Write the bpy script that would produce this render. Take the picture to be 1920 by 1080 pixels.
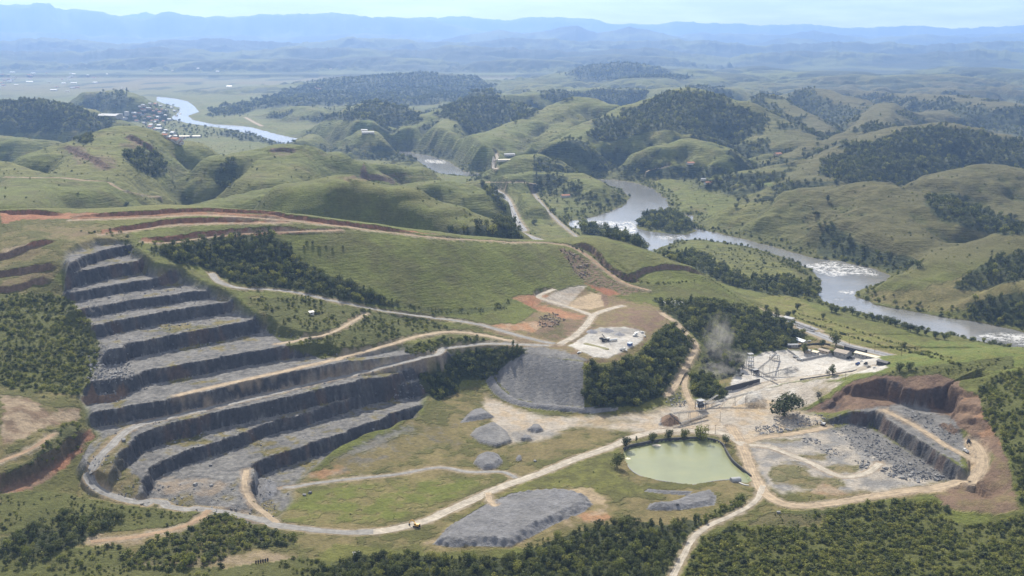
import bpy, math, random
import numpy as np
from mathutils import Vector

for o in list(bpy.data.objects):
    bpy.data.objects.remove(o)
SC = bpy.context.scene
COL = SC.collection

# ------------------------------------------------------------------ camera
CAM_H = 400.0
FOC = 2059.0                      # focal length in 1920-wide pixels (about 50 deg)
HORIZ = 70.0                      # image row of the true horizon
PITCH = math.atan((540 - HORIZ) / FOC)
cam_d = bpy.data.cameras.new('camera')
cam_d.sensor_fit = 'HORIZONTAL'
cam_d.sensor_width = 36.0
cam_d.lens = 36.0 * FOC / 1920.0
cam_d.clip_start = 1.0
cam_d.clip_end = 200000.0
cam = bpy.data.objects.new('camera', cam_d)
COL.objects.link(cam)
cam.location = (0, 0, CAM_H)
cam.rotation_euler = (math.pi / 2 - PITCH, 0, 0)
SC.camera = cam

# ------------------------------------------------------------------ light
SUN_AZ = math.radians(-13)         # measured from +Y (view direction), negative = left
SUN_EL = math.radians(43)
sun_d = bpy.data.lights.new('sun', 'SUN')
sun_d.energy = 5.0
sun_d.angle = math.radians(0.53)
sun_d.color = (1.0, 0.925, 0.79)
sun = bpy.data.objects.new('sun', sun_d)
COL.objects.link(sun)
tosun = Vector((math.sin(SUN_AZ) * math.cos(SUN_EL), math.cos(SUN_AZ) * math.cos(SUN_EL), math.sin(SUN_EL)))
sun.rotation_euler = tosun.to_track_quat('Z', 'Y').to_euler()
sun.location = (0, 0, 3000)

world = bpy.data.worlds.new('World')
SC.world = world
world.use_nodes = True
wt = world.node_tree
for n in list(wt.nodes):
    wt.nodes.remove(n)
wo = wt.nodes.new('ShaderNodeOutputWorld')
bg = wt.nodes.new('ShaderNodeBackground')
bg.inputs['Strength'].default_value = 0.062
sky = wt.nodes.new('ShaderNodeTexSky')
sky.sky_type = 'NISHITA'
sky.sun_disc = False
sky.sun_elevation = SUN_EL
sky.sun_rotation = SUN_AZ
sky.altitude = 800
sky.air_density = 1.0
sky.dust_density = 2.0
sky.ozone_density = 1.0
# thin broken cloud over the whole sky dome
geo = wt.nodes.new('ShaderNodeNewGeometry')
sep = wt.nodes.new('ShaderNodeSeparateXYZ')
wt.links.new(geo.outputs['Incoming'], sep.inputs[0])
def wmath(op, a, b=None):
    n = wt.nodes.new('ShaderNodeMath'); n.operation = op
    for i, q in enumerate((a, b)):
        if q is None: continue
        if isinstance(q, (int, float)): n.inputs[i].default_value = q
        else: wt.links.new(q, n.inputs[i])
    return n.outputs[0]
tc = wt.nodes.new('ShaderNodeTexCoord')
sp = wt.nodes.new('ShaderNodeSeparateXYZ')
wt.links.new(tc.outputs['Generated'], sp.inputs[0])
zz = wmath('ADD', wmath('MAXIMUM', sp.outputs[2], 0.0), 0.11)
cx = wmath('DIVIDE', sp.outputs[0], zz)
cy = wmath('DIVIDE', sp.outputs[1], zz)
cmb = wt.nodes.new('ShaderNodeCombineXYZ')
wt.links.new(cx, cmb.inputs[0]); wt.links.new(cy, cmb.inputs[1])
cn = wt.nodes.new('ShaderNodeTexNoise')
cn.inputs['Scale'].default_value = 0.9
cn.inputs['Detail'].default_value = 9
cn.inputs['Roughness'].default_value = 0.62
wt.links.new(cmb.outputs[0], cn.inputs['Vector'])
cr = wt.nodes.new('ShaderNodeValToRGB')
cr.color_ramp.elements[0].position = 0.40
cr.color_ramp.elements[0].color = (0, 0, 0, 1)
cr.color_ramp.elements[1].position = 0.66
cr.color_ramp.elements[1].color = (1, 1, 1, 1)
wt.links.new(cn.outputs['Fac'], cr.inputs[0])
mixc = wt.nodes.new('ShaderNodeMixRGB')
mixc.inputs[2].default_value = (23, 22.6, 22.4, 1)
wt.links.new(wmath('ADD', wmath('MULTIPLY', cr.outputs[0], 0.42), 0.12), mixc.inputs[0])
wt.links.new(sky.outputs[0], mixc.inputs[1])
wt.links.new(mixc.outputs[0], bg.inputs[0])
wt.links.new(bg.outputs[0], wo.inputs[0])

SC.view_settings.view_transform = 'Standard'
SC.view_settings.look = 'None'
SC.view_settings.exposure = 0.85
SC.view_settings.gamma = 1.0
SC.view_settings.use_curve_mapping = False
SC.cycles.max_bounces = 4
SC.cycles.diffuse_bounces = 2
SC.cycles.glossy_bounces = 2
SC.cycles.transparent_max_bounces = 4
SC.cycles.volume_bounces = 0
SC.cycles.use_denoising = True

ALB = 0.78                        # overall scale of the base colours
# ------------------------------------------------------------------ maths helpers
CP, SP = math.cos(PITCH), math.sin(PITCH)
def ray(u, v):
    a = (np.asarray(u, float) - 960.0) / FOC
    b = (540.0 - np.asarray(v, float)) / FOC
    return a, CP + b * SP, -SP + b * CP
def at_z(u, v, z):
    """ground point seen at pixel (u, v) if the ground there is at height z"""
    dx, dy, dz = ray(u, v)
    t = (np.asarray(z, float) - CAM_H) / dz
    return dx * t, dy * t
def at_y(u, v, y):
    dx, dy, dz = ray(u, v)
    t = np.asarray(y, float) / dy
    return dx * t, CAM_H + dz * t      # x, z
def project(x, y, z):
    h = z - CAM_H
    dep = y * CP - h * SP
    return 960.0 + FOC * x / dep, 540.0 - FOC * (y * SP + h * CP) / dep

def _hash(ix, iy, seed):
    h = (ix.astype(np.int64) * 374761393 + iy.astype(np.int64) * 668265263 + seed * 974634777) & 0xFFFFFFFF
    h = ((h ^ (h >> 13)) * 1274126177) & 0xFFFFFFFF
    return (h ^ (h >> 16)) & 0xFFFFFFFF
def noise(x, y, seed=0):
    x = np.asarray(x, float); y = np.asarray(y, float)
    ix = np.floor(x); iy = np.floor(y)
    fx = x - ix; fy = y - iy
    ux = fx * fx * fx * (fx * (fx * 6 - 15) + 10); uy = fy * fy * fy * (fy * (fy * 6 - 15) + 10)
    def g(a, b):
        ang = _hash(ix + a, iy + b, seed) * (2 * math.pi / 4294967296.0)
        return np.cos(ang) * (fx - a) + np.sin(ang) * (fy - b)
    n0 = g(0, 0) * (1 - ux) + g(1, 0) * ux
    n1 = g(0, 1) * (1 - ux) + g(1, 1) * ux
    return (n0 * (1 - uy) + n1 * uy) * 1.5
def fbm(x, y, octs=4, seed=0, gain=0.5):
    s = 0; a = 1.0; t = 0
    for i in range(octs):
        s = s + a * noise(x * (2.03 ** i) + 17.3 * i, y * (2.03 ** i) - 9.1 * i, seed + i)
        t += a; a *= gain
    return s / t * 1.3
def sstep(a, b, x):
    t = np.clip((np.asarray(x) - a) / (b - a), 0, 1)
    return t * t * (3 - 2 * t)
def smax(a, b, k):
    h = np.maximum(k - np.abs(a - b), 0) / k
    return np.maximum(a, b) + h * h * k * 0.25
def seg_dist(x, y, ax, ay, bx, by):
    dx, dy = bx - ax, by - ay
    t = np.clip(((x - ax) * dx + (y - ay) * dy) / (dx * dx + dy * dy + 1e-9), 0, 1)
    return np.hypot(x - ax - t * dx, y - ay - t * dy), t
def in_poly(px, py, poly):
    inside = np.zeros(px.shape, bool)
    n = len(poly)
    for i in range(n):
        x0, y0 = poly[i]; x1, y1 = poly[(i + 1) % n]
        if y0 == y1: continue
        c = ((y0 > py) != (y1 > py)) & (px < (x1 - x0) * (py - y0) / (y1 - y0) + x0)
        inside ^= c
    return inside
def poly_edge_dist(px, py, poly):
    d = np.full(px.shape, 1e9)
    for i in range(len(poly)):
        x0, y0 = poly[i]; x1, y1 = poly[(i + 1) % len(poly)]
        d = np.minimum(d, seg_dist(px, py, x0, y0, x1, y1)[0])
    return d
def catmull(pts, step):
    """smooth resampling of a list of n-d points; step measured in the first two coordinates"""
    P = [np.array(p, float) for p in pts]
    P = [2 * P[0] - P[1]] + P + [2 * P[-1] - P[-2]]
    out = []
    for i in range(1, len(P) - 2):
        p0, p1, p2, p3 = P[i - 1:i + 3]
        n = max(2, int(np.hypot(*(p2 - p1)[:2]) / step))
        for k in range(n):
            t = k / n
            out.append(0.5 * (2 * p1 + (p2 - p0) * t + (2 * p0 - 5 * p1 + 4 * p2 - p3) * t * t + (3 * p1 - p0 - 3 * p2 + p3) * t ** 3))
    out.append(P[-2])
    return np.array(out)
# ------------------------------------------------------------------ terrain grid: columns x/y = const, rows y = const
S_MAX = 0.56
NC = 860
scol = np.linspace(-S_MAX, S_MAX, NC)
rows = [560.0]
while rows[-1] < 39000:
    y = rows[-1]
    if y < 800: st = 2.6
    elif y < 1420: st = 1.3
    elif y < 1700: st = 2.0
    elif y < 2600: st = 3.2
    else: st = 3.2 * (y / 2600.0) ** 1.75
    rows.append(y + (min(st, 240.0) if y < 20000 else 240.0 * y / 20000.0))
yrow = np.array(rows)
NR = len(yrow)
GX = scol[None, :] * yrow[:, None]
GY = np.repeat(yrow[:, None], NC, 1)

# --------------------------------------------- near terrain: measured spot heights, interpolated
SPOTS = [
 # floor and foreground
 (700,990,0),(900,930,0),(1100,860,0),(600,930,0),(560,900,0),(800,830,1),(900,780,2),(1000,790,1),(1150,800,1),(1250,790,1),(1380,780,2),(1400,850,0),
 (1450,940,2),(1300,925,-1),(1180,920,-1),(1250,990,-4),(1100,1000,-2),(970,1030,-3),(600,1010,1),(520,985,3),(450,965,6),(400,955,8),(350,950,10),(300,942,13),(200,925,17),(160,895,21),
 (175,865,26),(205,835,34),(235,808,42),(250,880,23),(350,900,13.7),(400,920,12.5),(440,905,13.7),(480,945,8),(520,950,2),
 (60,950,24),(0,980,24),(100,1000,17),(0,1060,14),(200,1050,8),(350,1040,6),(500,1040,3),(250,975,11),(640,1060,0),(800,1070,-3),(1000,1080,-8),
 (1200,1080,-10),(1290,1040,-7),(1400,980,-1),(1400,1070,-9),(1600,1075,-8),(1750,1060,-6),(1900,1070,-4),(1650,975,-3),(1500,965,0),(1800,990,-6),(1900,990,-2),
 (1550,1010,-6),(1700,1020,-5),
 # left bank and hillside
 (0,925,28),(90,905,26),(165,845,33),(0,905,36),(70,855,42),(150,795,48),(30,770,64),(120,770,58),(150,750,62),(60,820,50),
 (100,700,72),(20,720,72),(150,680,76),(50,640,92),(170,620,92),(20,580,110),(120,560,112),(60,520,132),(20,490,142),(100,500,142),(60,460,158),
 (150,460,157),(0,430,166),(100,420,169),(130,405,172),(0,398,176),(250,432,160),(235,458,152),(180,700,70),(150,735,62),(140,640,88),(165,585,106),(125,540,124),
 # ridge with the dirt tracks
 (140,398,174),(300,388,176),(400,397,172),(520,408,166),(600,416,160),(700,430,148),(800,440,136),(850,445,130),(960,452,112),(1050,453,96),(1120,449,92),(1200,468,80),
 (1300,505,60),(1350,533,40),(1400,562,23),(1470,610,6),
 # slope under it
 (350,470,142),(450,470,138),(400,508,118),(500,500,120),(550,520,108),(620,530,102),(700,545,92),(600,460,138),(800,510,102),(800,578,68),(950,560,62),(950,520,80),(1000,480,93),
 (1050,500,74),(1070,530,60),(1000,568,54),(1080,550,50),(1100,500,70),(1150,520,60),(1200,545,49),(1220,520,58),(1270,520,52),(1300,545,44),(1265,567,42),(1230,560,43),(300,500,136),(340,520,124),
 # quarry road and the slope between
 (420,530,117),(480,545,107),(560,550,98),(640,567,88),(720,583,75),(800,596,61),(880,606,54),(940,620,50),(1000,636,45),(580,590,85),(520,570,96),(620,600,80),(650,620,72),(700,620,68),
 (760,600,63),(760,632,56),(850,612,53),(850,624,50),(910,631,46),(900,640,45),(560,640,72),(600,648,69),(640,640,66),(700,655,55),(800,655,48),
 # plant pad, dump, wooded slope
 (1060,648,43),(1130,640,43),(1150,665,43),(1200,635,43),(1180,610,43),(1100,572,44),(1150,585,44),(1240,592,42),(1160,679,41),(1210,645,41),(1255,603,39),(1060,600,50),(1040,610,50),
 (960,652,43),(1000,662,43),(1085,672,43),(925,712,12),(960,748,3),(1020,765,2),(1100,770,2),(1200,762,4),(1245,740,6),(1270,705,11),(1290,662,20),(1302,640,26),(1280,612,34),
 (1160,730,19),(1220,690,22),(1250,660,25),(880,646,45),(940,646,44),(840,700,18),(860,722,7),(830,742,4),(880,745,3),(915,700,17),(900,670,31),
 # valley side, yard, fields
 (1330,585,34),(1380,612,18),(1420,640,7),(1350,640,15),(1340,690,7),(1380,720,3),(1310,700,9),(1300,755,3),(1450,690,2),(1520,690,2),(1600,690,2),(1650,690,2),(1500,640,4),(1560,650,2),(1440,740,2),
 (1360,745,3),(1680,680,2),(1450,612,7),(1500,622,3),(1600,625,-2),(1700,645,-4),(1450,572,-1),(1500,560,-5),(1430,545,-3),
 # right-hand hill over the small pit
 (1530,768,2),(1570,737,17),(1620,712,33),(1700,692,45),(1750,682,51),(1850,669,60),(1919,664,65),(1800,740,36),(1850,720,46),(1900,760,46),(1850,790,30),(1840,830,18),
 (1900,850,30),(1915,930,14),(1870,930,4),(1830,935,5),(1890,800,34),(1790,790,24),
 (1500,830,0),(1600,850,0),(1700,900,0),(1600,915,1),(1500,900,0),(1470,790,1),(1560,800,1),(1750,912,4),(1825,893,9),(1842,865,13),(1822,835,16),
]
xs, ys = at_z([p[0] for p in SPOTS], [p[1] for p in SPOTS], [p[2] for p in SPOTS])
zs = np.array([p[2] for p in SPOTS], float)
extra = []                                   # ground the photograph cannot show (behind crests, off frame)
for u, v, z in [(0,398,176),(300,388,176),(520,408,166),(700,430,148),(850,445,130),(960,452,112),(1050,453,96),(1120,449,92),(1200,468,80),(1300,505,60),(1400,562,23)]:
    x, y = at_z(u, v, z)
    extra += [(x, y + 90, z - 14), (x, y + 230, max(z - 100, -20)), (x, y + 420, -45)]
for u, v, z in [(1620,712,33),(1700,692,45),(1750,682,51),(1850,669,60),(1919,664,65)]:
    x, y = at_z(u, v, z)
    extra += [(x, y + 45, z - 5), (x, y + 130, z * 0.4), (x, y + 210, -6), (x, y + 300, -18)]
for s in np.linspace(-0.6, 0.6, 9):
    extra += [(s * 2500, 2500, -60), (s * 3000, 3000, -60), (s * 560, 560, -6)]
for s in (0.15, 0.25, 0.35, 0.45, 0.55):
    extra += [(s * 1800, 1800, -20), (s * 2050, 2050, -40)]
extra += [(-560, 900, 60), (-600, 1050, 110), (-700, 1300, 170), (-480, 700, 16), (620, 1100, 55), (600, 950, 20), (540, 800, 0), (700, 1250, 50), (480, 700, -4)]
ex = np.array(extra, float)
RX = np.concatenate([xs, ex[:, 0]]); RY = np.concatenate([ys, ex[:, 1]]); RZ = np.concatenate([zs, ex[:, 2]])
RC = 12.0
n = len(RX)
A = np.zeros((n + 1, n + 1))
A[:n, :n] = -np.sqrt((RX[:, None] - RX) ** 2 + (RY[:, None] - RY) ** 2 + RC * RC) + np.eye(n) * 0.0
A[:n, :n] += np.eye(n) * 5.0
A[:n, n] = 1; A[n, :n] = 1
W = np.linalg.solve(A, np.concatenate([RZ, [0]]))
def rbf(x, y):
    out = np.full(x.shape, W[n])
    for i in range(n):
        out -= W[i] * np.sqrt((x - RX[i]) ** 2 + (y - RY[i]) ** 2 + RC * RC)
    return out
n_near = int(np.searchsorted(yrow, 2600))
cr_i = np.unique(np.concatenate([np.arange(0, n_near, 4), [n_near - 1]]))
cc_i = np.unique(np.concatenate([np.arange(0, NC, 5), [NC - 1]]))
Zc = rbf(GX[np.ix_(cr_i, cc_i)], GY[np.ix_(cr_i, cc_i)])
tmp = np.array([np.interp(np.arange(NC), cc_i, r) for r in Zc])
Znear = np.array([np.interp(np.arange(n_near), cr_i, tmp[:, j]) for j in range(NC)]).T

# --------------------------------------------- quarry faces: crest lines (pixel of the crest, share of the full height)
FACES = [
 # (crest z, height, [(u, v, share)...]) listed from the left end to the right end
 (13.7, 13.7, [(520,985,0),(490,955,0),(474,925,.45),(472,895,1),(478,868,1),(560,838,1),(650,808,1),(700,790,1),(762,768,1),(800,745,.6)]),
 (25.7, 12.0, [(300,945,0),(275,930,0),(266,908,.6),(276,884,1),(287,868,1),(400,830,1),(500,795,1),(640,755,1),(740,722,1),(800,700,1)]),
 (42.0, 16.3, [(170,925,0),(185,895,0),(203,868,.45),(240,832,1),(264,812,1),(300,800,1),(380,780,1),(480,757,1),(600,730,1),(700,707,1),(790,687,1),(850,668,1)]),
 (56.7, 14.7, [(110,790,1),(175,771,1),(220,765,1),(300,752,1),(400,730,1),(500,707,1),(600,688,1),(700,668,1),(800,650,.8),(880,640,.3)]),
 (71.0, 14.3, [(100,725,1),(165,722,1),(230,712,1),(258,702,1),(272,696,1),(330,685,1),(400,672,1),(500,655,1),(600,640,1),(680,622,.4)]),
 (87.0, 16.0, [(130,660,1),(200,657,1),(228,652,1),(246,643,1),(330,626,1),(420,610,1),(500,596,1),(570,582,.5)]),
 (100.4, 13.4, [(140,612,1),(195,607,1),(211,602,1),(300,586,1),(380,573,1),(447,565,1),(520,552,.5)]),
 (111.0, 10.6, [(120,585,1),(180,575,1),(240,564,1),(300,556,1),(370,545,1),(430,536,.5)]),
 (122.0, 11.0, [(90,556,1),(140,547,1),(200,536,1),(270,525,1),(337,515,1),(400,506,.6)]),
 (138.0, 16.0, [(80,527,1),(125,517,1),(160,507,1),(220,495,1),(277,485,1),(340,478,.6)]),
 (150.0, 12.0, [(70,515,1),(122,498,1),(150,483,1),(190,470,1),(232,461,1),(290,452,.5)]),
]
QMASK = [(122,492,150),(128,470,154),(180,452,156),(238,448,156),(262,470,148),(290,490,140),(345,505,128),(372,530,118),(430,540,116),(452,560,108),(505,585,95),(520,600,90),(600,630,74),(640,640,72),(760,640,58),
         (830,640,55),(850,652,44),(830,672,40),(800,690,32),(800,720,20),(792,750,10),(780,790,3),(640,850,0),(560,900,0),(525,985,1),(470,975,5),(330,950,10),(230,940,14),(165,928,18),(150,890,22),(160,850,33),(180,800,50),(172,770,58),
         (150,745,64),(160,715,74),(188,680,84),(192,640,94),(176,605,106),(150,575,118),(118,545,134),(108,515,146)]
def dist_signed(x, y, P):
    """signed distance to an open polyline (positive on its left), and the along-line parameter of the nearest point"""
    best = np.full(x.shape, 1e9); sg = np.zeros(x.shape); par = np.zeros(x.shape)
    for i in range(len(P) - 1):
        ax, ay = P[i]; bx, by = P[i + 1]
        ex0 = i == 0; ex1 = i == len(P) - 2
        dx, dy = bx - ax, by - ay
        t = ((x - ax) * dx + (y - ay) * dy) / (dx * dx + dy * dy)
        tc_ = np.clip(t, -50 if ex0 else 0, 50 if ex1 else 1)
        d = np.hypot(x - ax - tc_ * dx, y - ay - tc_ * dy)
        m = d < best - 1e-6
        best = np.where(m, d, best)
        cr_ = dx * (y - ay) - dy * (x - ax)
        sg = np.where(m, np.sign(cr_), sg)
        par = np.where(m, i + np.clip(tc_, 0, 1), par)
    return best * sg, par

near = slice(0, int(np.searchsorted(yrow, 1420)))
jL = slice(0, int(np.searchsorted(scol, 0.02)))
qx, qy = GX[near, jL], GY[near, jL]
r1 = fbm(qx / 11, qy / 11, 3, 5); r2 = noise(qx / 3.1, qy / 3.1, 9); r3 = noise(qx / 34, qy / 34, 12)
Zq = np.zeros(qx.shape)
ROCKW = np.zeros((NR, NC))                  # 1 on the blasted faces
CREST = np.zeros((NR, NC))
FACE_XY = []
for zt, hh, P in FACES:
    X, Y = at_z([p[0] for p in P], [p[1] for p in P], [zt if p[2] > 0.05 else zt - hh * 0.6 for p in P])
    FACE_XY.append(np.stack([X, Y], 1))
    sd, par = dist_signed(qx, qy, FACE_XY[-1])
    share = np.interp(par, np.arange(len(P)), [p[2] for p in P])
    blocky = np.round(2.4 * noise(qx / 12 + zt, qy / 12, 14)) / 2.4 + .5 * np.round(2 * noise(qx / 5 + zt, qy / 5, 15)) / 2
    k = sd + r1 * 2.2 + r3 * 3.2 + r2 * .8 + 2.3 * blocky
    prof = np.clip((k + 3.4) / 4.0, 0, 1)
    prof = prof ** 0.85
    # broken rubble along the toe
    toe = np.exp(-((k + 6.5) / 3.2) ** 2) * (0.9 + 1.6 * np.maximum(r1, 0)) * 0.9 / hh
    Zq += hh * share * np.clip(prof + toe * (k < -2.2), 0, 1)
    ROCKW[near, jL] = np.maximum(ROCKW[near, jL], share * ((k > -4.4) & (k < 1.4)))
    CREST[near, jL] = np.maximum(CREST[near, jL], share * np.exp(-((k - 2.2) / 2.0) ** 2))
Zq += r2 * 0.22 + r1 * 0.25
qp = [at_z(u, v, z) for u, v, z in QMASK]
ins = in_poly(qx, qy, qp)
ed = poly_edge_dist(qx, qy, qp)
sdq = np.where(ins, ed, -ed) + r3 * 5
QM = np.zeros((NR, NC))
QM[near, jL] = sstep(-5, 6, sdq)
Znear[near, jL] = Znear[near, jL] * (1 - QM[near, jL]) + Zq * QM[near, jL]
ROCKW *= QM > 0.45
CREST *= QM

# small pit on the right
jR = slice(int(np.searchsorted(scol, 0.2)), NC)
qx, qy = GX[near, jR], GY[near, jR]
r1 = fbm(qx / 12, qy / 12, 3, 25); r2 = noise(qx / 3.3, qy / 3.3, 29)
def face_right(P, zt, hh, add_top, width=4.4, rough=2.2):
    """a face cut into the right hillside; ground behind it is raised to at least zt for add_top metres"""
    X, Y = at_z([p[0] for p in P], [p[1] for p in P], [zt(p) for p in P])
    sd, par = dist_signed(qx, qy, np.stack([X, Y], 1))
    share = np.interp(par, np.arange(len(P)), [p[2] for p in P])
    k = sd + r1 * rough + r2 * 0.5
    return k, share
# main bench
P = [(1530,772,0),(1590,770,.7),(1612,772,1),(1640,772,1),(1700,810,1),(1760,850,1),(1795,873,1),(1812,884,.75),(1828,880,0)]
k, share = face_right(P, lambda p: 15.0, 15.0, 40)
lowered = np.minimum(Znear[near, jR], 0.6 + 0.4 * r1)
up = sstep(0, 1, np.clip((k + 3.8) / 4.4, 0, 1))
front = (k < 0.6) & (k > -60) & (share > 0.02)
zz_ = np.where(k > -3.8, np.maximum(15.0 * share, 0) * np.clip((k + 3.8) / 4.4, 0, 1) ** 0.8, 0)
wq = share * sstep(-45, -25, k) * (1 - sstep(14, 34, k))
target = np.where(k > 0.6, np.maximum(Znear[near, jR], 15.0 + r1 * 0.8), np.maximum(zz_, lowered))
Znear[near, jR] = Znear[near, jR] * (1 - wq) + target * wq
ROCKW[near, jR] = np.maximum(ROCKW[near, jR], (share > .3) * ((k > -4.6) & (k < 1.2)))
CREST[near, jR] = np.maximum(CREST[near, jR], share * np.exp(-((k - 3) / 2.6) ** 2))
# brown overburden cliff behind it
P = [(1500,770,0),(1545,752,.7),(1585,728,1),(1620,716,1),(1660,712,1),(1700,722,1),(1740,728,1),(1780,722,1),(1800,740,1),(1790,765,.6),(1800,790,0)]
kc, sc_ = face_right(P, lambda p: float(np.interp(p[0], [1500, 1545, 1585, 1620, 1660, 1700, 1800], [4, 13, 22, 32, 36, 38, 40])), 20, 60, rough=5)
lev_ = 2 + 13 * sstep(at_z(1560, 772, 2)[0], at_z(1610, 772, 15)[0], qx)
cut = sc_ * np.where(kc > -18, 1.0, np.exp(-((kc + 18) / 14) ** 2)) * sstep(1.5, -5, kc)
Znear[near, jR] -= cut * np.maximum(Znear[near, jR] - lev_, 0) * 0.9
CLIFF = np.zeros((NR, NC)); CLIFF[near, jR] = (sc_ > .2) * ((kc > -14) & (kc < 3.0))

# dump face: straight slope at the angle of repose is already in the spot heights; rill it
near3 = slice(0, n_near)

# --------------------------------------------- hills behind: ridge lines (u, v, distance), half width
HILLS = [
 ([(380,385,1900),(460,365,1980),(560,345,2050)],200),
 ([(560,345,2050),(640,333,2080),(730,350,2080),(820,385,2050),(900,415,2000)],250),
 ([(100,285,2700),(230,240,2900),(330,265,3000)],340),
 ([(230,240,2900),(180,300,2500),(130,350,2200)],230),
 ([(430,290,2650),(540,276,2750),(600,289,2800),(640,304,2820)],250),
 ([(540,275,2750),(500,330,2450)],170),
 ([(-40,300,2500),(60,330,2300),(0,375,1950)],250),
 ([(-50,250,3600),(60,262,3500)],300),
 ([(660,306,2600),(720,308,2650),(775,314,2680),(830,342,2700)],170),
 ([(740,352,2330),(830,337,2400),(890,358,2330)],130),
 ([(900,338,2850),(1000,322,3000),(1080,326,2950),(1130,348,2800)],160),
 ([(970,372,2600),(985,362,2620),(1005,385,2500)],80),
 ([(-60,200,4600),(60,190,4600),(150,205,4500),(200,225,4400)],430),
 ([(170,172,6500),(215,168,6500),(245,180,6200)],330),
 ([(560,160,8600),(680,145,9000),(800,138,9200),(900,155,9000)],900),
 ([(420,198,6900),(540,188,7000),(620,175,7400)],420),
 ([(560,198,6300),(600,203,6100)],300),
 ([(640,220,5300),(700,192,5500),(760,205,5400)],400),
 ([(690,248,4400),(680,215,5000)],230),
 ([(600,245,4600),(570,262,4400)],180),
 ([(810,215,5200),(900,185,5600),(960,195,5500),(1010,215,5200)],430),
 ([(860,208,5200),(825,245,4500)],210),
 ([(790,225,5000),(740,255,4500)],190),
 ([(880,265,4050),(960,237,4450),(1040,203,4800),(1090,182,5000),(1135,195,4900)],330),
 ([(1060,215,4800),(1040,250,4300)],160),
 ([(900,172,6500),(950,178,6300),(1050,172,6500)],340),
 ([(1110,240,4200),(1200,195,4500),(1290,168,4700),(1380,190,4600),(1450,225,4400),(1500,262,4050)],500),
 ([(1290,168,4700),(1230,230,4150)],260),
 ([(1110,240,4200),(1060,262,3900),(985,292,3600)],210),
 ([(1235,275,3650),(1290,260,3700),(1350,276,3600)],220),
 ([(1380,205,5300),(1440,178,5500),(1500,215,5100),(1540,245,4700)],370),
 ([(1450,185,6500),(1530,165,6600),(1600,190,6200),(1640,215,5800)],480),
 ([(1570,268,4200),(1625,240,4500),(1662,192,5500),(1720,212,5500),(1800,205,5900)],330),
 ([(1700,175,7000),(1780,178,6700),(1900,195,6000)],560),
 ([(1540,330,3100),(1600,282,3450),(1680,243,3850),(1770,232,3950),(1850,250,3850),(1920,275,3700),(2010,290,3650)],460),
 ([(1480,290,3650),(1560,262,3900),(1650,232,4150)],250),
 ([(1400,322,2950),(1500,306,3080)],220),
 ([(1500,372,2440),(1560,352,2400),(1640,343,2350),(1740,380,2200)],330),
 ([(1640,343,2350),(1560,388,2310),(1490,425,2260)],200),
 ([(1640,343,2350),(1700,440,2020)],200),
 ([(1780,332,2550),(1860,308,2620),(1960,326,2550)],320),
 ([(1700,515,1770),(1800,480,1830),(1920,440,1900),(2020,420,1950)],240),
 ([(1850,400,2350),(1960,370,2450)],260),
 ([(1800,560,1560),(1920,530,1600)],120),
 ([(1080,137,9700),(1165,119,9900),(1250,138,9800),(1310,150,9500)],900),
 ([(950,160,8300),(1030,146,8600),(1080,155,8400)],480),
 ([(1000,172,7400),(1100,166,7600),(1200,166,7500)],450),
 ([(1330,165,7800),(1400,158,8000),(1460,160,7900)],500),
]
rng = np.random.default_rng(11)
for i in range(34):                                     # rolling country further off on the right
    u0 = rng.uniform(1230, 2000); yy = rng.uniform(7800, 12500)
    zt = rng.uniform(35, 130)
    v0 = 540 - FOC * math.tan(math.atan((zt - CAM_H) / yy) + PITCH)
    w0 = rng.uniform(20, 70)
    HILLS.append(([(u0 - w0, v0 + rng.uniform(2, 7), yy - rng.uniform(0, 500)), (u0, v0, yy), (u0 + w0, v0 + rng.uniform(1, 7), yy + rng.uniform(-500, 300))], rng.uniform(450, 800)))
for i in range(14):                                     # low foothills on the far edge of the plain
    u0 = rng.uniform(-50, 1300); yy = rng.uniform(12600, 14200)
    zt = rng.uniform(90, 200)
    v0 = 540 - FOC * math.tan(math.atan((zt - CAM_H) / yy) + PITCH)
    HILLS.append(([(u0 - 60, v0 + 4, yy), (u0, v0, yy), (u0 + 60, v0 + 3, yy)], rng.uniform(700, 1200)))

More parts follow.
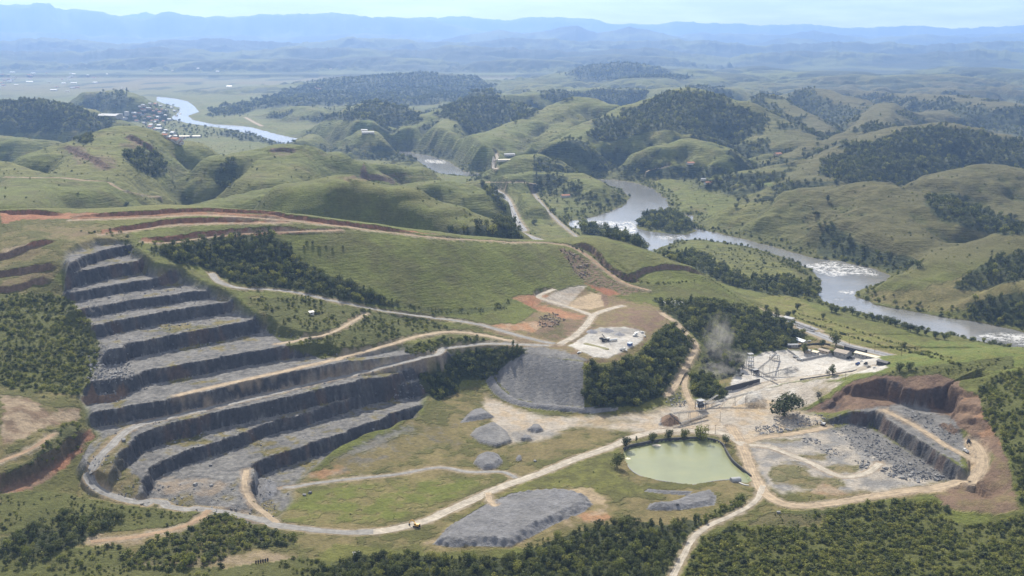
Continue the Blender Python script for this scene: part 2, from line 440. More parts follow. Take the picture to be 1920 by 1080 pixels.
big = fbm(GX / 420, GY / 420, 3, 40)
gul = fbm(GX / 130, GY / 130, 3, 43)
Z = -5.0 + 1.5 * big + 2.0 * sstep(6000, 9000, GY)
for P, R in HILLS:
    R *= 0.98
    pts = []
    near_k = 0.87 if 3900 < P[0][2] < 7600 and P[0][0] > 600 else 0.90 if (1950 < P[0][2] < 6600 and not (P[0][2] < 3100 and P[0][0] > 650)) else 1.0
    R *= near_k
    for u, v, y in P:
        y = y * near_k
        x, z = at_y(u, v, y); pts.append((float(x), float(y), float(z)))
    if 2150 < pts[0][1] < 7000: R = max(R * .78, 1.6 * max(p[2] for p in pts))
    ylo = min(p[1] for p in pts) - R * 1.25; yhi = max(p[1] for p in pts) + R * 1.25
    i0, i1 = np.searchsorted(yrow, [ylo, yhi])
    if i1 <= i0: continue
    slo = min((p[0] - R * 1.25) / max(yy, 500) for p in pts for yy in (ylo, yhi)); shi = max((p[0] + R * 1.25) / max(yy, 500) for p in pts for yy in (ylo, yhi))
    j0, j1 = np.searchsorted(scol, [slo, shi])
    if j1 <= j0: continue
    sl = (slice(i0, i1), slice(j0, j1))
    x, y = GX[sl], GY[sl]
    fold = np.where((y < 3100) & (x < 150), .55, 1.0)
    warp = 1.0 + (0.26 * big[sl] + 0.42 * gul[sl]) * fold
    h = np.full(x.shape, -1e3)
    for (ax, ay, az), (bx, by, bz) in zip(pts[:-1], pts[1:]):
        d, t = seg_dist(x, y, ax, ay, bx, by)
        q = np.clip(d / R * warp * (0.25 + 0.75 * sstep(0, 0.35, d / R)) / 1.0, 0, 1)
        prof = 0.5 + 0.5 * np.cos(math.pi * q ** 1.12)
        zr = az + (bz - az) * t
        h = np.maximum(h, -6 + (zr + 6) * prof)
    Z[sl] = smax(Z[sl], h, 9.0)
Z[near3] = smax(Z[near3], Znear, 2.0)

# a sea of smaller rounded hills between the named ones, kept off the river flats and the plain
RPX = np.array([at_z(u, v, -12.0) for u, v in [(294,185),(345,205),(340,225),(420,238),(500,255),(580,270),(700,288),(800,302),(868,325),(1000,336),(1150,340),(1215,365),(1190,400),(1150,420),(1260,440),(1400,455),(1530,500),(1640,530),(1600,570),(1750,605),(1920,640)]])
ih0, ih1 = np.searchsorted(yrow, [2700, 9500])
hx, hy = GX[ih0:ih1:3, ::3], GY[ih0:ih1:3, ::3]
dr = np.full(hx.shape, 1e9)
for a, b in zip(RPX[:-1], RPX[1:]):
    for back in (0, 350, 700): dr = np.minimum(dr, seg_dist(hx, hy, a[0] * (1 - back / a[1]), a[1] - back, b[0] * (1 - back / b[1]), b[1] - back)[0])
wx = hx + 150 * noise(hx / 500, hy / 500, 81); wy = hy + 150 * noise(hx / 500, hy / 500, 82)
hill = np.clip(1.15 - 1.9 * np.abs(noise(wx / 620, wy / 620, 83)), 0, 1) * 0 + sstep(-.45, .75, noise(wx / 330, wy / 330, 83) + .5 * noise(wx / 150, wy / 150, 84))
hu, hv2 = project(hx, hy, hx * 0)
keep = sstep(220, 650, dr) * (1 - (hu > 1050) * (1 - sstep(4300, 4900, hy))) * (1 - sstep(6300, 8000, hy) * (hu < 700)) * (1 - (hu < 330) * sstep(4300, 5000, hy))
hz = -6 + hill * keep * np.where(hu < 900, 48, np.where(hy < 6800, 12, 85))
ri = np.arange(ih0, ih1, 3); ci = np.arange(0, NC, 3)
t1 = np.array([np.interp(np.arange(NC), ci, r_) for r_ in hz]); t2 = np.array([np.interp(np.arange(ih0, ih1), ri, t1[:, j]) for j in range(NC)]).T
Z[ih0:ih1] = smax(Z[ih0:ih1], t2, 12.0)

# --------------------------------------------- mountains on the skyline
LAYERS = [
 (15500, 1900, [(-150,96),(0,92),(150,98),(300,88),(450,97),(600,87),(760,95),(900,86),(1050,97),(1200,92),(1350,104),(1500,96),(1650,103),(1800,93),(1920,100),(2080,95)]),
 (19000, 2400, [(-150,74),(0,80),(120,70),(260,82),(420,72),(560,80),(700,70),(860,80),(980,70),(1120,78),(1260,74),(1400,84),(1560,78),(1700,84),(1850,76),(2080,82)]),
 (23500, 2800, [(-150,112),(0,100),(100,104),(200,98),(350,103),(500,96),(600,92),(680,83),(760,72),(820,78),(880,66),(940,56),(980,63),(1040,51),(1075,47),(1110,61),(1170,50),(1230,62),(1290,80),(1350,90),(1450,70),(1520,76),(1600,92),(1750,86),(1850,84),(1920,90),(2080,85)]),
 (27000, 3000, [(-150,52),(0,58),(150,62),(300,72),(420,66),(560,70),(680,62),(760,66),(860,80),(1000,84),(1200,76),(1300,60),(1420,66),(1500,58),(1600,72),(1700,64),(1780,70),(1900,60),(2080,66)]),
 (31500, 3400, [(-150,14),(0,13),(25,5),(65,10),(100,9),(126,5),(142,4),(150,14),(190,17),(250,28),(310,33),(335,23),(355,20),(380,26),(420,31),(470,31),(520,28),(600,27),(640,25),(680,30),(740,32),(800,36),(850,44),(900,58),(1000,62),(1200,66),(1400,62),(1600,66),(2080,62)]),
 (36800, 3000, [(-150,40),(200,40),(280,28),(310,22),(330,28),(500,38),(700,40),(800,33),(840,31),(880,30),(930,38),(1000,33),(1100,34),(1150,46),(1200,44),(1250,42),(1300,43),(1345,44),(1380,47),(1450,45),(1550,51),(1650,48),(1750,53),(1860,48),(1920,53),(2080,50)]),
]
im = int(np.searchsorted(yrow, 11500))
mx, my = GX[im:], GY[im:]
sc1 = np.where(my < 21000, 1700.0, 3200.0)
rid = 1 - np.abs(fbm(mx / sc1, my / sc1, 4, 71)) * 1.7
rid2 = 1 - np.abs(fbm(mx / sc1 * 2.7, my / sc1 * 2.7, 3, 77)) * 1.7
sm = scol * FOC * CP + 960                 # approximate image column of each grid column at the horizon
for Y0, Wd, prof in LAYERS:
    pu = [p[0] for p in prof]; pv = [p[1] for p in prof]
    b = (540 - np.interp(sm, pu, pv) + np.where(Y0 > 22000, 5.0, 7.0) * fbm(sm / 46, sm * 0 + Y0 / 1000, 5, 91, .62)) / FOC
    zs_ = CAM_H + Y0 * np.tan(np.arctan(b) - PITCH)
    t = (my - Y0) / Wd
    env = np.where(t < 0, np.exp(-(t * 1.15) ** 2 * 1.4), np.exp(-(t * 1.6) ** 2))
    rough = 1 - sstep(-0.06, -0.45, t) * 0 - (1 - np.exp(-(t * 5) ** 2)) * (0.75 - 0.48 * rid - 0.27 * rid2)
    Z[im:] = smax(Z[im:], zs_[None, :] * env * np.clip(rough, 0.05, 1.15), 40.0)

# --------------------------------------------- river and pond
RIVER_Z = -12.0
RIVER_A = [(2060,690),(1960,668),(1920,658),(1880,646),(1820,637),(1740,621),(1680,606),(1630,591),(1590,580),(1555,571),(1538,556),(1540,535),(1528,512),(1490,491),(1440,473),(1400,462),(1340,453),(1300,449),(1270,453),(1238,466),(1222,475),(1190,452),(1150,441),(1110,431),(1066,425),(1068,415),(1110,408),(1140,398),(1170,386),(1181,371),(1166,356),(1128,343),(1060,339),(980,338),
           (980,333),(1060,334),(1150,337),(1192,343),(1225,354),(1250,374),(1255,388),(1246,399),(1270,402),(1298,404),(1300,412),(1292,420),(1308,430),(1350,438),(1400,450),(1450,463),(1490,475),(1530,485),(1580,491),(1640,505),(1668,515),(1662,530),(1612,544),(1606,555),(1640,572),(1700,583),(1760,593),(1830,604),(1890,616),(1960,632),(2060,650)]
RIVER_B = [(294,181),(330,185),(352,190),(366,200),(373,210),(352,217),(362,225),(400,233),(440,235),(470,238),(520,252),(570,262),(600,272),(640,281),(700,285),(760,284),(800,291),(840,303),(870,322),(940,330),(940,335),(870,332),(828,328),(800,315),(778,302),(740,292),(680,290),(600,279),(560,275),(520,270),(480,254),(430,242),(390,237),(350,231),(318,222),(334,212),(338,202),(310,195),(294,189)]
ISLAND = [(1194,428),(1196,412),(1215,401),(1250,396),(1285,404),(1296,418),(1306,433),(1290,440),(1240,436),(1212,432)]
POND_Z = -3.0
POND = [(1169,846),(1180,840),(1200,836),(1230,830),(1270,826),(1310,825),(1340,829),(1356,838),(1362,850),(1374,868),(1390,882),(1408,897),(1410,906),(1396,905),(1372,899),(1340,902),(1300,909),(1270,906),(1230,900),(1200,892),(1182,880),(1172,864)]
wobx = 6 * noise(GX / 40, GY / 40, 90) ; woby = 6 * noise(GX / 40, GY / 40, 91)
RIVM = np.zeros((NR, NC), bool); BANK = np.zeros((NR, NC))
RIVER_XY = []
for poly in (RIVER_A, RIVER_B):
    P = np.array([at_z(u, v, RIVER_Z) for u, v in poly])
    RIVER_XY.append(P)
    i0, i1 = np.searchsorted(yrow, [P[:, 1].min() - 120, P[:, 1].max() + 120])
    sl = slice(i0, i1)
    x = GX[sl] + wobx[sl]; y = GY[sl] + woby[sl]
    ins = in_poly(x, y, P); d = poly_edge_dist(x, y, P)
    RIVM[sl] |= ins
    lower = RIVER_Z + 1.2 + np.maximum(Z[sl] - RIVER_Z - 1.2, 0) * sstep(0, 70, d)
    Z[sl] = np.where(ins, np.minimum(Z[sl], RIVER_Z - 0.6 - np.minimum(d * 0.12, 4)), np.where(d < 70, lower, Z[sl]))
    BANK[sl] = np.where(ins, 0, np.maximum(BANK[sl], 1 - sstep(5, 45, d)))
P = np.array([at_z(u, v, RIVER_Z + 1) for u, v in ISLAND])
i0, i1 = np.searchsorted(yrow, [P[:, 1].min() - 20, P[:, 1].max() + 20]); sl = slice(i0, i1)
ins = in_poly(GX[sl] + wobx[sl], GY[sl] + woby[sl], P)
d = poly_edge_dist(GX[sl], GY[sl], P)
Z[sl] = np.where(ins, RIVER_Z + 0.4 + np.minimum(d * 0.1, 2), Z[sl]); RIVM[sl] &= ~ins
POND_XY = np.array([at_z(u, v, POND_Z) for u, v in POND])
i0, i1 = np.searchsorted(yrow, [POND_XY[:, 1].min() - 60, POND_XY[:, 1].max() + 60]); sl = slice(i0, i1)
ins = in_poly(GX[sl], GY[sl], POND_XY); d = poly_edge_dist(GX[sl], GY[sl], POND_XY)
far_side = sstep(-10, 25, GY[sl] - POND_XY[:, 1].mean())
rim = POND_Z + 0.5 + 2.6 * far_side
out_ = np.where(d < 26, rim + (Z[sl] - rim) * sstep(2, 26, d), Z[sl])
near_pond = (np.abs(GX[sl] - POND_XY[:, 0].mean()) < 160)
Z[sl] = np.where(ins, np.minimum(POND_Z - 0.3 - d * 0.2, -3.3), np.where(near_pond, out_, Z[sl]))
PONDM = np.zeros((NR, NC), bool); PONDM[sl] = ins

# --------------------------------------------- scarps and cut banks: crest lines on the ground, listed so that the high side lies behind
def first_hit(u, v):
    dx, dy, dz = ray(u, v); j = (dx / dy + S_MAX) / (2 * S_MAX) * (NC - 1); j = int(min(max(round(j), 0), NC - 1))
    k = int(np.argmax(Z[:, j] > CAM_H + dz / dy * yrow)); y = yrow[k]
    return dx / dy * y, y
SCARPM = np.zeros((NR, NC))
def scarp(px, h, fade, width=2.5, rough=2.0, seed=1):
    P = catmull(np.array([first_hit(u, v) for u, v in catmull(px, 12)]), 12)
    i0, i1 = np.searchsorted(yrow, [P[:, 1].min() - fade * 3 - 10, P[:, 1].max() + fade * 3 + 10])
    s_ = P[:, 0] / P[:, 1]; mg = (fade * 3) / P[:, 1].min(); j0, j1 = np.searchsorted(scol, [s_.min() - mg * .2 - .004, s_.max() + mg * .2 + .004])
    sl = (slice(i0, i1), slice(j0, j1)); x, y = GX[sl], GY[sl]
    sd, par = dist_signed(x, y, P)
    ends = np.clip(par / (len(P) * .12), 0, 1) * np.clip((len(P) - 1 - par) / (len(P) * .12), 0, 1)
    k = sd + rough * (noise(x / 9, y / 9, seed) + .6 * noise(x / 28, y / 28, seed + 1))
    add = h * ends * (np.clip((k + width) / width, 0, 1)) * np.exp(-np.maximum(k, 0) / fade) - h * .35 * ends * np.exp(-((k + width * 1.2) / (width * 1.5)) ** 2)
    Z[sl] += add
    SCARPM[sl] = np.maximum(SCARPM[sl], ends * ((k > -width * 1.3) & (k < 0.6)))
for px_, h_, fd_, w_ in [
  ([(-30,402),(60,400),(130,404)], 5, 40, 3), ([(130,407),(220,404),(300,401),(380,397),(450,401),(520,405),(620,417),(720,430),(800,440)], 4, 35, 2.5),
  ([(190,434),(267,425),(317,418),(433,414),(540,413)], 4, 30, 2.5), ([(265,447),(317,449),(383,440),(467,432),(560,429)], 3.5, 30, 2.5),
  ([(-30,492),(20,480),(60,464),(105,452)], 5, 30, 3), ([(-30,520),(40,512),(110,500)], 5, 30, 3), ([(-30,548),(40,540),(60,530),(100,525)], 4, 25, 3),
  ([(1072,458),(1110,468),(1135,495),(1165,518),(1200,527)], 7, 45, 4), ([(1175,522),(1210,508),(1250,502),(1290,506),(1320,516)], 5, 40, 3),
  ([(-30,915),(40,895),(85,868),(125,838),(165,805)], 8, 40, 4), ([(150,760),(168,745),(200,750),(245,735)], 5, 15, 4),
  ([(1770,742),(1800,738),(1832,748)], 5, 14, 3), ([(1785,765),(1815,766),(1845,778)], 5, 14, 3), ([(1800,790),(1830,792),(1855,805)], 4, 14, 3), ([(1765,795),(1785,805),(1800,812)], 3, 10, 3),
  ([(235,258),(258,266),(285,282),(300,290)], 9, 60, 8), ([(120,272),(150,285),(185,305),(215,322)], 8, 60, 8), ([(500,286),(530,280),(560,286)], 7, 60, 8), ([(620,335),(690,330),(760,338)], 5, 50, 7)]:
    scarp(px_, h_, fd_, w_, seed=int(px_[0][1]))

# --------------------------------------------- heaps of crushed stone on the floor
def heap(poly_px, z0, top, slope=0.7, rough=0.3, seed=3, dome=0.0):
    """flat-topped tipped heap with a toe outline given at ground height z0"""
    P = np.array([at_z(u, v, z0) for u, v in poly_px])
    i0, i1 = np.searchsorted(yrow, [P[:, 1].min() - 15, P[:, 1].max() + 15]); sl = slice(i0, i1)
    x, y = GX[sl], GY[sl]
    lob = 1.6 * np.abs(noise(x / 7, y / 7, seed)) * (1 if rough > .25 else .4)
    ins = in_poly(x + lob, y, P); d = poly_edge_dist(x, y, P)
    tp = top * (0.82 + 0.25 * fbm(x / 28, y / 28, 2, seed + 1) + dome * np.minimum(d / 25, 1))
    h = np.minimum((d + lob) * slope, tp) + rough * noise(x / 3.4, y / 3.4, seed + 2)
    rilles = -0.35 * np.abs(noise(x / 16 + y / 9, y / 30, seed + 4))
    Z[sl] = np.where(ins, np.maximum(Z[sl], z0 + np.maximum(h + rilles, 0)), Z[sl])
    HEAPM[sl] = np.where(ins, 1.0, HEAPM[sl])
HEAPM = np.zeros((NR, NC))
HEAPS = [
 ([(812,1022),(840,990),(900,955),(960,928),(1010,921),(1060,920),(1100,932),(1112,948),(1095,962),(1040,985),(1000,1005),(960,1024),(900,1024),(850,1026)], -2, 6.2, .6, .14, 3),
 ([(862,795),(885,770),(905,766),(928,782),(900,788)], 1.5, 5, .7, .25, 13),
 ([(882,815),(893,803),(925,790),(950,808),(960,826),(930,836),(900,828)], 1, 2.2, .5, .2, 23),
 ([(888,868),(896,853),(915,849),(935,852),(944,865),(930,878),(905,880)], 0, 5.5, .7, .2, 33),
 ([(967,860),(972,852),(978,855),(978,863),(970,864)], 0, 2.5, .8, .1, 43),
 ([(988,806),(1000,795),(1012,797),(1020,806),(1005,809)], 1, 3, .7, .1, 53),
 ([(974,823),(984,814),(996,818),(997,824)], 1, 2, .7, .1, 63),
 ([(1212,955),(1220,945),(1260,942),(1290,930),(1330,920),(1345,935),(1340,950),(1290,955),(1240,958)], -2, 5, .65, .35, 73),
 ([(1208,922),(1215,917),(1240,920),(1300,922),(1290,930),(1240,926)], -1.5, 2.6, .6, .2, 83),
 ([(478,925),(484,895),(505,900),(520,905),(518,925),(505,938),(490,942)], 0.5, 9, .62, .15, 93),
 ([(1235,797),(1240,783),(1258,777),(1272,783),(1275,795),(1255,801)], 1, 9, .72, .12, 103),
 ([(1383,752),(1392,740),(1420,735),(1437,750),(1435,764),(1400,762)], 2, 9, .7, .15, 113),
 ([(1448,705),(1462,692),(1488,690),(1512,701),(1500,712),(1465,713)], 2, 13, .75, .12, 123),
 ([(1330,727),(1345,716),(1380,705),(1420,708),(1425,717),(1380,728),(1355,735)], 4, 4, .9, .12, 133),
]
for P, z0, tp, slp, rg, sd_ in HEAPS:
    heap(P, z0, tp, slp, rg, sd_)
# tipped loads standing along the rim of the big heap
hp = catmull(np.array([at_z(u, v, -2.0) for u, v in HEAPS[0][0] + HEAPS[0][0][:1]]), 6.5)
hc = hp.mean(0); rs_ = np.random.default_rng(77)
for q in hp:
    d_ = hc - q; d_ /= np.hypot(*d_); q = q + d_ * rs_.uniform(3.0, 9.0)
    i0, i1 = np.searchsorted(yrow, [q[1] - 6, q[1] + 6]); j0, j1 = np.searchsorted(scol, [(q[0] - 6) / q[1], (q[0] + 6) / q[1]])
    if i1 <= i0 or j1 <= j0: continue
    sl = (slice(i0, i1), slice(j0, j1)); rr = np.hypot(GX[sl] - q[0], GY[sl] - q[1])
    Z[sl] += np.maximum(rs_.uniform(1.4, 2.4) - .55 * rr, 0)
# berm at the foot of the dump face
def berm(pts, width, h, seed=0):
    P = np.array([at_z(u, v, z) for u, v, z in pts]); P = catmull(P, 6)
    i0, i1 = np.searchsorted(yrow, [P[:, 1].min() - 20, P[:, 1].max() + 20]); sl = slice(i0, i1)
    j0, j1 = np.searchsorted(scol, [(P[:, 0] / P[:, 1]).min() - .03, (P[:, 0] / P[:, 1]).max() + .03]); sl = (sl, slice(j0, j1))
    d = np.full(GX[sl].shape, 1e9)
    for a, b in zip(P[:-1], P[1:]):
        d = np.minimum(d, seg_dist(GX[sl], GY[sl], a[0], a[1], b[0], b[1])[0])
    Z[sl] += h * np.clip(1 - (d / width) ** 2, 0, 1) * (0.8 + 0.3 * noise(GX[sl] / 9, GY[sl] / 9, seed))
    return sl, d
sl_, d_ = berm([(915,718,6),(935,738,4),(975,756,3),(1030,766,2),(1090,771,2),(1150,770,3)], 5, 3.2, 4)
HEAPM[sl_] = np.maximum(HEAPM[sl_], (d_ < 5) * 1.0)
# dump rills
DUMP = [(918,712,7),(960,655,43),(1000,662,43),(1092,674,43),(1096,768,2),(1020,764,2),(960,748,3)]
P = np.array([at_z(u, v, z) for u, v, z in DUMP])
i0, i1 = np.searchsorted(yrow, [P[:, 1].min() - 10, P[:, 1].max() + 10]); sl = slice(i0, i1)
DUMPM = np.zeros((NR, NC)); DUMPM[sl] = in_poly(GX[sl] + 2 * noise(GX[sl] / 8, GY[sl] / 8, 3), GY[sl], P)
Z[sl] += DUMPM[sl] * (0.7 * noise(GX[sl] / 11 + .3 * noise(GX[sl] / 20, GY[sl] / 20, 205), GY[sl] / 50, 201) + 0.35 * noise(GX[sl] / 4.3, GY[sl] / 26, 202) + .3 * noise(GX[sl] / 3, GY[sl] / 3, 203))

# --------------------------------------------- natural roughness
flatm = np.clip(QM * 0.6 + HEAPM + RIVM + PONDM + DUMPM, 0, 1)
gy_ = np.gradient(Z, axis=0) / np.gradient(GY, axis=0)
gx_ = np.gradient(Z, axis=1) / np.gradient(GX, axis=1)
SLOPE = np.hypot(gx_, gy_)
amp = (1 - flatm) * (0.12 + 0.88 * sstep(0.05, 0.3, SLOPE)) * (GY < 6000)
Z += amp * (0.55 * fbm(GX / 9, GY / 9, 3, 60) + 1.1 * fbm(GX / 34, GY / 34, 2, 61))
hillm = sstep(1750, 2200, GY) * (1 - sstep(9000, 11000, GY)) * sstep(6, 40, Z) * (~RIVM)
Z += hillm * (5.0 * fbm(GX / 110, GY / 110, 3, 66) - 4.0 * np.abs(fbm(GX / 170, GY / 170, 2, 67)))
# ------------------------------------------------------------------ looking up the ground
def zat(x, y):
    x = np.asarray(x, float); y = np.asarray(y, float)
    fi = np.interp(y, yrow, np.arange(NR)); fj = (x / y + S_MAX) / (2 * S_MAX) * (NC - 1)
    i = np.clip(fi.astype(int), 0, NR - 2); j = np.clip(fj.astype(int), 0, NC - 2)
    a = np.clip(fi - i, 0, 1); b = np.clip(fj - j, 0, 1)
    return (Z[i, j] * (1 - a) * (1 - b) + Z[i + 1, j] * a * (1 - b) + Z[i, j + 1] * (1 - a) * b + Z[i + 1, j + 1] * a * b)
def field_at(F, x, y):
    i = np.clip(np.round(np.interp(y, yrow, np.arange(NR))).astype(int), 0, NR - 1)
    j = np.clip(np.round((x / y + S_MAX) / (2 * S_MAX) * (NC - 1)).astype(int), 0, NC - 1)
    return F[i, j]
def hit(u, v):
    """first ground point on the sight line through a photograph pixel"""
    dx, dy, dz = ray(u, v)
    j = (dx / dy + S_MAX) / (2 * S_MAX) * (NC - 1)
    j0 = int(min(max(j, 0), NC - 2)); b = min(max(j - j0, 0), 1)
    prof = Z[:, j0] * (1 - b) + Z[:, j0 + 1] * b
    diff = prof - (CAM_H + dz / dy * yrow)
    k = np.argmax(diff > 0)
    if diff[k] <= 0: k = NR - 1
    if k == 0: y = yrow[0]
    else:
        f = diff[k - 1] / (diff[k - 1] - diff[k]); y = yrow[k - 1] + f * (yrow[k] - yrow[k - 1])
    x = dx / dy * y
    return float(x), float(y), float(zat(x, y))

# ------------------------------------------------------------------ roads: levelled into the ground, then laid as ribbons
ROADS = [
 # name, label, width m, material, pixel polyline, mode
 ('haul_road', 'grey gravel haul road curving past the pit and up onto the benches', 8.5, 'gravel_road',
  [(700,997),(640,998),(560,990),(480,975),(415,958),(360,955),(300,945),(240,938),(190,922),(166,896),(178,866),(204,838),(232,812),(262,797),(300,787),(400,764),(500,741),(600,716),(700,694),(780,674),(830,657),(880,647),(950,645),(1030,648)]),
 ('quarry_road', 'pale dusty road running straight across the grassy quarry floor', 10, 'pale_road',
  [(690,998),(750,990),(807,973),(873,943),(940,913),(1007,890),(1073,863),(1140,840),(1187,820),(1240,808),(1300,808),(1360,815),(1395,835)]),
 ('pit_road', 'pale tan road bending round the small rocky pit beside the pond', 10, 'tan_road',
  [(1370,800),(1388,828),(1402,865),(1418,902),(1440,928),(1470,944),(1505,949),(1560,944),(1640,930),(1720,918),(1785,910),(1828,893),(1842,868),(1838,845),(1822,826)]),
 ('footpath', 'narrow white gravel lane winding down through green scrub', 5.5, 'pale_road',
  [(1430,912),(1422,930),(1405,948),(1370,967),(1330,985),(1300,1010),(1280,1045),(1262,1080),(1250,1110)]),
 ('upper_quarry_road', 'grey road descending along the foot of the wooded grass slope', 8, 'gravel_road',
  [(396,512),(412,528),(450,541),(510,543),(560,550),(640,567),(720,583),(800,595),(880,605),(940,620),(1000,637),(1040,645)]),
 ('bench_road', 'beige track along the top of the longest dark quarry face', 7, 'tan_road',
  [(330,742),(420,721),(520,699),(640,671),(707,653),(773,633),(847,622),(905,629),(960,640)]),
 ('curving_track', 'tan track curving up from a bench towards the small white hut', 5, 'tan_road',
  [(520,645),(567,637),(633,620),(660,602),(687,588)]),
 ('ridge_track', 'reddish dirt track following the crest of the grassy ridge', 6, 'red_track',
  [(135,413),(220,410),(300,407),(380,403),(450,407),(510,411),(600,420),(700,432),(790,443),(870,449),(960,454),(1040,456),(1075,463),(1105,481),(1130,505),(1170,531),(1215,546)]),
 ('terrace_track', 'dirt track on the terrace just below the ridge track', 5, 'red_track',
  [(190,440),(267,431),(317,423),(433,419),(540,418)]),
 ('lower_terrace_track', 'dirt track on the lowest terrace above the dark wood', 5, 'red_track',
  [(267,453),(317,456),(383,446),(467,437),(560,434),(640,432)]),
 ('pad_road', 'pale road climbing from the crusher pad to the sandy yard', 9, 'pale_road',
  [(1050,646),(1075,632),(1098,610),(1115,590),(1150,578),(1170,573)]),
 ('sand_road', 'pale road skirting the orange earth bank beside the sandy yard', 8, 'pale_road',
  [(1112,592),(1085,583),(1050,572),(1020,562),(1010,550),(1040,543)]),
 ('descending_road', 'beige road dropping along the edge of the wooded slope to the crusher', 7, 'tan_road',
  [(1240,585),(1262,600),(1285,622),(1303,645),(1303,660),(1285,690),(1268,720),(1250,745)]),
 ('crusher_ramp', 'dusty ramp climbing between the trees above the crusher', 6, 'tan_road',
  [(1300,790),(1300,765),(1290,745),(1283,722),(1288,700)]),
 ('floor_track', 'thin grey track wandering across the grassy quarry floor', 5, 'gravel_road',
  [(530,915),(560,911),(640,900),(740,890),(807,878),(840,878),(880,885),(940,885),(968,896)]),
 ('access_track', 'short light track from the pit floor down past the grey gravel cone', 5, 'tan_road',
  [(462,880),(458,905),(465,930),(490,962),(520,980)]),
 ('junction_track', 'short curved track from the main road to the big grey heap', 5, 'tan_road',
  [(915,925),(918,940),(930,948)]),
 ('lower_dirt_track', 'ochre dirt track through scrub at the foot of the brown bank', 6, 'red_track',
  [(392,958),(350,985),(290,1000),(230,1010),(170,1015)]),
 ('left_bank_track', 'tan dirt track running along the top of the overgrown bank', 5, 'red_track',
  [(-20,872),(0,866),(40,850),(75,832),(100,812)]),
 ('yard_road', 'white concrete road passing the stockyard towards the highway', 9, 'pale_road',
  [(1360,765),(1372,752),(1400,735),(1430,722),(1480,712),(1540,705),(1600,697),(1620,690),(1640,684)]),
 ('far_lane', 'pale farm lane among pastures beyond the river', 9, 'pale_road',
  [(930,281),(932,293),(925,307),(933,316)]),
 ('far_bank_lane', 'pale curved lane on the far bank beside the wooded hill', 14, 'tan_road',
  [(460,220),(478,230),(492,237)]),
 ('hill_track', 'dirt track traversing the green hillside below the erosion scars', 5, 'red_track',
  [(10,332),(60,333),(110,333),(160,338),(200,340),(218,350),(240,360),(300,372)]),
 ('pasture_lane', 'tan lane crossing pasture below the small round hill', 7, 'tan_road',
  [(1212,330),(1218,320),(1240,312),(1255,306)]),
 ('ridge_lane', 'light farm track crossing behind the green knolls near the river', 6, 'tan_road',
  [(905,341),(940,341),(975,340),(990,344),(1005,349)]),
 ('pit_branch_track', 'white rutted track looping over the rubble-strewn pit floor', 7, 'pale_road',
  [(1405,835),(1440,838),(1480,852),(1520,868),(1560,888),(1590,894),(1630,885),(1650,868)]),
 ('pit_upper_track', 'dusty track leading past the loading machine in the small pit', 8, 'tan_road',
  [(1395,830),(1430,820),(1480,814),(1530,806),(1550,800)]),
 ('pit_bench_track', 'ochre track along the top of the small pit bench', 6, 'tan_road',
  [(1655,768),(1700,790),(1750,820),(1790,845),(1828,865)]),
]
ROAD_XY = []
ROADM = np.zeros((NR, NC))
Zroad_src = Z.copy()
def road_path(px, smooth=9):
    # follow the visible ground through every pixel of the polyline
    pp = catmull(px, 6)
    P = np.array([hit(u, v) for u, v in pp])
    P = catmull(P, 3.0 if P[:, 1].max() < 2500 else 8.0)
    z = zat(P[:, 0], P[:, 1])
    for _ in range(2):
        zp = np.concatenate([np.full(smooth, z[0]), z, np.full(smooth, z[-1])])
        z = np.convolve(zp, np.ones(2 * smooth + 1) / (2 * smooth + 1), 'valid')
    P[:, 2] = z
    return P
def carve(P, width, fade=3.0):
    i0, i1 = np.searchsorted(yrow, [P[:, 1].min() - width * 2, P[:, 1].max() + width * 2])
    s_ = P[:, 0] / P[:, 1]
    j0, j1 = np.searchsorted(scol, [s_.min() - .02, s_.max() + .02])
    sl = (slice(i0, i1), slice(j0, j1))
    x, y = GX[sl], GY[sl]
    best = np.full(x.shape, 1e9); zr = np.zeros(x.shape)
    step = 2
    Q = P[::step] if len(P) > 6 else P
    for a, b in zip(Q[:-1], Q[1:]):
        ii = np.searchsorted(yrow[i0:i1], [min(a[1], b[1]) - width * 1.6 - 4, max(a[1], b[1]) + width * 1.6 + 4])
        jj = np.searchsorted(scol[j0:j1], [min(a[0] / a[1], b[0] / b[1]) - (width * 1.6 + 4) / a[1], max(a[0] / a[1], b[0] / b[1]) + (width * 1.6 + 4) / a[1]])
        q = (slice(*ii), slice(*jj))
        d, t = seg_dist(x[q], y[q], a[0], a[1], b[0], b[1])
        m = d < best[q]
        best[q] = np.where(m, d, best[q]); zr[q] = np.where(m, a[2] + (b[2] - a[2]) * t, zr[q])
    w = 1 - sstep(width * 0.5 + 0.6, width * 0.5 + fade + 0.6, best)
    Z[sl] = Z[sl] * (1 - w) + zr * w
    if 8 <= width <= 12 and P[:, 1].max() < 1700:
        Z[sl] += .85 * np.exp(-((best - width * .5 - 1.9) / .95) ** 2) * np.clip(.45 + 1.1 * noise(x / 17, y / 17, 58), 0, 1)
    ROADM[sl] = np.maximum(ROADM[sl], 1 - sstep(width * .5, width * .5 + 4.5, best + 2.2 * noise(x / 7, y / 7, 55)))
for name, label, width, mat, px in ROADS:
    P = road_path(px)
    ROAD_XY.append(P)
    carve(P, width)
